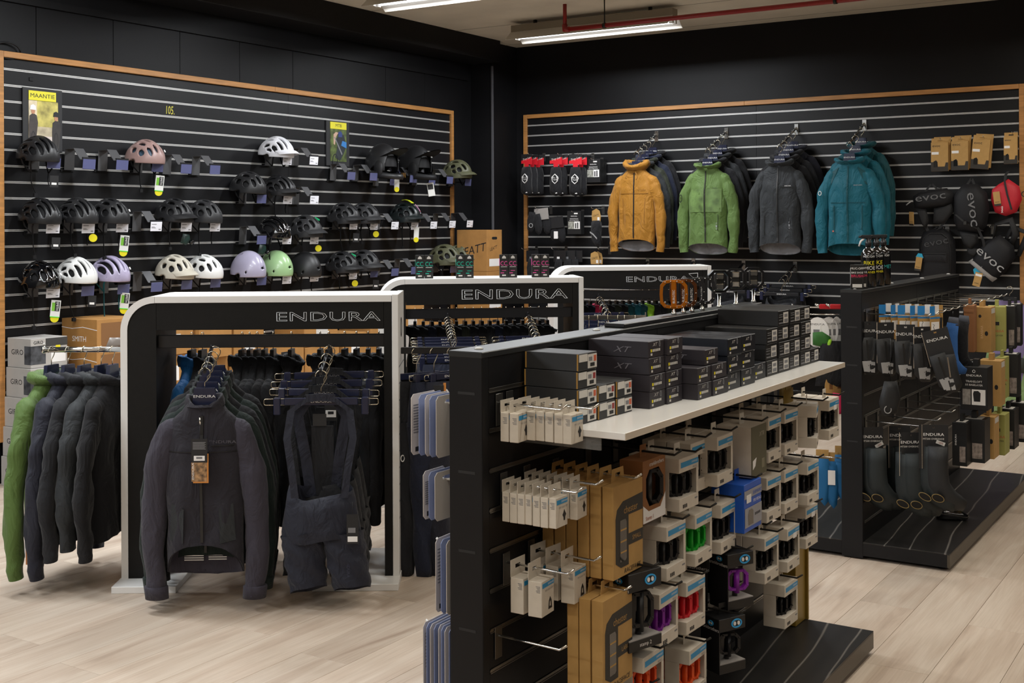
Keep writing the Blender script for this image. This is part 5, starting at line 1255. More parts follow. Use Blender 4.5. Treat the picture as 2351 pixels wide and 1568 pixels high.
# gold tall boxes at the far end
GOLD = mat('gold_card', '8f742c', .45, metal=.2)
c = AT(1853, 1424, z=.083)
t = thing('tall_gold_box', 'tall gold cardboard display box standing on the base end', 'box', (c.x - .01, c.y - .01, .083), PI / 2)
obj('box', MB().box(-.085, .02, .0, .07, 0, .52, bev=.002), GOLD, t); obj('flap', MB().box(.022, .032, -.01, .07, 0, .50), GOLD, t)
for k in range(6): obj('lettering_block', MB().box(.0325, .0335, .008, .035, .06 + k * .07, .11 + k * .07), INK, t)
for k in range(2):
    c = AT(1822 + 14 * k, 893, x=-1.5); hook(c.y, c.z + .05, .2, label='chrome prong hook of the gold packet')
    t = thing('gold_packet', 'gold packet hanging behind the shelf end' , 'packet', (-1.52 - .04 * k, c.y, c.z), PI / 2, 'gold packets'); obj('packet', MB().pillow([(-.05, -.12), (.05, -.12), (.05, 0), (-.05, 0)], .008, 3), GOLD, t); obj('hang_tab', MB().box(-.03, .03, -.001, .001, -.002, .03), GOLD, t)
# ---- long cards on the far side of the gondola (backs seen)
CARD = mat('blister_card', 'c7c0ba', .6); CARDB = mat('blister_blue', '7f8db8', .5)
def cards(px, py, y, n, w_, h, gap, hk=.2, lab='', code=True):
    c = AT(px, py, y=y); zt = c.z + h / 2
    hook(y, zt - .004, GXL - c.x + .03, -1, label='white prong hook on the reverse side holding ' + lab, m=mat('white_wire', 'cfcdc9', .3))
    for k in range(n):
        x = c.x + k * gap
        if x > GXL - .006: break
        t = thing('blister_card', ('outermost ' if k == 0 else 'inner ') + lab, 'carded part', (x, y + random.uniform(-.003, .003), zt), PI / 2 + random.uniform(-.05, .05), 'carded parts ' + lab[-14:])
        o = [(-w_ / 2, -h + .01), (-w_ / 2 + .01, -h), (w_ / 2 - .01, -h), (w_ / 2, -h + .01), (w_ / 2, -.01), (w_ / 2 - .01, 0), (-w_ / 2 + .01, 0), (-w_ / 2, -.01)]
        i_ = [(-.018, -.02), (-.018, -.022), (.018, -.022), (.018, -.02), (.018, -.014), (.012, -.012), (-.012, -.012), (-.018, -.014)]
        obj('card', cached(('bc', w_, h), lambda: MB().ring(o, i_, -.0008, .0008).mesh('card')), CARD if k % 2 == 0 else CARDB, t)
        if k == 0:
            for q in range(11): obj('print', MB().box(-w_ * .42, w_ * (.1 + .06 * (q % 3)), -.0014, -.0008, -.03 - q * h * .045, -.0275 - q * h * .045), GREYINK, t)
            obj('bars', MB().box(-w_ * .35, -w_ * .02, -.0014, -.0008, -h + .008, -h + .02), INK, t)
cards(974, 969, 2.53, 5, .11, .158, .02, lab='pale carded part, back printed, top row')
cards(998, 1130, 2.53, 3, .10, .125, .02, lab='pale carded part, second row')
cards(1024, 1312, 2.53, 3, .10, .19, .02, lab='pale carded part, third row')
cards(1000, 1500, 2.53, 9, .11, .19, .012, lab='pale carded part, lowest row')
# ---- pedals on a stand on top of the gondola
p0 = AT(1455, 745, z=GT + .012); p1 = AT(1800, 685, z=GT + .012); bx = (GX + GXL) / 2
t = thing('pedal_stand', 'long black board with studs on top of the gondola', 'stand', (bx, p0.y, GT), 0)
LB = 4.40 - p0.y
obj('board', MB().box(-.035, .035, 0, LB, .0005, .012, bev=.002), SATIN, t)
feet = [(1547, 'orange', 'bright orange platform pedal upright on the stand'), (1569, 'bronze', 'bronze platform pedal behind the orange one on the stand'), (1588, 'black', 'black lettered platform pedal on the stand behind the bronze one'), (1612, 'black', 'black pinned platform pedal on the stand'), (1651, 'clip', 'black clip pedal with cage on a tall stud of the stand'), (1690, 'clip', 'silver-sided clip pedal on the stand'), (1730, 'clip', 'grey clip pedal at the end of the stand')]
PORG = mat('anodised_orange', 'c9741a', .3, metal=.7); PBRZ = mat('anodised_bronze', '6d4124', .3, metal=.8)
for px, kd, lab in feet:
    y = AT(px, 712, x=bx).y
    big = kd != 'clip'
    q = thing('display_pedal', lab, 'pedal', (bx, y, GT + .012), TH - .1 + (0 if big else random.uniform(-.5, .5)))
    mm = {'orange': PORG, 'bronze': PBRZ, 'black': SATIN, 'clip': PC['spd']}[kd]
    obj('stud', MB().lathe([(.010, 0), (.010, .006), (.006, .008), (.006, .022 if big else .05)], 12), CHROME, q)
    hh = .068 if big else .095
    if big:
        o = [(-.045, -.03), (-.032, -.045), (-.012, -.048), (.012, -.048), (.032, -.045), (.045, -.03), (.047, 0), (.045, .03), (.032, .045), (.012, .048), (-.012, .048), (-.032, .045), (-.045, .03), (-.047, 0)]
        obj('frame', MB().ring(o, [(a * .78, b * .8) for a, b in o], -.006, .006), mm, q, (0, 0, hh)); obj('axle_body', MB().box(-.009, .009, -.008, .008, -.046, .046, bev=.003), mm, q, (0, 0, hh))
        for a, b in o[1:4] + o[4:7] + o[8:12]: obj('pin', cached('pin', lambda: MB().tube([(0, -.011, 0), (0, .011, 0)], .0022, 6).mesh('pin')), CHROME, q, (a * .89, 0, b * .9 + hh))
        lettering('BURGTEC', .008, PAPER, q, (0, -.0085, hh - .008), (0, -PI / 2, 0), stretch=.9)
    else:
        o = [(-.04, -.022), (-.022, -.04), (.022, -.04), (.04, -.022), (.04, .022), (.022, .04), (-.022, .04), (-.04, .022)]
        obj('cage', MB().ring(o, [(a * .8, b * .82) for a, b in o], -.01, .01), mm, q, (0, 0, hh)); obj('axle_body', MB().box(-.016, .016, -.014, .014, -.03, .03, bev=.004), DARKM, q, (0, 0, hh))
        obj('binding', MB().box(-.014, .014, -.02, -.012, .008, .028, bev=.003).box(-.014, .014, -.02, -.012, -.028, -.008, bev=.003), CHROME, q, (0, 0, hh), kind='stuff')
# ================================================================== far gondola goods
NEO = mat('neoprene', '121a1b', .65, bump=.1, bscale=300); NEOB = mat('neoprene_black', '131416', .6, bump=.1, bscale=300)
REFL = mat('reflective_print', '9b9b9b', .5)
def bcard(t, w_, h, text, sub=None, edge=True):
    o = obj('card', cached(('bk', w_, h), lambda: MB().ring([(-w_ / 2, -h), (w_ / 2, -h), (w_ / 2, 0), (-w_ / 2, 0)], [(-.006, -.016), (.006, -.016), (.006, -.009), (-.006, -.009)], -.001, .001).mesh('card')), INK, t)
    if edge: obj('edge', cached(('bke', h), lambda: MB().box(-w_ / 2 - .0012, -w_ / 2, -.0013, .0013, -h, 0).mesh('edge')), mat('card_cream', 'bfae98', .7), t)
    lettering(text, .013, PAPER, t, (0, -.0014, -.045), stretch=1.25)
    if sub: lettering(sub, .008, OFFW, t, (0, -.0014, -.065))
    obj('hanger_loop', cached('hl', lambda: MB().tube([(0, 0, -.012), (0, 0, .012), (.006, 0, .02), (0, 0, .026)], .0012, 6).mesh('hanger_loop')), SATIN, t)
def shoe_cover(t, x, z, s, m):
    """flat hanging toe cover / glove with reflective stripes"""
    o = [(-.035, 0), (.035, 0), (.04, -.08), (.05, -.14), (.03, -.17), (-.01, -.175), (-.04, -.14), (-.038, -.07)]
    g = obj('shoe_cover', cached('scv', lambda: MB().pillow(o, .022, 5).mesh('shoe_cover')), m, t, (x, -.012, z), (0, s, 0))
    obj('zip', cached('scz', lambda: MB().box(-.003, .003, -.024, -.018, -.1, -.01).mesh('zip')), CHROME if s > 0 else ZIPM, g)
    for k in range(2): obj('reflector', cached(('scr', k), lambda: MB().strip([(-.022 + k * .024, -.0215, -.108), (-.016 + k * .024, -.017, -.158)], (.018, 0, 0), .003).mesh('reflector')), REFL, g)
RH = mat('rod_chrome', 'c9c9c6', .2, metal=1.)
def grod(y, z, L=.3, label='long chrome prong hook on the far gondola'): return hook(y, z + .02, L, label=label, m=RH, group='long hooks on the far gondola')
ys1 = [5.72, 5.87, 6.02, 6.17, 6.32, 6.5, 6.68, 6.86, 7.04, 7.22, 7.4, 7.56]
for y in ys1: grod(y, 1.152)
gl = [(1995, 738, .13, .42, 'black carded overshoe nearest the gondola upright', .5), (2033, 740, .13, .5, 'black carded overshoe second on the foremost hook', .75), (2079, 745, .11, .3, 'black carded overshoe with narrow card, third on the hook', .45), (2117, 750, .12, .8, 'black carded overshoe fourth on the hook', .8), (2145, 757, .15, .55, 'large black carded overshoe swinging askew at the hook end', .35)]
for k, (px, py, w_, rz, lab, r2) in enumerate(gl):
    c = AT(px, py, y=5.70 - .02 * k)
    t = thing('carded_overshoes', lab, 'overshoes', c, 0, 'carded overshoes on the top hook', rot=(0, -.25 if k == 4 else 0, r2)); bcard(t, .085 if k < 4 else .115, .19 if k < 4 else .16, 'ENDURA')
    shoe_cover(t, -.018, -.075 if k < 4 else -.11, -.08, NEOB); shoe_cover(t, .022, -.08 if k < 4 else -.12, .12, NEOB)
# blue-white headed kraft cards
BLUH = mat('header_blue', '2b7fc0', .5)
for k in range(6):
    x = GX + .05 + k * .046
    t = thing('carded_socks', 'kraft card with blue and white folded header on the second hook' , 'packaged socks', (x, 5.87, 1.19), 0, 'blue-headed kraft cards', rot=(0, 0, .9 + random.uniform(-.35, .35)))
    obj('header', MB().box(-.036, .0, -.001, .001, -.045, .0), BLUH, t); obj('header_flap', MB().box(.0, .03, -.001, .001, -.04, .006), PAPER, t)
    obj('card', MB().box(-.036, .036, -.001, .001, -.165, -.045), KR2, t); obj('label', MB().box(-.028, .03, -.0018, -.001, -.12, -.075), PAPER, t); obj('band', MB().box(-.036, .036, -.0016, -.001, -.06, -.052), BLUH, t)
for q, y in enumerate((6.02, 6.17)):
    for k in range(4):
        t = thing('kraft_card', 'plain kraft header card on the hooks behind the blue-headed cards', 'packaged socks', (GX + .07 + k * .05, y, 1.175), 0, 'plain kraft cards', rot=(0, 0, .8 + random.uniform(-.3, .3)))
        obj('card', cached('kfc', lambda: MB().ring([(-.035, -.15), (.035, -.15), (.035, 0), (-.035, 0)], [(-.01, -.03), (.01, -.03), (.01, -.018), (-.01, -.018)], -.001, .001).mesh('card')), KR2, t)
        obj('sock', cached('kfs', lambda: MB().pillow([(-.03, -.16), (.03, -.16), (.034, -.06), (-.034, -.06)], .008, 4).mesh('sock')), F_BLK, t)
def sock(label, px, py, y, m, tip):
    c = AT(px, py, y=y); t = thing('hanging_sock', label, 'sock', c, .6)
    obj('sock', MB().tube([(0, 0, 0), (-.01, 0, -.06), (-.014, 0, -.15), (-.005, 0, -.2), (.03, -.01, -.235), (.06, -.01, -.24)], [.03, .034, .038, .038, .03, .016], 14, flat=.5), m, t); obj('cuff', MB().tube([(.004, 0, .03), (0, 0, -.01)], [.024, .032], 14, flat=.5), tip, t)
    obj('loop', MB().tube([(0, 0, .028), (0, 0, .06)], .002, 6), SATIN, t)
sock('blue sock with grey cuff hanging at a hook end', 2188, 742, 6.25, mat('sock_blue', '2c5a98', .9, bump=.3, bscale=300), mat('sock_grey', '4c4f58', .9))
sock('black sock with white lettering next to the blue sock', 2212, 738, 6.35, F_BLK, MATS['sock_grey'])
# boxes of base layers
LIME = mat('lime_card', '9c9c55', .6); BLKC = mat('black_card', '151516', .5)
def layer_box(label, px, py, y, w_, h, d, m, fn=None, yaw=0., group=None, z=None):
    """box hanging on the far gondola; px,py = middle of the narrow face towards the viewer (-y)"""
    c = AT(px, py, y=y)
    t = thing('boxed_garment', label, 'boxed garment', (c.x, y, c.z - h / 2), yaw, group)
    obj('box', MB().box(-d / 2, d / 2, 0, w_, 0, h, bev=.0015), m, t)
    obj('hang_tab', MB().box(-d * .1, d * .1 , w_ * .3, w_ * .7, h - .001, h + .035), m, t)
    if fn: fn(t, w_, h, d)
    return t
def kr(txt):
    def f(t, w_, h, d):
        lettering(txt, .013, mat('pale_ink', 'd8b48a', .6), t, (.01, -.0006, h * .45), (0, -PI / 2, 0)); lettering('ENDURA', .009, INK, t, (-d * .25, -.0006, h * .68), (0, -PI / 2, 0), stretch=1.3)
        obj('emblem', MB().prism([(.008 * math.cos(q * PI / 5), h * .8 + .009 * math.sin(q * PI / 5)) for q in range(10)], -.0008, 0), INK, t)
        obj('hole', MB().prism([(d * .3 + .009 * math.cos(q * PI / 5), h * .42 + .013 * math.sin(q * PI / 5)) for q in range(10)], -.0008, 0), INK, t)
        obj('end_label', MB().box(d / 2, d / 2 + .0008, .02, w_ - .02, h - .035, h - .008), LABW, t)
    return f
def lm(t, w_, h, d):
    lettering('BAABAA', .014, LORG, t, (0, -.0006, h * .45)); lettering('BASELAYER', .009, INK, t, (0, -.0006, h * .35)); obj('hole', MB().box(-.014, .014, -.0008, 0, h * .58, h * .66, bev=.0003), INK, t); lettering('ENDURA', .008, INK, t, (-d * .3, -.0006, h * .75), (0, -PI / 2, 0))
def bl(t, w_, h, d):
    lettering('ENDURA', .008, PAPER, t, (-d * .25, -.0006, h * .6), (0, -PI / 2, 0), stretch=1.2); obj('picture', MB().box(-.0, d * .4, -.0008, 0, .02, h * .45), mat('box_picture', '8b7f78', .6, var=.5, vscale=60), t); obj('top_label', MB().box(-d * .3, d * .35, .02, w_ - .02, h, h + .0008), LABW, t)
def tl(t, w_, h, d):
    lettering('ENDURA', .010, PAPER, t, (0, -.0006, h * .80), stretch=1.3); lettering('TRANSLOFT', .010, PAPER, t, (0, -.0006, h * .66)); lettering('S/S BASELAYER', .009, PAPER, t, (0, -.0006, h * .58))
    obj('photo', MB().box(-d * .42, -d * .12, -.0008, 0, h * .12, h * .48), mat('box_photo', '8a8580', .6, var=.4, vscale=50), t); p = obj('photo', MB().box(-d * .08, d * .42, -.0008, 0, h * .12, h * .48), PAPER, t)
    obj('figure', MB().prism([(-.0, h * .2), (.03, h * .2), (.032, h * .4), (.02, h * .45), (.0, h * .44), (-.004, h * .38)], -.0014, -.0006), INK, p)
    obj('emblem', MB().ring([(.007 * math.cos(q * PI / 5), h * .9 + .008 * math.sin(q * PI / 5)) for q in range(10)], [(.005 * math.cos(q * PI / 5), h * .9 + .006 * math.sin(q * PI / 5)) for q in range(10)], -.0008, .0002), PAPER, t)
G1, G2, G3 = 'boxes on the top hooks', 'boxes on the middle hooks', 'boxes on the low hooks'
layer_box('brown box leaning behind the kraft base-layer box, top row', 2224, 755, 6.72, .13, .25, .055, mat('brown_box', '8c5c36', .7), None, .1, G1)
layer_box('kraft base-layer box with round hole, top row', 2250, 757, 6.86, .13, .245, .11, KR2, kr('BAABAA'), .0, G1)
layer_box('pale lime base-layer box, top row', 2288, 755, 7.04, .13, .245, .095, LIME, lm, .15, G1)
layer_box('black base-layer box beside the lime one, top row', 2316, 752, 7.22, .12, .24, .07, BLKC, bl, .1, G1)
layer_box('black base-layer box last of the top row', 2330, 746, 7.4, .12, .24, .07, BLKC, bl, .1, G1)
for y in (6.3, 6.6, 6.8, 7.0, 7.2): grod(y, .80, .3)
layer_box('black short-sleeve base-layer box with photos, middle row', 2236, 892, 6.3, .13, .215, .13, BLKC, tl, .0, G2)
layer_box('kraft base-layer box behind the black photo box, middle row', 2272, 880, 6.6, .12, .235, .11, KR2, kr('BAABAA'), .0, G2)
layer_box('pale lime base-layer box in the middle row', 2296, 868, 6.85, .12, .22, .05, LIME, lm, .0, G2)
layer_box('black base-layer box with picture, middle row end', 2318, 862, 7.05, .12, .235, .09, BLKC, bl, .05, G2)
for y in (5.70, 5.9, 6.2, 6.45, 6.7, 6.95): grod(y, .645, .3)
for k, (px, py, y, d, m, fn, lab) in enumerate([(2203, 1020, 6.2, .07, BLKC, bl, 'black base-layer box nearest the overshoes, low row'), (2232, 1012, 6.3, .12, BLKC, bl, 'black base-layer box with pictures, low row'), (2265, 1005, 6.5, .075, KR2, kr('BAABAA'), 'kraft base-layer box with round hole, low row'), (2290, 998, 6.75, .075, LIME, lm, 'pale lime base-layer box, low row'), (2310, 985, 6.95, .085, BLKC, bl, 'black base-layer box beyond the lime one, low row'), (2334, 970, 7.15, .1, BLKC, bl, 'black base-layer box ending the low row')]):
    layer_box(lab, px, py, y, .13, .215, d, m, fn, .0, G3)
# neoprene overshoes like boots
def boot(t, x, y, z, yaw, m):
    b = obj('overshoe', cached('boot', lambda: MB().tube([(0, 0, 0), (0, 0, -.06), (.0, 0, -.12), (.004, 0, -.17), (.02, -.005, -.205), (.05, -.012, -.235), (.085, -.02, -.255), (.115, -.026, -.265)], [.047, .049, .05, .052, .054, .048, .042, .026], 16, flat=.62).mesh('overshoe')), m, t, (x, y, z), (0, 0, yaw))
    e = [(.03 * math.cos(q), .02 * math.sin(q)) for q in [2 * PI * i / 16 for i in range(16)]]
    obj('sole_opening', cached('bop', lambda: MB().prism(e, -.002, .0).mesh('sole_opening')), MATTE, b, (-.012, -.036, -.225), (.5, .5, 0)); obj('stitching', cached('bst', lambda: MB().ring(e, [(a * .9, c * .88) for a, c in e], -.0035, -.002).mesh('stitching')), mat('stitch_tan', '8f7a4a', .7), b, (-.012, -.036, -.225), (.5, .5, 0))
    obj('zip', cached('bzip', lambda: MB().strip([(.01, -.0325, -.0), (.012, -.034, -.08), (.018, -.035, -.16)], (.006, 0, 0), .002).mesh('zip')), ZIPM, b)
for k, (px, py, rz, lab, pw, ph) in enumerate([(2003, 981, .55, 'carded neoprene overshoe pair with round price sticker, nearest the upright', .10, .2), (2090, 993, .6, 'carded neoprene overshoe pair with zip, in the middle', .085, .2), (2143, 975, .45, 'carded neoprene overshoe pair with white price tag, outermost', .13, .2), (2065, 978, .5, 'carded neoprene overshoe pair hidden behind the others', .1, .2)]):
    c = AT(px, py, y=5.69 + (.12 if k == 3 else -.03 * k))
    t = thing('carded_overshoes', lab, 'overshoes', c, rz, 'neoprene overshoes on the low hook'); bcard(t, pw, ph, 'ENDURA', 'MT500 OVERSHOE')
    boot(t, .012, -.02, -.095, .15, NEO if k != 2 else NEOB); boot(t, -.02, .02, -.10, -.25, NEO)
    if k in (0, 2): obj('price_sticker', MB().box(-.02, .02, -.004, -.002, -.008, .008), LABW, t, (.03, -.002, -.082), (0, -.5 if k == 0 else .35, 0)); lettering('-25%', .008, LRED, t, (.03, -.007, -.082), (0, -.5 if k == 0 else .35, 0))
c = AT(2178, 1192, z=.083)
t = thing('overshoe', 'single black overshoe lying on the marbled base', 'overshoes', (c.x, c.y, .083), .4); obj('overshoe', MB().pillow([(-.06, 0), (.09, 0), (.1, .02), (.06, .045), (-.02, .06), (-.06, .05)], .04, 6, flat=.8), GLOSS, t)
# big black bonnet-like overshoe under the cards
c = AT(2045, 905, y=5.66)
t = thing('hanging_overshoe', 'plain black overshoe with white round emblem hanging below the carded ones', 'overshoes', c, .5); obj('overshoe', MB().pillow([(-.03, .06), (.03, .06), (.045, -.02), (.03, -.09), (-.04, -.1), (-.055, -.04)], .03, 6), NEOB, t)
e = [(.017 * math.cos(q), .019 * math.sin(q)) for q in [2 * PI * i / 16 for i in range(16)]]
obj('emblem', MB().ring(e, [(a * .8, b * .8) for a, b in e], -.002, .001), REFL, t, (-.02, -.026, -.068)); obj('loop', MB().tube([(0, 0, .055), (0, 0, .26)], .0015, 5), SATIN, t)
# ---- on top of the far gondola
MUC = mat('carton_pitch', '141312', .4); PINKP = mat('hot_pink', 'd61f57', .5)
for k, (px, py) in enumerate(((1976, 660), (1990, 657))):
    c = AT(px, py, z=GT); h = .115
    t = thing('brush_carton', 'black and pink brush carton, ' + ('front one of the pair' if k == 0 else 'rear one of the pair'), 'carton', (-1.70, 5.70 + .065 * k, GT + .0005), .32, 'brush cartons on the far gondola')
    obj('box', MB().box(-.03, .03, 0, .06, 0, h, bev=.001), MUC, t)
    sd = obj('side_print', MB().box(-.031, -.03, .018, .04, .02, .098), PAPER, t); lettering('MUC-OFF', .011, INK, t, (-.0316, .029, .062), (0, -PI / 2, -PI / 2))
    lettering('MUC-OFF', .010, PAPER, t, (0, -.0006, .098)); lettering('BIKE SHOE', .008, PAPER, t, (0, -.0006, .078)); lettering('BRUSH', .013, PINKP, t, (0, -.0006, .062)); obj('window', MB().box(-.022, .022, -.0008, 0, .03, .05), GLOSS, t); obj('panel', MB().box(-.022, .022, -.0008, 0, .008, .024), LABW, t)
def bottle(label, px, y, txt, hm, lab2):
    t = thing('spray_bottle', label, 'bottle', (px, y, GT + .0005), .35, 'spray bottles on the far gondola')
    obj('bottle', MB().lathe([(.033, 0), (.036, .006), (.036, .15), (.033, .17), (.022, .187), (.013, .192), (.013, .205)], 20), GLOSS, t)
    hd = obj('spray_head', MB().lathe([(.015, .2), (.016, .222), (.012, .225), (.011, .24)], 12).box(-.035, .018, -.009, .009, .238, .256, bev=.003), SATIN, t)
    obj('trigger', MB().tube([(-.02, 0, .24), (-.036, 0, .225), (-.045, 0, .2)], [.006, .005, .004], 8), SATIN if lab2 else PAPER, t); obj('nozzle', MB().tube([(-.033, 0, .247), (-.046, 0, .247)], .006, 8), SATIN, t)
    def wrap(nm, s, h, z, m, st=1.):
        me = text_mesh(s, h, st).copy(); r = .0366
        for v in me.vertices: x, yy, zz = v.co; a = x / r; v.co = (math.sin(a) * r, -math.cos(a) * r, zz + z)
        obj('lettering', me, m, t)
    wrap('a', 'MUC-OFF', .010, .150, PAPER); wrap('b', txt[0], .020, .118, hm); wrap('c', txt[1], .018, .094, PAPER if txt[0] == 'BIKE' else hm); wrap('d', txt[2], .011, .074, hm)
    return t
bottle('black spray bottle with yellow lettering and white trigger', -1.705, 5.905, ('BIKE', 'SHOE', 'CLEANER'), YEL, 0)
bottle('black spray bottle with yellow lettering between the others', -1.70, 6.03, ('BIKE', 'SHOE', 'CLEANER'), YEL, 1)
bottle('black spray bottle with teal lettering, hindmost', -1.70, 6.15, (' ', 'HELMET', ' '), mat('teal_ink', '2fa7a0', .5), 1)
# ---- left side of the far gondola: things hanging out to the left
LSY = 5.70
def lside(px, py): return AT(px, py, y=LSY)
for (px, py) in ((1890, 706), (1890, 722), (1905, 862), (1905, 1050)):
    c = lside(px, py); hook(LSY, c.z + .02, .26, -1, label='chrome prong hook on the hidden side of the far gondola', group='hooks on the hidden side')
for k, (px, w_, h) in enumerate(((1877, .11, .15), (1900, .09, .14), (1915, .06, .14))):
    c = lside(px, 728); t = thing('round_card', 'white rounded card, ' + ('outermost', 'middle', 'innermost')[k] + ' on the hidden side hook', 'carded goods', (c.x, LSY + .02 * k, c.z), .2 + .3 * k, 'white rounded cards')
    e = [(math.cos(q) * w_ / 2 * (1 if math.sin(q) > 0 else 1), -h / 2 + math.sin(q) * h / 2) for q in [2 * PI * i / 20 for i in range(20)]]
    obj('card', MB().prism(e, -.001, .001), PAPER, t); lettering('ENDURA', .009, INK, t, (0, -.0014, -.035), stretch=1.3); obj('print', MB().box(-.02, .02, -.0015, -.001, -.09, -.06), GREYINK, t)
c = lside(1888, 778); t = thing('folded_cloth', 'green and lime folded cloth below the white rounded cards', 'clothing', c, .3); obj('cloth', MB().pillow([(-.045, -.03), (.03, -.045), (.04, .01), (.0, .035), (-.045, .03)], .025, 5), mat('cloth_green2', '265f1e', .7), t); obj('trim', MB().pillow([(.015, -.04), (.035, -.055), (.045, .0), (.03, .0)], .015, 4, y=-.015), mat('cloth_lime', '8fc42a', .7), t)
c = lside(1905, 830); t = thing('hanging_cloth', 'black cloth hanging below the green one', 'clothing', c, .3); obj('cloth', MB().pillow([(-.07, -.12), (.08, -.12), (.07, .1), (-.04, .1)], .03, 5), F_BLK, t)
for k, px in enumerate((1912, 1926)):
    c = lside(px, 860); t = thing('round_card', 'kraft rounded card, ' + ('outer', 'inner') [k] + ' one behind the shelf end', 'carded goods', (c.x, LSY + .03 * k, c.z), .9, 'kraft rounded cards')
    e = [(math.cos(q) * .045, -.06 + math.sin(q) * .065) for q in [2 * PI * i / 20 for i in range(20)]]; obj('card', MB().prism(e, -.001, .001), KR2, t); obj('print', MB().box(-.02, .02, -.0015, -.001, -.07, -.045), KRAFTD, t)
PKC = mat('cloth_pink', 'd62a5a', .7)
c = lside(1922, 925); t = thing('hanging_cloth', 'pink cloth peeking out beside the upright', 'clothing', c, .5); obj('cloth', MB().pillow([(-.03, -.06), (.04, -.05), (.045, .04), (-.02, .05)], .025, 5), PKC, t)
BLC = mat('cloth_bright_blue', '0e5f94', .7)
for k, (px, py) in enumerate(((1888, 1100), (1906, 1108), (1926, 1095))):
    c = lside(px, py); t = thing('hanging_glove', 'bright blue glove, ' + ('outermost of three', 'middle one with white tag', 'against the upright')[k], 'glove', (c.x, LSY + .02 * k, c.z), .3, 'blue gloves')
    obj('glove', MB().pillow([(-.03, .1), (.03, .1), (.036, -.02), (.025, -.11), (.01, -.13), (-.022, -.09), (-.035, -.01)], .018, 5), BLC, t); obj('card', MB().box(-.03, .03, .016, .018, .04, .14), KR2, t)
    if k == 1: obj('tag', MB().box(-.016, .018, -.024, -.022, -.01, .06), PAPER, t)
REDH = mat('red_plastic', 'b01822', .35)
for k, px in enumerate((1893, 1918)):
    c = lside(px, 704); t = thing('bike_tool', 'red-handled part hanging beside the far gondola', 'tool', c, .3, 'red-handled parts'); obj('handle', MB().box(-.025, .03, -.01, .01, -.012, .012, bev=.004), REDH, t); obj('shaft', MB().tube([(-.02, 0, .0), (-.045, 0, .012)], .006, 8), CHROME, t)
# ================================================================== goods on the back slatwall
def bhook(px, py, L, label, group='hooks on the back slatwall', wire=CHROME):
    c = AT(px, py, y=YB)
    t = thing('display_hook', label, 'hook', (c.x, YB, c.z), -PI / 2, group)
    obj('plate', CACHE['hkp'], MATS['hook_plate'], t); obj('prong', cached(('hk', round(L, 3)), lambda: MB().tube([(.002, 0, -.018), (L * .5, 0, -.020), (L - .02, 0, -.022), (L, 0, -.008)], .0032, 8).mesh('prong')), wire, t)
    return c
# jackets
def logo_txt(s, m, x, z, h=.011): return lambda t, kind: lettering(s, h, m, t, onfront(kind, x, z), stretch=1.5)
def ex_yellow(t, kind):
    lettering('ENDURA', .010, mat('print_brown', '6e4714', .5), t, onfront(kind, .08, -.2), stretch=1.3); hseam(t, kind, -.14, .14, -.23, mat('seam_yel', '835612', .6), 12, .003)
    for s in (-1, 1): seam(t, kind, s * .11, -.27, -.5, mat('seam_yel', '835612', .6), .004)
    obj('cord', MB().tube([(.04, -.1, -.04), (.06, -.098, -.09), (.045, -.1, -.11)], .003, 6), MATS['seam_yel'], t); obj('cord', MB().tube([(-.04, -.1, -.04), (-.06, -.098, -.085), (-.05, -.1, -.1)], .003, 6), MATS['seam_yel'], t)
def ex_green(t, kind):
    a = [onfront(kind, x, z, .004) for z in (-.2, -.27, -.33, -.40) for x in (-.145, -.11, -.07, -.03, -.008)]
    b = [onfront(kind, x, z, .004) for z in (-.2, -.27, -.33, -.40) for x in (.008, .03, .07, .11, .145)]
    for q in (a, b): obj('print_panel', MB().add(q, [(r * 5 + c_, r * 5 + c_ + 1, r * 5 + c_ + 6, r * 5 + c_ + 5)[::-1] for r in range(3) for c_ in range(4)], True), mat('camo', '566f3a', .6, var=.5, vscale=13), t)
    lettering('ENDURA', .008, INK, t, onfront(kind, .09, -.195)); seam(t, kind, .115, -.42, -.56, F_DOLV, .004)
    e = [(.022 * math.cos(q), .035 * math.sin(q)) for q in [2 * PI * i / 16 for i in range(16)]]
    obj('emblem', MB().ring(e, [(p * .85, r * .85) for p, r in e], -.002, .002), INK, t, (-.235, -.055, -.28), (0, .1, -.5))
def ex_black(t, kind):
    hseam(t, kind, .03, .14, -.205, n=6, ht=.004, name='pocket_zip'); lettering('ENDURA', .008, PAPER, t, onfront(kind, .09, -.195), stretch=1.2); seam(t, kind, .105, -.44, -.6); seam(t, kind, -.12, -.44, -.6)
def ex_teal(t, kind):
    lettering('ENDURA', .009, REFL, t, onfront(kind, .085, -.2), stretch=1.4); hseam(t, kind, -.14, .14, -.34, F_TEALD, 12, .004)
    for s in (-1, 1): seam(t, kind, s * .115, -.36, -.56, F_TEALD, .008)
    e = [(.017 * math.cos(q), .019 * math.sin(q)) for q in [2 * PI * i / 16 for i in range(16)]]
    obj('emblem', MB().ring(e, [(p * .8, r * .8) for p, r in e], -.002, .002), PAPER, t, (-.228, -.062, -.26), (0, 0, -.4)); obj('tab', MB().box(-.006, .006, -.004, 0, -.006, .006), mat('tab_red', 'c96a5a', .6), t, onfront(kind, -.12, -.57))
    for s in (-1, 1):
        a = [onfront(kind, s * x, z, .004) for x, z in ((.075, -.05), (.14, -.09), (.165, -.2), (.14, -.19), (.095, -.1))]
        obj('yoke', MB().add(a, [(0, 1, 2, 3, 4)]), F_TEALD, t)
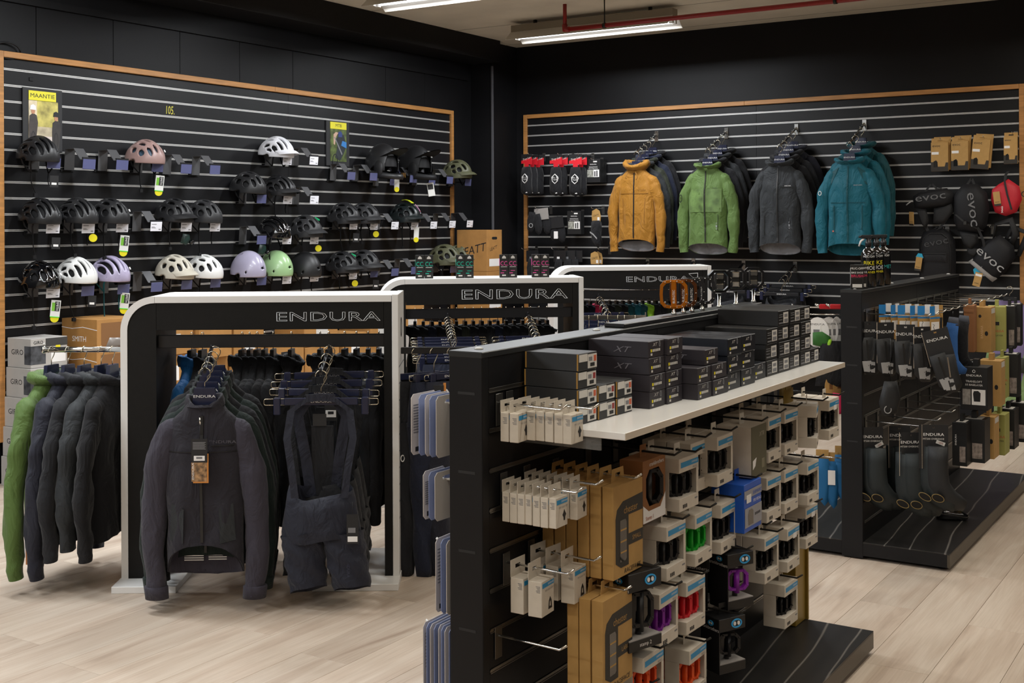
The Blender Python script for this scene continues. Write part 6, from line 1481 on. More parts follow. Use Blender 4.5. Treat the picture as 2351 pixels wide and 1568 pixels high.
JK = [((1508, 306), (1474, 350), 'shell', F_YEL, 'hood', 'ochre yellow hooded shell jacket', F_LIN, ex_yellow, MATS['zip_dark'], [(F_SLATE, 'dark slate'), (F_DOLV, 'dark olive'), (F_NAVY, 'navy'), (F_BLK, 'black')]),
      ((1668, 299), (1636, 344), 'mid', F_GRN, 'hoodlow', 'leaf green hooded jacket with camouflage chest panel', F_LIN, ex_green, F_DOLV, [(F_BLK2, 'soft black'), (F_SLATE, 'slate'), (F_BLK, 'black')]),
      ((1829, 290), (1800, 336), 'mid', F_SLATE, 'hoodlow', 'black hooded waterproof jacket with pale collar lining', F_LIN, ex_black, ZIPM, [(F_BLK, 'black'), (F_BLK2, 'soft black'), (F_INK, 'ink blue')]),
      ((1985, 280), (1958, 330), 'mid', F_TEAL, 'hoodlow', 'teal padded jacket with darker shoulders', F_TEAL, ex_teal, F_TEALD, [(F_TEAL, 'teal'), (F_TEALD, 'dark teal')])]
LOOP = mat('chrome_arm', 'a8a7a3', .2, metal=1.)
for (a, b, kind, m, hd, lab, ln, ex, zm, rest) in JK:
    q0 = AT(*a, y=YB); q1 = AT(*b, y=YB - .42); q1.x = q0.x
    waterfall('chrome sloping arm holding the ' + ' '.join(lab.split()[:3]) + ' row', q0, Vector((0, -1, 0)), .44, q0.z - q1.z, group='sloping arms on the back slatwall', wall=True, m=LOOP)
    n = len(rest) + 1; sp = arm_spots(q0, Vector((0, -1, 0)), .42, q0.z - q1.z, n, .32, 1.)
    for k, p in enumerate(sp[::-1]):
        sx = Vector((.005 * k, 0, 0))
        if k == 0: garment('hooded_jacket', lab, p, -.0, kind, m, hood=hd, group='coloured jackets on the back wall', lining=ln, zipm=zm, extra=ex, hang='navy hanger with white lettering inside the ' + ' '.join(lab.split()[:3]))
        else: garment('hooded_jacket', '%s jacket hanging behind the %s' % (rest[k - 1][1], ' '.join(lab.split()[:2])), p + sx, random.uniform(-.06, .14), 'file', rest[k - 1][0], hood='hoodlow', group='jackets behind the coloured ones', hang='navy hanger behind the %s, position %s' % (' '.join(lab.split()[:2]), ('two', 'three', 'four', 'five')[k - 1]))
# arms below the jackets, with shorts
for k, (px, py, nsh) in enumerate(((1488, 598, 0), (1593, 598, 0), (1708, 602, 2), (1826, 606, 3))):
    q0 = AT(px, py, y=YB)
    waterfall('black sloping arm below the ' + ('yellow', 'green', 'black', 'teal')[k] + ' jacket', q0, Vector((0, -1, 0)), .34, .12, hooks=5, group='lower arms', wall=True)
    for j, p in enumerate(arm_spots(q0, Vector((0, -1, 0)), .34, .12, max(1, nsh), .5, 1.)[:nsh]):
        clip_hanger('clip hanger of black shorts %s below the %s jacket' % (('one', 'two', 'three')[j], ('yellow', 'green', 'black', 'teal')[k]), p, random.uniform(-.1, .1), m=SATIN)
        t = thing('cycling_shorts', 'black shorts on clip hanger %s below the %s jacket' % (('one', 'two', 'three')[j], ('yellow', 'green', 'black', 'teal')[k]), 'clothing', p + Vector((0, 0, .40 - .46)), 0, 'shorts on the lower arms')
        obj('waist', CACHE['bw'], F_BLK2, t, (0, 0, .36))
        for s in (-1, 1): obj('leg', CACHE[('bl', s)], F_BLK2, t, (0, 0, .36))
# guards with red header cards
HW_ = mat('header_white', 'd9d4d0', .6)
def guard(label, x, y, z, kind, group='guards with red headers', yaw=0.):
    t = thing('knee_guard', label, 'protector', (x, y, z), yaw, group)
    obj('header', cached('gh', lambda: MB().prism([(-.068, -.06), (-.025, -.06), (-.025, -.105), (.025, -.105), (.025, -.07), (.068, -.07), (.068, .0), (-.068, .0)], -.0015, .0015).mesh('header')), RED, t)
    h2 = obj('header_band', cached('ghb', lambda: MB().prism([(-.068, -.032), (.068, .0), (.068, .03), (-.068, .03)], -.0018, .0018).mesh('header_band')), INK, t); lettering('Troy Lee', .02, HW_, t, (0, -.0024, -.014), (0, -.22, 0), shear=.3)
    o = [(-.045, -.09), (.045, -.09), (.06, -.16), (.055, -.27), (.065, -.35), (.0, -.37), (-.06, -.35), (-.065, -.25), (-.055, -.15)]
    g = obj('guard', cached('gg', lambda: MB().pillow(o, .05, 7, flat=.9).mesh('guard')), F_BLK, t)
    if kind: 
        e = [(-.035, -.02), (-.03, -.06), (.0, -.085), (.03, -.06), (.035, -.02), (.0, .01)]
        obj('emblem', cached('ge', lambda: MB().ring([(a, b - .17) for a, b in e], [(a * .86, (b + .037) * .86 - .037 - .17) for a, b in e], -.052, -.044).mesh('emblem')), PAPER, g, (.018, 0, 0)); lettering('TLD', .032, PAPER, g, (.018, -.053, -.207), shear=.2)
    obj('cuff_mark', cached('gcm', lambda: MB().box(.01, .03, -.03, -.02, -.345, -.335).mesh('cuff_mark')), PAPER, g)
    return t
for q, (px, n, z) in enumerate(((1209, 3, 361), (1276, 2, 361), (1321, 2, 361))):
    c = AT(px, z, y=YB - .26); bhook(px + 40, z - 8, .3, 'chrome hook of the red-headed guards, group %s' % 'abc'[q].replace('a', 'by the frame').replace('b', 'in the middle').replace('c', 'by the black boxes'))
    for k in range(n): guard(('front ' if k == 0 else 'rear ') + 'black guard with red header card, ' + ('by the wooden frame', 'in the middle pair', 'beside the black sock boxes')[q], c.x + .012 * k, YB - .26 + k * .085, c.z, k == 0, yaw=random.uniform(-.1, .1) - .1 * (q == 0))
def sbox(label, px, py, w_, h, d, n, y, group):
    c = AT(px, py, y=y); bhook(px + 20, py - h * 130, .22, 'chrome hook of the black sock boxes at ' + group)
    for k in range(n):
        t = thing('sock_box', label if k == 0 else 'black sock box behind the front one, ' + group, 'boxed garment', (c.x, y + k * (d + .003), c.z + h / 2), 0, group)
        obj('box', cached(('sbx', w_, h, d), lambda: MB().box(-w_ / 2, w_ / 2, 0, d, -h, 0, bev=.001).mesh('box')), BLKC, t)
        if k == 0:
            lettering('ENDURA', .010, PAPER, t, (0, -.0006, -.05), stretch=1.2); lettering('SINGLETRACK', .010, PAPER, t, (0, -.0006, -.075)); lettering('SHIN GUARD SOCK', .008, PAPER, t, (0, -.0006, -.09))
            obj('photo', MB().box(-w_ * .42, 0, -.0008, 0, -.17, -.1), mat('box_photo2', '8f8f86', .6, var=.5, vscale=50), t); p = obj('photo', MB().box(.002, w_ * .42, -.0008, 0, -.17, -.1), PAPER, t)
            obj('figure', MB().box(.012, .024, -.0014, -.0006, -.165, -.115).box(.034, .046, -.0014, -.0006, -.165, -.11), INK, p, kind='stuff'); obj('sticker', MB().box(.0, .04, -.0010, 0, -.03, -.018), PAPER, t)
sbox('front black sock box with shin photo, upper row', 1362, 392, .15, .22, .03, 4, YB - .15, 'upper row')
sbox('front black sock box with shin photo, lower row', 1318, 511, .15, .22, .03, 2, YB - .2, 'lower row')
# gloves row and brown-headed guards
def glove(t, x, z, rot, m=F_BLK):
    g = obj('glove', cached('glv', lambda: MB().pillow([(-.03, .0), (.035, .0), (.045, -.08), (.04, -.15), (.02, -.19), (-.01, -.2), (-.035, -.17), (-.045, -.08)], .022, 6).mesh('glove')), m, t, (x, -.02, z), (0, rot, 0))
    return g
for k, (px, py, card, lab) in enumerate(((1228, 482, None, 'black glove pair with pale round emblem by the wooden frame'), (1247, 481, 'grey', 'black glove pair on a grey plastic hanger card'), (1281, 500, 'dark', 'black glove pair on a dark card with white tag'))):
    c = AT(px, py, y=YB - .24 + .05 * k); t = thing('glove_pair', lab, 'gloves', c, random.uniform(-.1, .1), 'gloves on the back slatwall')
    glove(t, -.02, -.02, .1); glove(t, .03, -.04, -.15)
    if card: obj('hanger_card', MB().box(-.075, .075, -.05, -.046, -.10, .01, bev=.002), mat('card_' + card, '4b4d50' if card == 'grey' else '1d1d1f', .4), t, None, (0, -.1, 0))
    else:
        e = [(.022 * math.cos(q), .022 * math.sin(q)) for q in [2 * PI * i / 16 for i in range(16)]]; obj('emblem', MB().ring(e, [(a * .75, b * .75) for a, b in e], -.002, .002), REFL, t, (-.02, -.045, -.15))
    if card == 'dark': obj('tag', MB().box(-.02, .022, -.052, -.050, -.2, -.13), PAPER, t)
    obj('loop', MB().tube([(0, -.02, -.01), (0, 0, .02)], .0015, 5), SATIN, t)
bhook(1265, 474, .3, 'chrome hook of the black gloves'); bhook(1385, 474, .24, 'chrome hook of the brown-headed guards'); bhook(1232, 566, .28, 'chrome hook of the lowest gloves by the frame'); bhook(1300, 566, .28, 'chrome hook of the lower black cards'); bhook(1400, 566, .24, 'chrome hook of the lower brown header')
def leatt(label, px, py, n, body=True):
    c = AT(px, py, y=YB - .2)
    for k in range(n):
        t = thing('knee_guard', label if k == 0 else 'brown header behind the ' + label[:20], 'protector', (c.x + .01 * k, YB - .2 + .04 * k, c.z), -.2 + .1 * k, 'brown-headed guards')
        obj('header', cached('lh', lambda: MB().prism([(-.05, -.1), (.05, -.1), (.055, -.05), (.04, 0), (-.0, .02), (-.05, .0), (-.055, -.05)], -.0015, .0015).mesh('header')), KR2, t)
        lettering('LEATT', .02, INK, t, (-.005, -.002, -.045), (0, -.1, 0), shear=.3, stretch=.9); obj('sticker', MB().box(.015, .04, -.0024, -.0015, -.09, -.06), PAPER, t)
        if body:
            obj('guard', MB().pillow([(-.045, -.09), (.045, -.09), (.05, -.16), (.035, -.24), (.06, -.32), (.02, -.35), (-.03, -.3), (-.055, -.22)], .045, 6), F_BLK, t); obj('stripe', MB().strip([(-.045, -.04, -.2), (0, -.048, -.22), (.04, -.04, -.26)], (0, 0, .014), .003), REFL, t)
leatt('black guard under a brown lettered header card', 1369, 484, 1)
leatt('brown lettered header card just above the rack top', 1366, 582, 2, False)
for k, px in enumerate((1222, 1285, 1305, 1322)):
    c = AT(px, 575, y=YB - .22 + .03 * k); t = thing('glove_pair', 'black gloves on a dark card, lowest row, %s' % ('by the wooden frame', 'with white label', 'in the middle', 'by the brown header')[k], 'gloves', c, random.uniform(-.1, .1), 'gloves in the lowest row')
    obj('hanger_card', MB().box(-.07, .07, -.002, .002, -.11, .0, bev=.001), mat('card_dark', '1d1d1f', .4), t); glove(t, 0, -.08, .05); obj('label', MB().box(-.03, .0, -.004, -.002, -.1, -.06), PAPER if k == 1 else GREYINK, t)
# kraft boxes with black foot
def evoc(label, px, py, w_, h, n, yaw=0., tilt=0.):
    c = AT(px, py, y=YB - .12)
    for k in range(n):
        t = thing('kraft_pack', label if k == 0 else 'kraft hanging box behind the ' + label[6:30], 'packaged part', (c.x + .012 * k, YB - .12 + .034 * k, c.z + h / 2 + .012 * k), 0, 'kraft boxes on the back slatwall', rot=(0, tilt, yaw))
        obj('box', cached(('ev', w_, h), lambda: MB().box(-w_ / 2, w_ / 2, 0, .03, -h, 0, bev=.001).mesh('box')), KR2, t); obj('hang_tab', cached(('evt', w_), lambda: MB().ring([(-w_ / 2, 0), (w_ / 2, 0), (w_ / 2, .035), (-w_ / 2, .035)], [(-.018, .012), (.018, .012), (.018, .02), (-.018, .02)], .027, .029).mesh('hang_tab')), KR2, t)
        if k == 0:
            obj('foot_print', MB().prism([(-w_ / 2, -h), (w_ / 2, -h), (w_ / 2, -h * .7), (w_ * .36, -h * .7), (w_ * .3, -h * .84), (-w_ * .1, -h * .84), (-w_ * .12, -h * .68), (-w_ / 2, -h * .68)], -.0008, 0), mat('foot_dark', '2b2620', .6), t)
            lettering('evoc', w_ * .16, INK, t, (-w_ * .18, -.0008, -h * .12), stretch=1.1); obj('window', MB().prism([(-w_ * .35, -h * .86), (-w_ * .12, -h * .86), (-w_ * .12, -h * .68), (-w_ * .2, -h * .62), (-w_ * .35, -h * .66)], -.0014, 0), GLOSS, t)
            obj('sticker', MB().box(-w_ * .46, -w_ * .05, -.0010, 0, -h * .42, -h * .33), PAPER, t)
    bhook(px + 12, py - 42, .16, 'chrome hook of the ' + label[:40])
evoc('front kraft hanging box with white sticker, beside the teal jacket', 2157, 360, .132, .232, 2, .05)
evoc('front kraft hanging box in the middle of the kraft row', 2203, 357, .132, .232, 2, -.05)
evoc('front kraft hanging box hung aslant in the kraft row', 2254, 354, .132, .232, 2, .05, .09)
evoc('small kraft hanging box near the wooden frame', 2320, 345, .10, .21, 1)
# bags
BAGM = mat('bag_black', '17171a', .6, spec=.3, bump=.2, bscale=250); BAGD = mat('bag_black_soft', '101012', .7, bump=.2, bscale=250); LOGO = mat('bag_logo', '5f5f60', .6)
def strap(t, pts, w_=.025, m=None): obj('strap', MB().strip(pts, (w_, 0, 0), .004), m or BAGD, t)
def ktag(t, loc, rot, blue=True):
    if blue: obj('blue_tag', MB().prism([(.03 * math.cos(q * PI / 3), .035 * math.sin(q * PI / 3)) for q in range(6)], .002, .004), mat('cyan_card', '1f9fc4', .5), t, loc, rot)
    g = obj('swing_tag', MB().box(-.025, .025, -.004, .001, -.11, .0, bev=.0005), KR2, t, loc, rot); lettering('evoc', .012, INK, g, (0, -.0046, -.08)); obj('band', MB().box(-.025, .025, -.0046, -.004, -.11, -.095), mat('foot_dark', '2b2620', .6), g)
bhook(2158, 432, .16, 'chrome hook of the hip bag'); c = AT(2141, 455, y=YB - .15)
t = thing('hip_bag', 'black hip bag with faint lettering and dangling straps', 'bag', c, .0, rot=(0, -.12, 0))
obj('body', MB().pillow([(-.15, -.06), (-.1, -.075), (.1, -.08), (.16, -.05), (.165, .02), (.12, .065), (-.1, .06), (-.155, .03)], .07, 7, back=.05, flat=.85), BAGM, t); lettering('evoc', .06, LOGO, t, (-.0, -.072, .01), stretch=1.5)
obj('wing', MB().pillow([(.0, -.08), (.14, -.06), (.15, -.13), (.06, -.22), (-.02, -.2)], .03, 5), BAGD, t); obj('wing', MB().pillow([(-.14, -.06), (-.06, -.07), (-.05, -.18), (-.08, -.24), (-.11, -.2)], .03, 5), BAGD, t)
strap(t, [(-.08, 0, -.22), (-.06, 0, -.28), (.02, 0, -.25), (.08, 0, -.19)]); strap(t, [(-.05, .0, .06), (-.0, .03, .12), (.05, .0, .06)], .02); obj('puller', MB().tube([(-.15, -.04, .0), (-.185, -.05, -.02), (-.2, -.05, -.03)], .005, 6), REFL, t); ktag(t, (-.165, -.05, -.09), (0, .15, -.6), False)
bhook(2240, 428, .16, 'chrome hook of the round-topped backpack'); c = AT(2229, 478, y=YB - .15)
t = thing('backpack', 'black backpack with large vertical pale lettering', 'bag', c, 0)
obj('body', MB().pillow([(-.13, -.1), (-.1, -.18), (.06, -.2), (.12, -.14), (.14, .0), (.12, .12), (.05, .19), (-.06, .19), (-.13, .1)], .085, 8, back=.05, flat=.85), BAGM, t); lettering('evoc', .075, mat('bag_logo_pale', '6f6f70', .6), t, (.035, -.09, -.01), (0, PI / 2 - .12, 0), stretch=1.35)
obj('pocket', MB().pillow([(-.09, -.18), (.05, -.2), (.06, -.27), (.0, -.33), (-.06, -.28)], .04, 5), BAGD, t); strap(t, [(-.1, -.07, -.05), (-.02, -.09, -.12), (.1, -.07, -.18)], .02); strap(t, [(.06, -.05, -.15), (.1, -.05, -.25), (.12, -.03, -.38)], .02); strap(t, [(-.03, .0, .18), (0, .03, .24), (.03, .0, .18)], .02); obj('buckle', MB().box(-.04, -.01, -.1, -.09, -.13, -.1, bev=.003), GLOSS, t)
bhook(2316, 420, .16, 'chrome hook of the red pouch'); c = AT(2309, 452, y=YB - .13)
t = thing('bag', 'red zipped pouch with kraft tag', 'bag', c, 0)
obj('body', MB().pillow([(-.11, -.02), (-.08, -.12), (.0, -.15), (.08, -.12), (.12, -.02), (.1, .08), (.02, .14), (-.05, .1), (-.1, .06)], .05, 7, back=.03), mat('bag_red', 'b81a2a', .55, bump=.15, bscale=250), t); obj('zip', MB().strip([(-.0, -.05, .13), (.02, -.053, .02), (.05, -.045, -.1)], (.014, 0, 0), .004), INK, t); ktag(t, (-.06, -.055, .04), (0, -.12, 0), False); strap(t, [(0, -.02, .13), (0, 0, .17), (.02, .0, .2)], .02); obj('ring', MB().ring([(.135 + .022 * math.cos(q * PI / 6), .02 + .022 * math.sin(q * PI / 6)) for q in range(12)], [(.135 + .016 * math.cos(q * PI / 6), .02 + .016 * math.sin(q * PI / 6)) for q in range(12)], -.003, .003), INK, t); lettering('evoc', .02, PAPER, t, (-.015, -.052, -.1), (0, PI / 2, 0))
c = bhook(2175, 520, .14, 'chrome hook of the tall rucksack'); c = AT(2152, 590, y=YB - .13)
t = thing('backpack', 'tall black rucksack with horizontal front pocket and kraft tag', 'bag', c, 0)
obj('body', MB().pillow([(-.14, -.24), (.14, -.24), (.145, .0), (.14, .13), (.1, .2), (.04, .225), (-.06, .225), (-.11, .2), (-.14, .12), (-.145, 0)], .09, 8, back=.04, flat=.7), BAGM, t); obj('pocket', MB().pillow([(-.09, -.04), (.09, -.04), (.09, .03), (-.09, .03)], .012, 4, y=-.088), BAGM, t)
obj('pocket_edge', MB().strip([(-.09, -.1, .03), (.09, -.1, .03)], (0, 0, .005), .004), INK, t); lettering('evoc', .055, mat('bag_logo_dim', '3a3a3c', .6), t, (.01, -.093, .12), (0, -.2, 0), stretch=1.3); obj('zip_line', MB().tube([(-.11, -.065, .06), (-.09, -.07, .15), (-.04, -.07, .19), (.05, -.07, .19), (.1, -.07, .15), (.115, -.065, .05), (.115, -.065, -.15)], .004, 6), INK, t); ktag(t, (-.115, -.1, -.0), (0, .15, 0)); strap(t, [(-.03, .02, .22), (0, .03, .25), (.03, .02, .22)], .02)
bhook(2280, 516, .14, 'chrome hook of the tilted pack'); c = AT(2283, 590, y=YB - .14)
t = thing('backpack', 'black and grey pack with bold pale lettering, tilted, loops up', 'bag', c, 0, rot=(0, .72, 0))
obj('body', MB().pillow([(-.11, -.16), (.11, -.16), (.14, -.04), (.12, .1), (.05, .16), (-.08, .16), (-.13, .05)], .08, 8, back=.05, flat=.8), BAGM, t); obj('side_panel', MB().pillow([(-.12, -.155), (.12, -.155), (.13, -.11), (-.11, -.115)], .05, 4, y=-.02), mat('bag_grey', '8b8784', .6), t); lettering('evoc', .07, mat('bag_logo_light', '9a9a9a', .5), t, (.0, -.086, -.02), stretch=1.35)
obj('strap', MB().tube([(-.1, .02, .1), (-.16, .0, .2), (-.1, .0, .3), (.0, .0, .24), (.03, .02, .14)], [.02, .028, .028, .026, .02], 10, flat=.4), BAGD, t); obj('strap', MB().tube([(-.02, .03, .12), (-.06, .03, .26), (.06, .03, .3), (.12, .03, .12)], [.02, .028, .028, .02], 10, flat=.4), BAGD, t); obj('wing', MB().pillow([(-.12, -.02), (-.1, -.1), (-.17, -.12), (-.2, -.08)], .03, 4), BAGD, t)
c2 = AT(2245, 640, y=YB - .2); t = thing('swing_tag', 'kraft and cyan tag dangling below the tilted pack', 'tag', c2, 0, rot=(0, .25, 0)); g = obj('card', MB().box(-.028, .028, -.004, .002, -.06, .05), KR2, t); lettering('evoc', .012, INK, g, (0, -.005, -.035)); obj('label', MB().box(-.024, .024, -.0048, -.004, .02, .038), PAPER, g); obj('blue_tag', MB().prism([(-.02 + .032 * math.cos(q * PI / 3), .06 + .035 * math.sin(q * PI / 3)) for q in range(6)], .003, .005), MATS['cyan_card'], t); obj('cord', MB().tube([(0, .0, .05), (.01, .0, .14)], .0015, 5), REFL, t)
# clothes at the lower right end
for k, (px, py, mm, lab) in enumerate(((2318, 690, mat('cloth_lilac', '7a6c95', .8, bump=.2, bscale=300), 'lilac top hanging by the wooden frame'), (2334, 770, mat('cloth_pale_green', '7f9a62', .8, bump=.2, bscale=300), 'pale green top below the lilac one'))):
    c = AT(px, py, y=YB - .16); hanger('black hanger of the ' + lab[:22], c, 0, 'hangers', False, SATIN)
    t = thing('sports_top', lab, 'clothing', c, 0, 'tops by the wooden frame'); obj('torso', gmesh('thin', 'torso'), mm, t)
    for s in (-1, 1): obj('sleeve', MB().tube([(s * .15, 0, -.08), (s * .19, 0, -.14), (s * .21, 0, -.22)], [.055, .055, .05], 12, flat=.5), mm, t)
c = AT(2322, 832, y=YB - .2); t = thing('bag', 'dark grey-green waist bag below the pale tops', 'bag', c, 0); obj('body', MB().pillow([(-.16, -.07), (.1, -.08), (.12, .03), (.0, .07), (-.14, .06)], .07, 6), mat('bag_greygreen', '3a3f3c', .6), t); strap(t, [(-.05, 0, .06), (0, .02, .14), (.06, 0, .06)], .02)
# ================================================================== cartons along the left wall
GREYB = mat('grey_carton', 'a9a5a0', .65, var=.04, vscale=10)
def wbox(name, label, x0, x1, y0, y1, z0, z1, m, group=None, fn=None, yaw=0.):
    t = thing(name, label, 'carton', ((x0 + x1) / 2, (y0 + y1) / 2, z0), yaw, group)
    a, b, h = (x1 - x0) / 2, (y1 - y0) / 2, z1 - z0 - .0015
    obj('box', MB().box(-a, a, -b, b, 0, h, bev=.002), m, t)
    if fn: fn(t, a, b, h)
    return t
def giro(t, a, b, h):
    lettering('GIRO', .032, INK, t, (-a * .15, -b - .0006, h * .52), stretch=1.1)
    obj('picture', MB().box(a * .45, a, -b - .0008, -b, h * .12, h * .75), mat('giro_picture', '45474b', .5, var=.8, vscale=18), t); obj('picture', MB().box(a, a + .0008, -b, -b * .2, h * .12, h * .75), MATS['giro_picture'], t)
    obj('band', MB().box(a, a + .0007, -b * .2, b, h * .7, h * .98), mat('band_dark', '3c3b3a', .5), t); obj('label', MB().box(a, a + .0012, b * .1, b * .9, h * .15, h * .55), PAPER, t); lettering('GIRO', .02, INK, t, (a + .0010, -b * .6, h * .86), (0, 0, PI / 2)); obj('dot', MB().box(a, a + .0014, b * .35, b * .6, h * .62, h * .72), YEL, t)
for k in range(5):
    dx, dy = random.uniform(-.01, .01), -.012 * (4 - k)
    wbox('helmet_carton', 'pale grey helmet carton in the stack by the wall, ' + ('lowest', 'second from floor', 'middle', 'second from top', 'topmost')[k], -6.625, -6.385 + dx, 4.56 + dy, 4.82 + dy, .0 + .181 * k, .181 * (k + 1), GREYB, 'pale grey cartons', giro, random.uniform(-.02, .02))
def smith(t, a, b, h):
    lettering('SMITH', .034, PAPER, t, (-a * .0, -b - .0006, h * .35)); obj('line_art', MB().strip([(-a, -b - .0006, h * .72), (-a * .4, -b - .0006, h * .68), (a * .2, -b - .0006, h * .74), (a, -b - .0006, h * .66)], (0, 0, .004), .001), PAPER, t)
    obj('opening', MB().box(a, a + .0010, -b * .8, b * .85, h * .06, h * .88), KRAFTD, t); obj('wrapped_goods', MB().pillow([(-b * .6, .02), (b * .6, .02), (b * .5, h * .35), (-b * .4, h * .4)], .02, 5, M=Matrix.Translation((a + .002, 0, 0)) @ Matrix.Rotation(PI / 2, 4, 'Z')), mat('clear_wrap', '7d7670', .3), t)
for k in range(5):
    wbox('kraft_carton', 'brown lettered carton with open side behind the front rack, ' + ('lowest', 'second from floor', 'middle', 'second from top', 'topmost')[k], -6.62, -6.28, 4.95, 5.27, .2 * k, .2 * (k + 1), KRAFT, 'brown lettered cartons', smith, random.uniform(-.02, .03))
def plainb(t, a, b, h):
    obj('flap_line', MB().box(-a, a, -.002, .002, h, h + .0008), KRAFTD, t); obj('label', MB().box(a, a + .0010, -b * .3, b * .4, h * .3, h * .7), random.choice((PAPER, LABW, INK)), t)
y = 5.36; n = 0
while y < 8.6:
    w_ = random.choice((.3, .34, .38)); z = 0; top = random.choice((.84, .9, .8))
    k = 0
    while z < top - .1:
        h = random.choice((.2, .22, .25)); m = KRAFT if random.random() < .72 else (GREYB if random.random() < .6 else mat('white_carton', 'c9c5bf', .6))
        wbox('stock_carton', 'stock carton in the row of stacks along the helmet wall', -6.61, -6.61 + random.uniform(.3, .36), y, y + w_, z, z + h, m, 'stock cartons along the wall', plainb, random.uniform(-.04, .04)); z += h; k += 1
    y += w_ + .04; n += 1
# tall stack in the corner
def lea(t, a, b, h):
    lettering('LEATT', .075, INK, t, (-.0, -b - .0006, h * .5), (0, -.22, 0), shear=.3); lettering('LEATT', .03, INK, t, (a + .0006, -.02, h * .55), (0, -.2, PI / 2), shear=.3)
    obj('hand_hole', MB().prism([(q[0], q[1] + h * .8) for q in ((-.035, -.012), (.035, -.012), (.045, 0), (.035, .012), (-.035, .012), (-.045, 0))], -.001, .0, M=Matrix.Translation((a + .0002, 0, 0)) @ Matrix.Rotation(PI / 2, 4, 'Z')), INK, t)
    obj('label', MB().box(a, a + .0010, -b * .7, b * .8, h * .12, h * .3), PAPER, t)
for k in range(4):
    wbox('kraft_carton', 'large brown carton with bold lettering in the corner stack, ' + ('lowest', 'second', 'third', 'topmost')[k], -6.50, -6.16, 9.19, 9.44, .385 * k, .385 * (k + 1), KRAFT, 'large brown cartons in the corner', lea, random.uniform(-.015, .015))
# ================================================================== racks b and c
ccm = mat('cc_black', '201f1e', .45)
def cc(key, x, col, which, lab):
    for k in range(2):
        p = RP(key, x + k * .052, .06, FH + .0004)
        t = thing('cream_carton', 'small black carton with %s lettering, %s, %s' % (col, lab, ('corner-side twin', 'square-side twin')[k]), 'carton', p, RK[key][1], 'small lettered cartons on the rack top')
        m = mat('cc_' + col, {'green': '17b79a', 'pink': 'e0509a'}[col], .5)
        obj('box', MB().box(-.025, .025, 0, .025, 0, .135, bev=.001), ccm, t); lettering('CC.', .026, m, t, (.002, -.0006, .082), stretch=.8); obj('side_print', MB().box(-.0256, -.025, .004, .02, .07, .11), m, t)
        obj('emblem', MB().prism([(-.012, .112), (.012, .112), (.01, .122), (0, .13), (-.01, .122)], -.0008, 0), LABW, t); obj('print', MB().box(-.018, .018, -.0008, 0, .062, .065), LABW, t); obj('print', MB().box(-.012, .012, -.0008, 0, .040, .043), m, t); obj('print', MB().box(-.02, .0, -.0008, 0, .026, .03), m, t); obj('label', MB().box(-.011, .011, -.0008, 0, .010, .018), LABW, t)
for x, col, lab in ((.24, 'green', 'nearest the rounded corner'), (.475, 'green', 'before the brown cartons'), (.73, 'pink', 'before the pillar'), (.92, 'pink', 'at the square end')): cc('b', x, col, 0, lab)
def trousers(name, label, loc, rz, m, group, L=.62):
    t = thing(name, label, 'clothing', loc, rz, group)
    def wm():
        rows = []
        for z, w_, d_ in ((-.04, .165, .03), (-.08, .175, .045), (-.16, .185, .055), (-.24, .19, .06)): rows.append([(math.sin(u) * w_, -math.cos(u) * d_ + .005 * math.sin(6 * u + z * 30), z) for u in [2 * PI * k / 30 for k in range(30)]])
        return MB().rings(rows).mesh('waist')
    def lg(s):
        rows = []
        for k in range(15):
            q = k / 14; z = -.22 - L * q; w_ = .10 - .045 * q
            rows.append([(s * (.088 - .01 * q) + math.sin(u) * w_, -math.cos(u) * (.058 - .02 * q) + .008 * math.sin(3 * u + z * 22), z) for u in [2 * PI * j / 20 for j in range(20)]])
        return MB().rings(rows, cap1=True).mesh('leg')
    obj('waist', cached('trw', wm), m, t)
    for s in (-1, 1): obj('leg', cached(('trl', s, L), lambda: lg(s)), m, t)
    return t
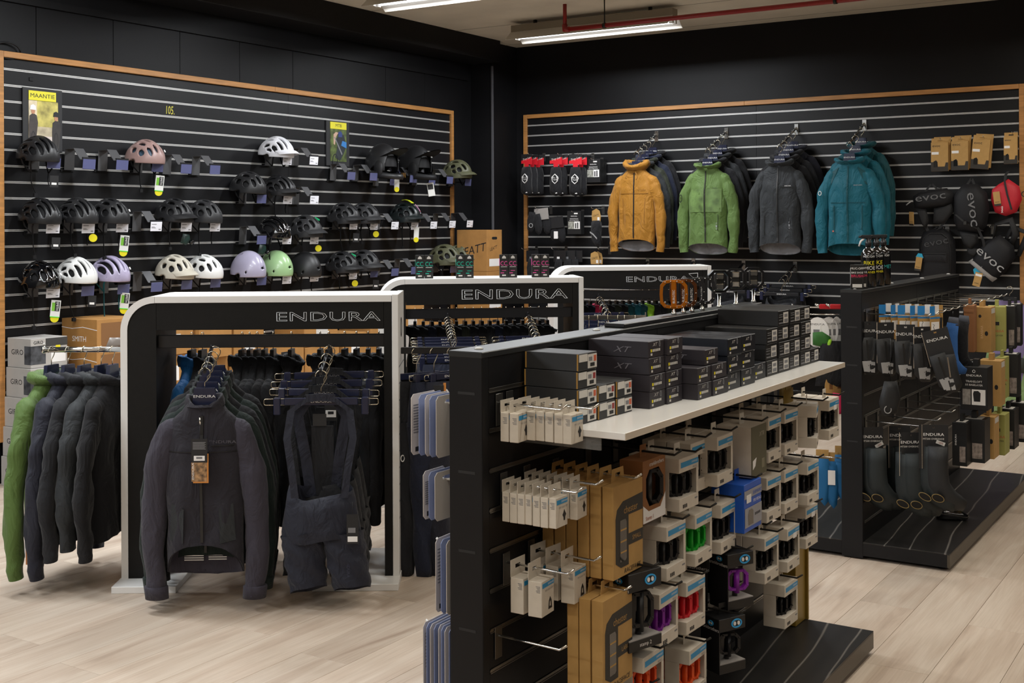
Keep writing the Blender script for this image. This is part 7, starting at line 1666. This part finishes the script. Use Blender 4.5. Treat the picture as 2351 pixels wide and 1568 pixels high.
for key, specs in (('b', ((.395, 8, 1022), (.86, 7, 1210))), ('c', ((.33, 5, 1378),))):
    an = RK[key][1]; fw = Vector((math.sin(an), -math.cos(an), 0))
    for q, (x, n, px) in enumerate(specs):
        q0 = RP(key, x, .03, FH - .2); waterfall('black sloping arm of trousers on the ' + ('rack with small cartons, ' if key == 'b' else 'emblem rack, ') + ('corner side', 'square side')[q], q0, fw, .42, .10, hooks=8)
        for k, p in enumerate(arm_spots(q0, fw, .42, .10, n, .2, 1.)[::-1]):
            clip_hanger('clip hanger with navy bar on the ' + ('rack with small cartons' if key == 'b' else 'emblem rack'), p, an + random.uniform(-.08, .08), group='clip hangers of rack ' + key, w=.19)
            trousers('trousers', 'dark trousers on clip hanger, file on the ' + ('corner side' if q == 0 else 'square side') + (' of the carton-topped rack' if key == 'b' else ' of the emblem rack'), p, an + random.uniform(-.08, .08), (F_NAVY, F_BLK2, F_INK)[k % 3], 'trousers file %s%d' % (key, q))
    row = [(x, c_) for x, c_ in zip([.22 + .05 * i for i in range(17)], [F_BLK, F_BLK2, F_NAVY, F_BLK, F_BLK2, F_BLK, F_DOLV, F_BLK] * 3)]
    if key == 'c': row = [(x, {3: PKC, 8: F_TEALD, 9: F_TEAL, 10: F_TEALD, 11: MATS['cloth_lime']}.get(i, c_)) for i, (x, c_) in enumerate(row)]
    for i, (x, c_) in enumerate(row):
        p = RP(key, x, .32, FH - .215 - HOOKZ + .026)
        garment('hanging_jacket', ('dark garment edge-on in the row behind the ' + ('carton-topped rack' if key == 'b' else 'emblem rack')) if c_ in (F_BLK, F_BLK2, F_NAVY, F_DOLV) else '%s garment edge-on in the row behind the emblem rack' % {PKC: 'pink', F_TEALD: 'dark teal', F_TEAL: 'teal'}.get(c_, 'lime'), p, an + PI / 2 + random.uniform(-.08, .08), 'thin', c_, group='edge-on row of rack ' + key, hang='black hanger in the edge-on row of the ' + ('carton-topped rack' if key == 'b' else 'emblem rack'), text=False, hm=SATIN, zipm=None)
# black side arm of the front rack with dark trousers
ang = RK['a'][1]; s0 = RP('a', 1.226, .16, 1.02)
t = thing('side_rail', 'black flat rail sticking out beside the front rack with dark trousers', 'rail', s0, ang); obj('bar', MB().box(0, .33, -.008, .008, -.022, .008, bev=.002), SATIN, t)
for k, (x, lab, mm) in enumerate(((.07, 'black trousers with pale round emblem beside the front rack', F_BLK2), (.15, 'navy trousers with zip and card tags beside the front rack', F_NAVY), (.23, 'navy trousers half hidden behind the slotted gondola', F_INK))):
    p = RP('a', 1.226 + x, .16, 1.02 - HOOKZ + .006); rz = ang + (.5, .75, .6)[k]
    clip_hanger('clip hanger of the ' + lab[:22], p, rz, w=.12); t = trousers('trousers', lab, p, rz, mm, 'trousers beside the front rack', .70); t.scale = (.8, 1, 1)
    if k == 1:
        c = p + RT * .03 - FW * .11 + Vector((0, 0, -.05)); g = thing('swing_tag', 'black and blue card tags with orange round on the navy trousers', 'tag', c, ang)
        obj('card', MB().box(-.025, .02, -.001, .001, -.105, 0), INK, g); obj('blue_foot', MB().box(-.026, .021, -.0012, .0014, -.125, -.1), BLUE, g); obj('label', MB().box(-.02, .012, -.002, -.001, -.09, -.06), PAPER, g); obj('backing', MB().box(.018, .03, .0015, .003, -.12, .01), MATS['orange_card'], g); obj('roundel', MB().prism([(.025 + .02 * math.cos(q * PI / 6), -.045 + .03 * math.sin(q * PI / 6)) for q in range(12)], .004, .005), PAPER, g)
    if k == 0:
        e = [(.012 * math.cos(q), .016 * math.sin(q)) for q in [2 * PI * i / 16 for i in range(16)]]; obj('emblem', MB().ring(e, [(a * .75, b * .75) for a, b in e], -.002, .002), PAPER, t, (-.12, -.052, -.38))
# chrome rail with colourful tops between rack c and the slotted gondola
h0 = RP('c', 1.17, .2, 1.04); a = RK['c'][1]
dR = RP('b', 1.19, .17, 0).dot(FW); r1 = AT(1482, 726, d=dR); zz = r1.z; r0 = RP('b', 1.189, .17, zz)
t = thing('side_rail', 'chrome flat rail with colourful tops between the racks', 'rail', r0, math.atan2((r1 - r0).y, (r1 - r0).x)); Lr = Vector(((r1 - r0).x, (r1 - r0).y)).length
obj('bar', MB().box(0, Lr, -.006, .006, -.022, .006, bev=.002), CHROME, t); obj('end_stop', MB().box(Lr - .003, Lr + .003, -.01, .01, -.026, .024, bev=.001), CHROME, t)
for k, (px, mm, lab) in enumerate(((1358, mat('cloth_coral', 'd8432f', .7), 'coral red top on the chrome rail between the racks'), (1378, mat('cloth_cyan', '1fa0b8', .7), 'cyan top next to the coral one'), (1400, F_NAVY, 'navy top on the chrome rail between the racks'), (1422, F_INK, 'ink blue top on the chrome rail'), (1436, MATS['cloth_cyan'], 'cyan top near the rail end'), (1460, F_BLK, 'black top at the rail end'))):
    p = r0.lerp(r1, (px - 1335) / (1482 - 1335)); p.z = zz + .006 - HOOKZ
    garment('sports_top', lab, p, TH + PI / 2 - .2 + random.uniform(-.2, .2), 'thin', mm, group='tops on the chrome rail', hang='navy hanger of the ' + lab[:28], text=False, zipm=None)
# tyre lying on top of the slatwall frame
c = AT(18, 112, x=XL + .01)
t = thing('cable_coil', 'black cable loop on the wooden frame end', 'cable', (XL + .004, c.y, c.z), PI / 2); obj('loop', MB().tube([(.09 * math.cos(q), -.004, -.01 + .05 * math.sin(q)) for q in [2 * PI * i / 24 for i in range(25)]], .006, 8), MATTE, t)
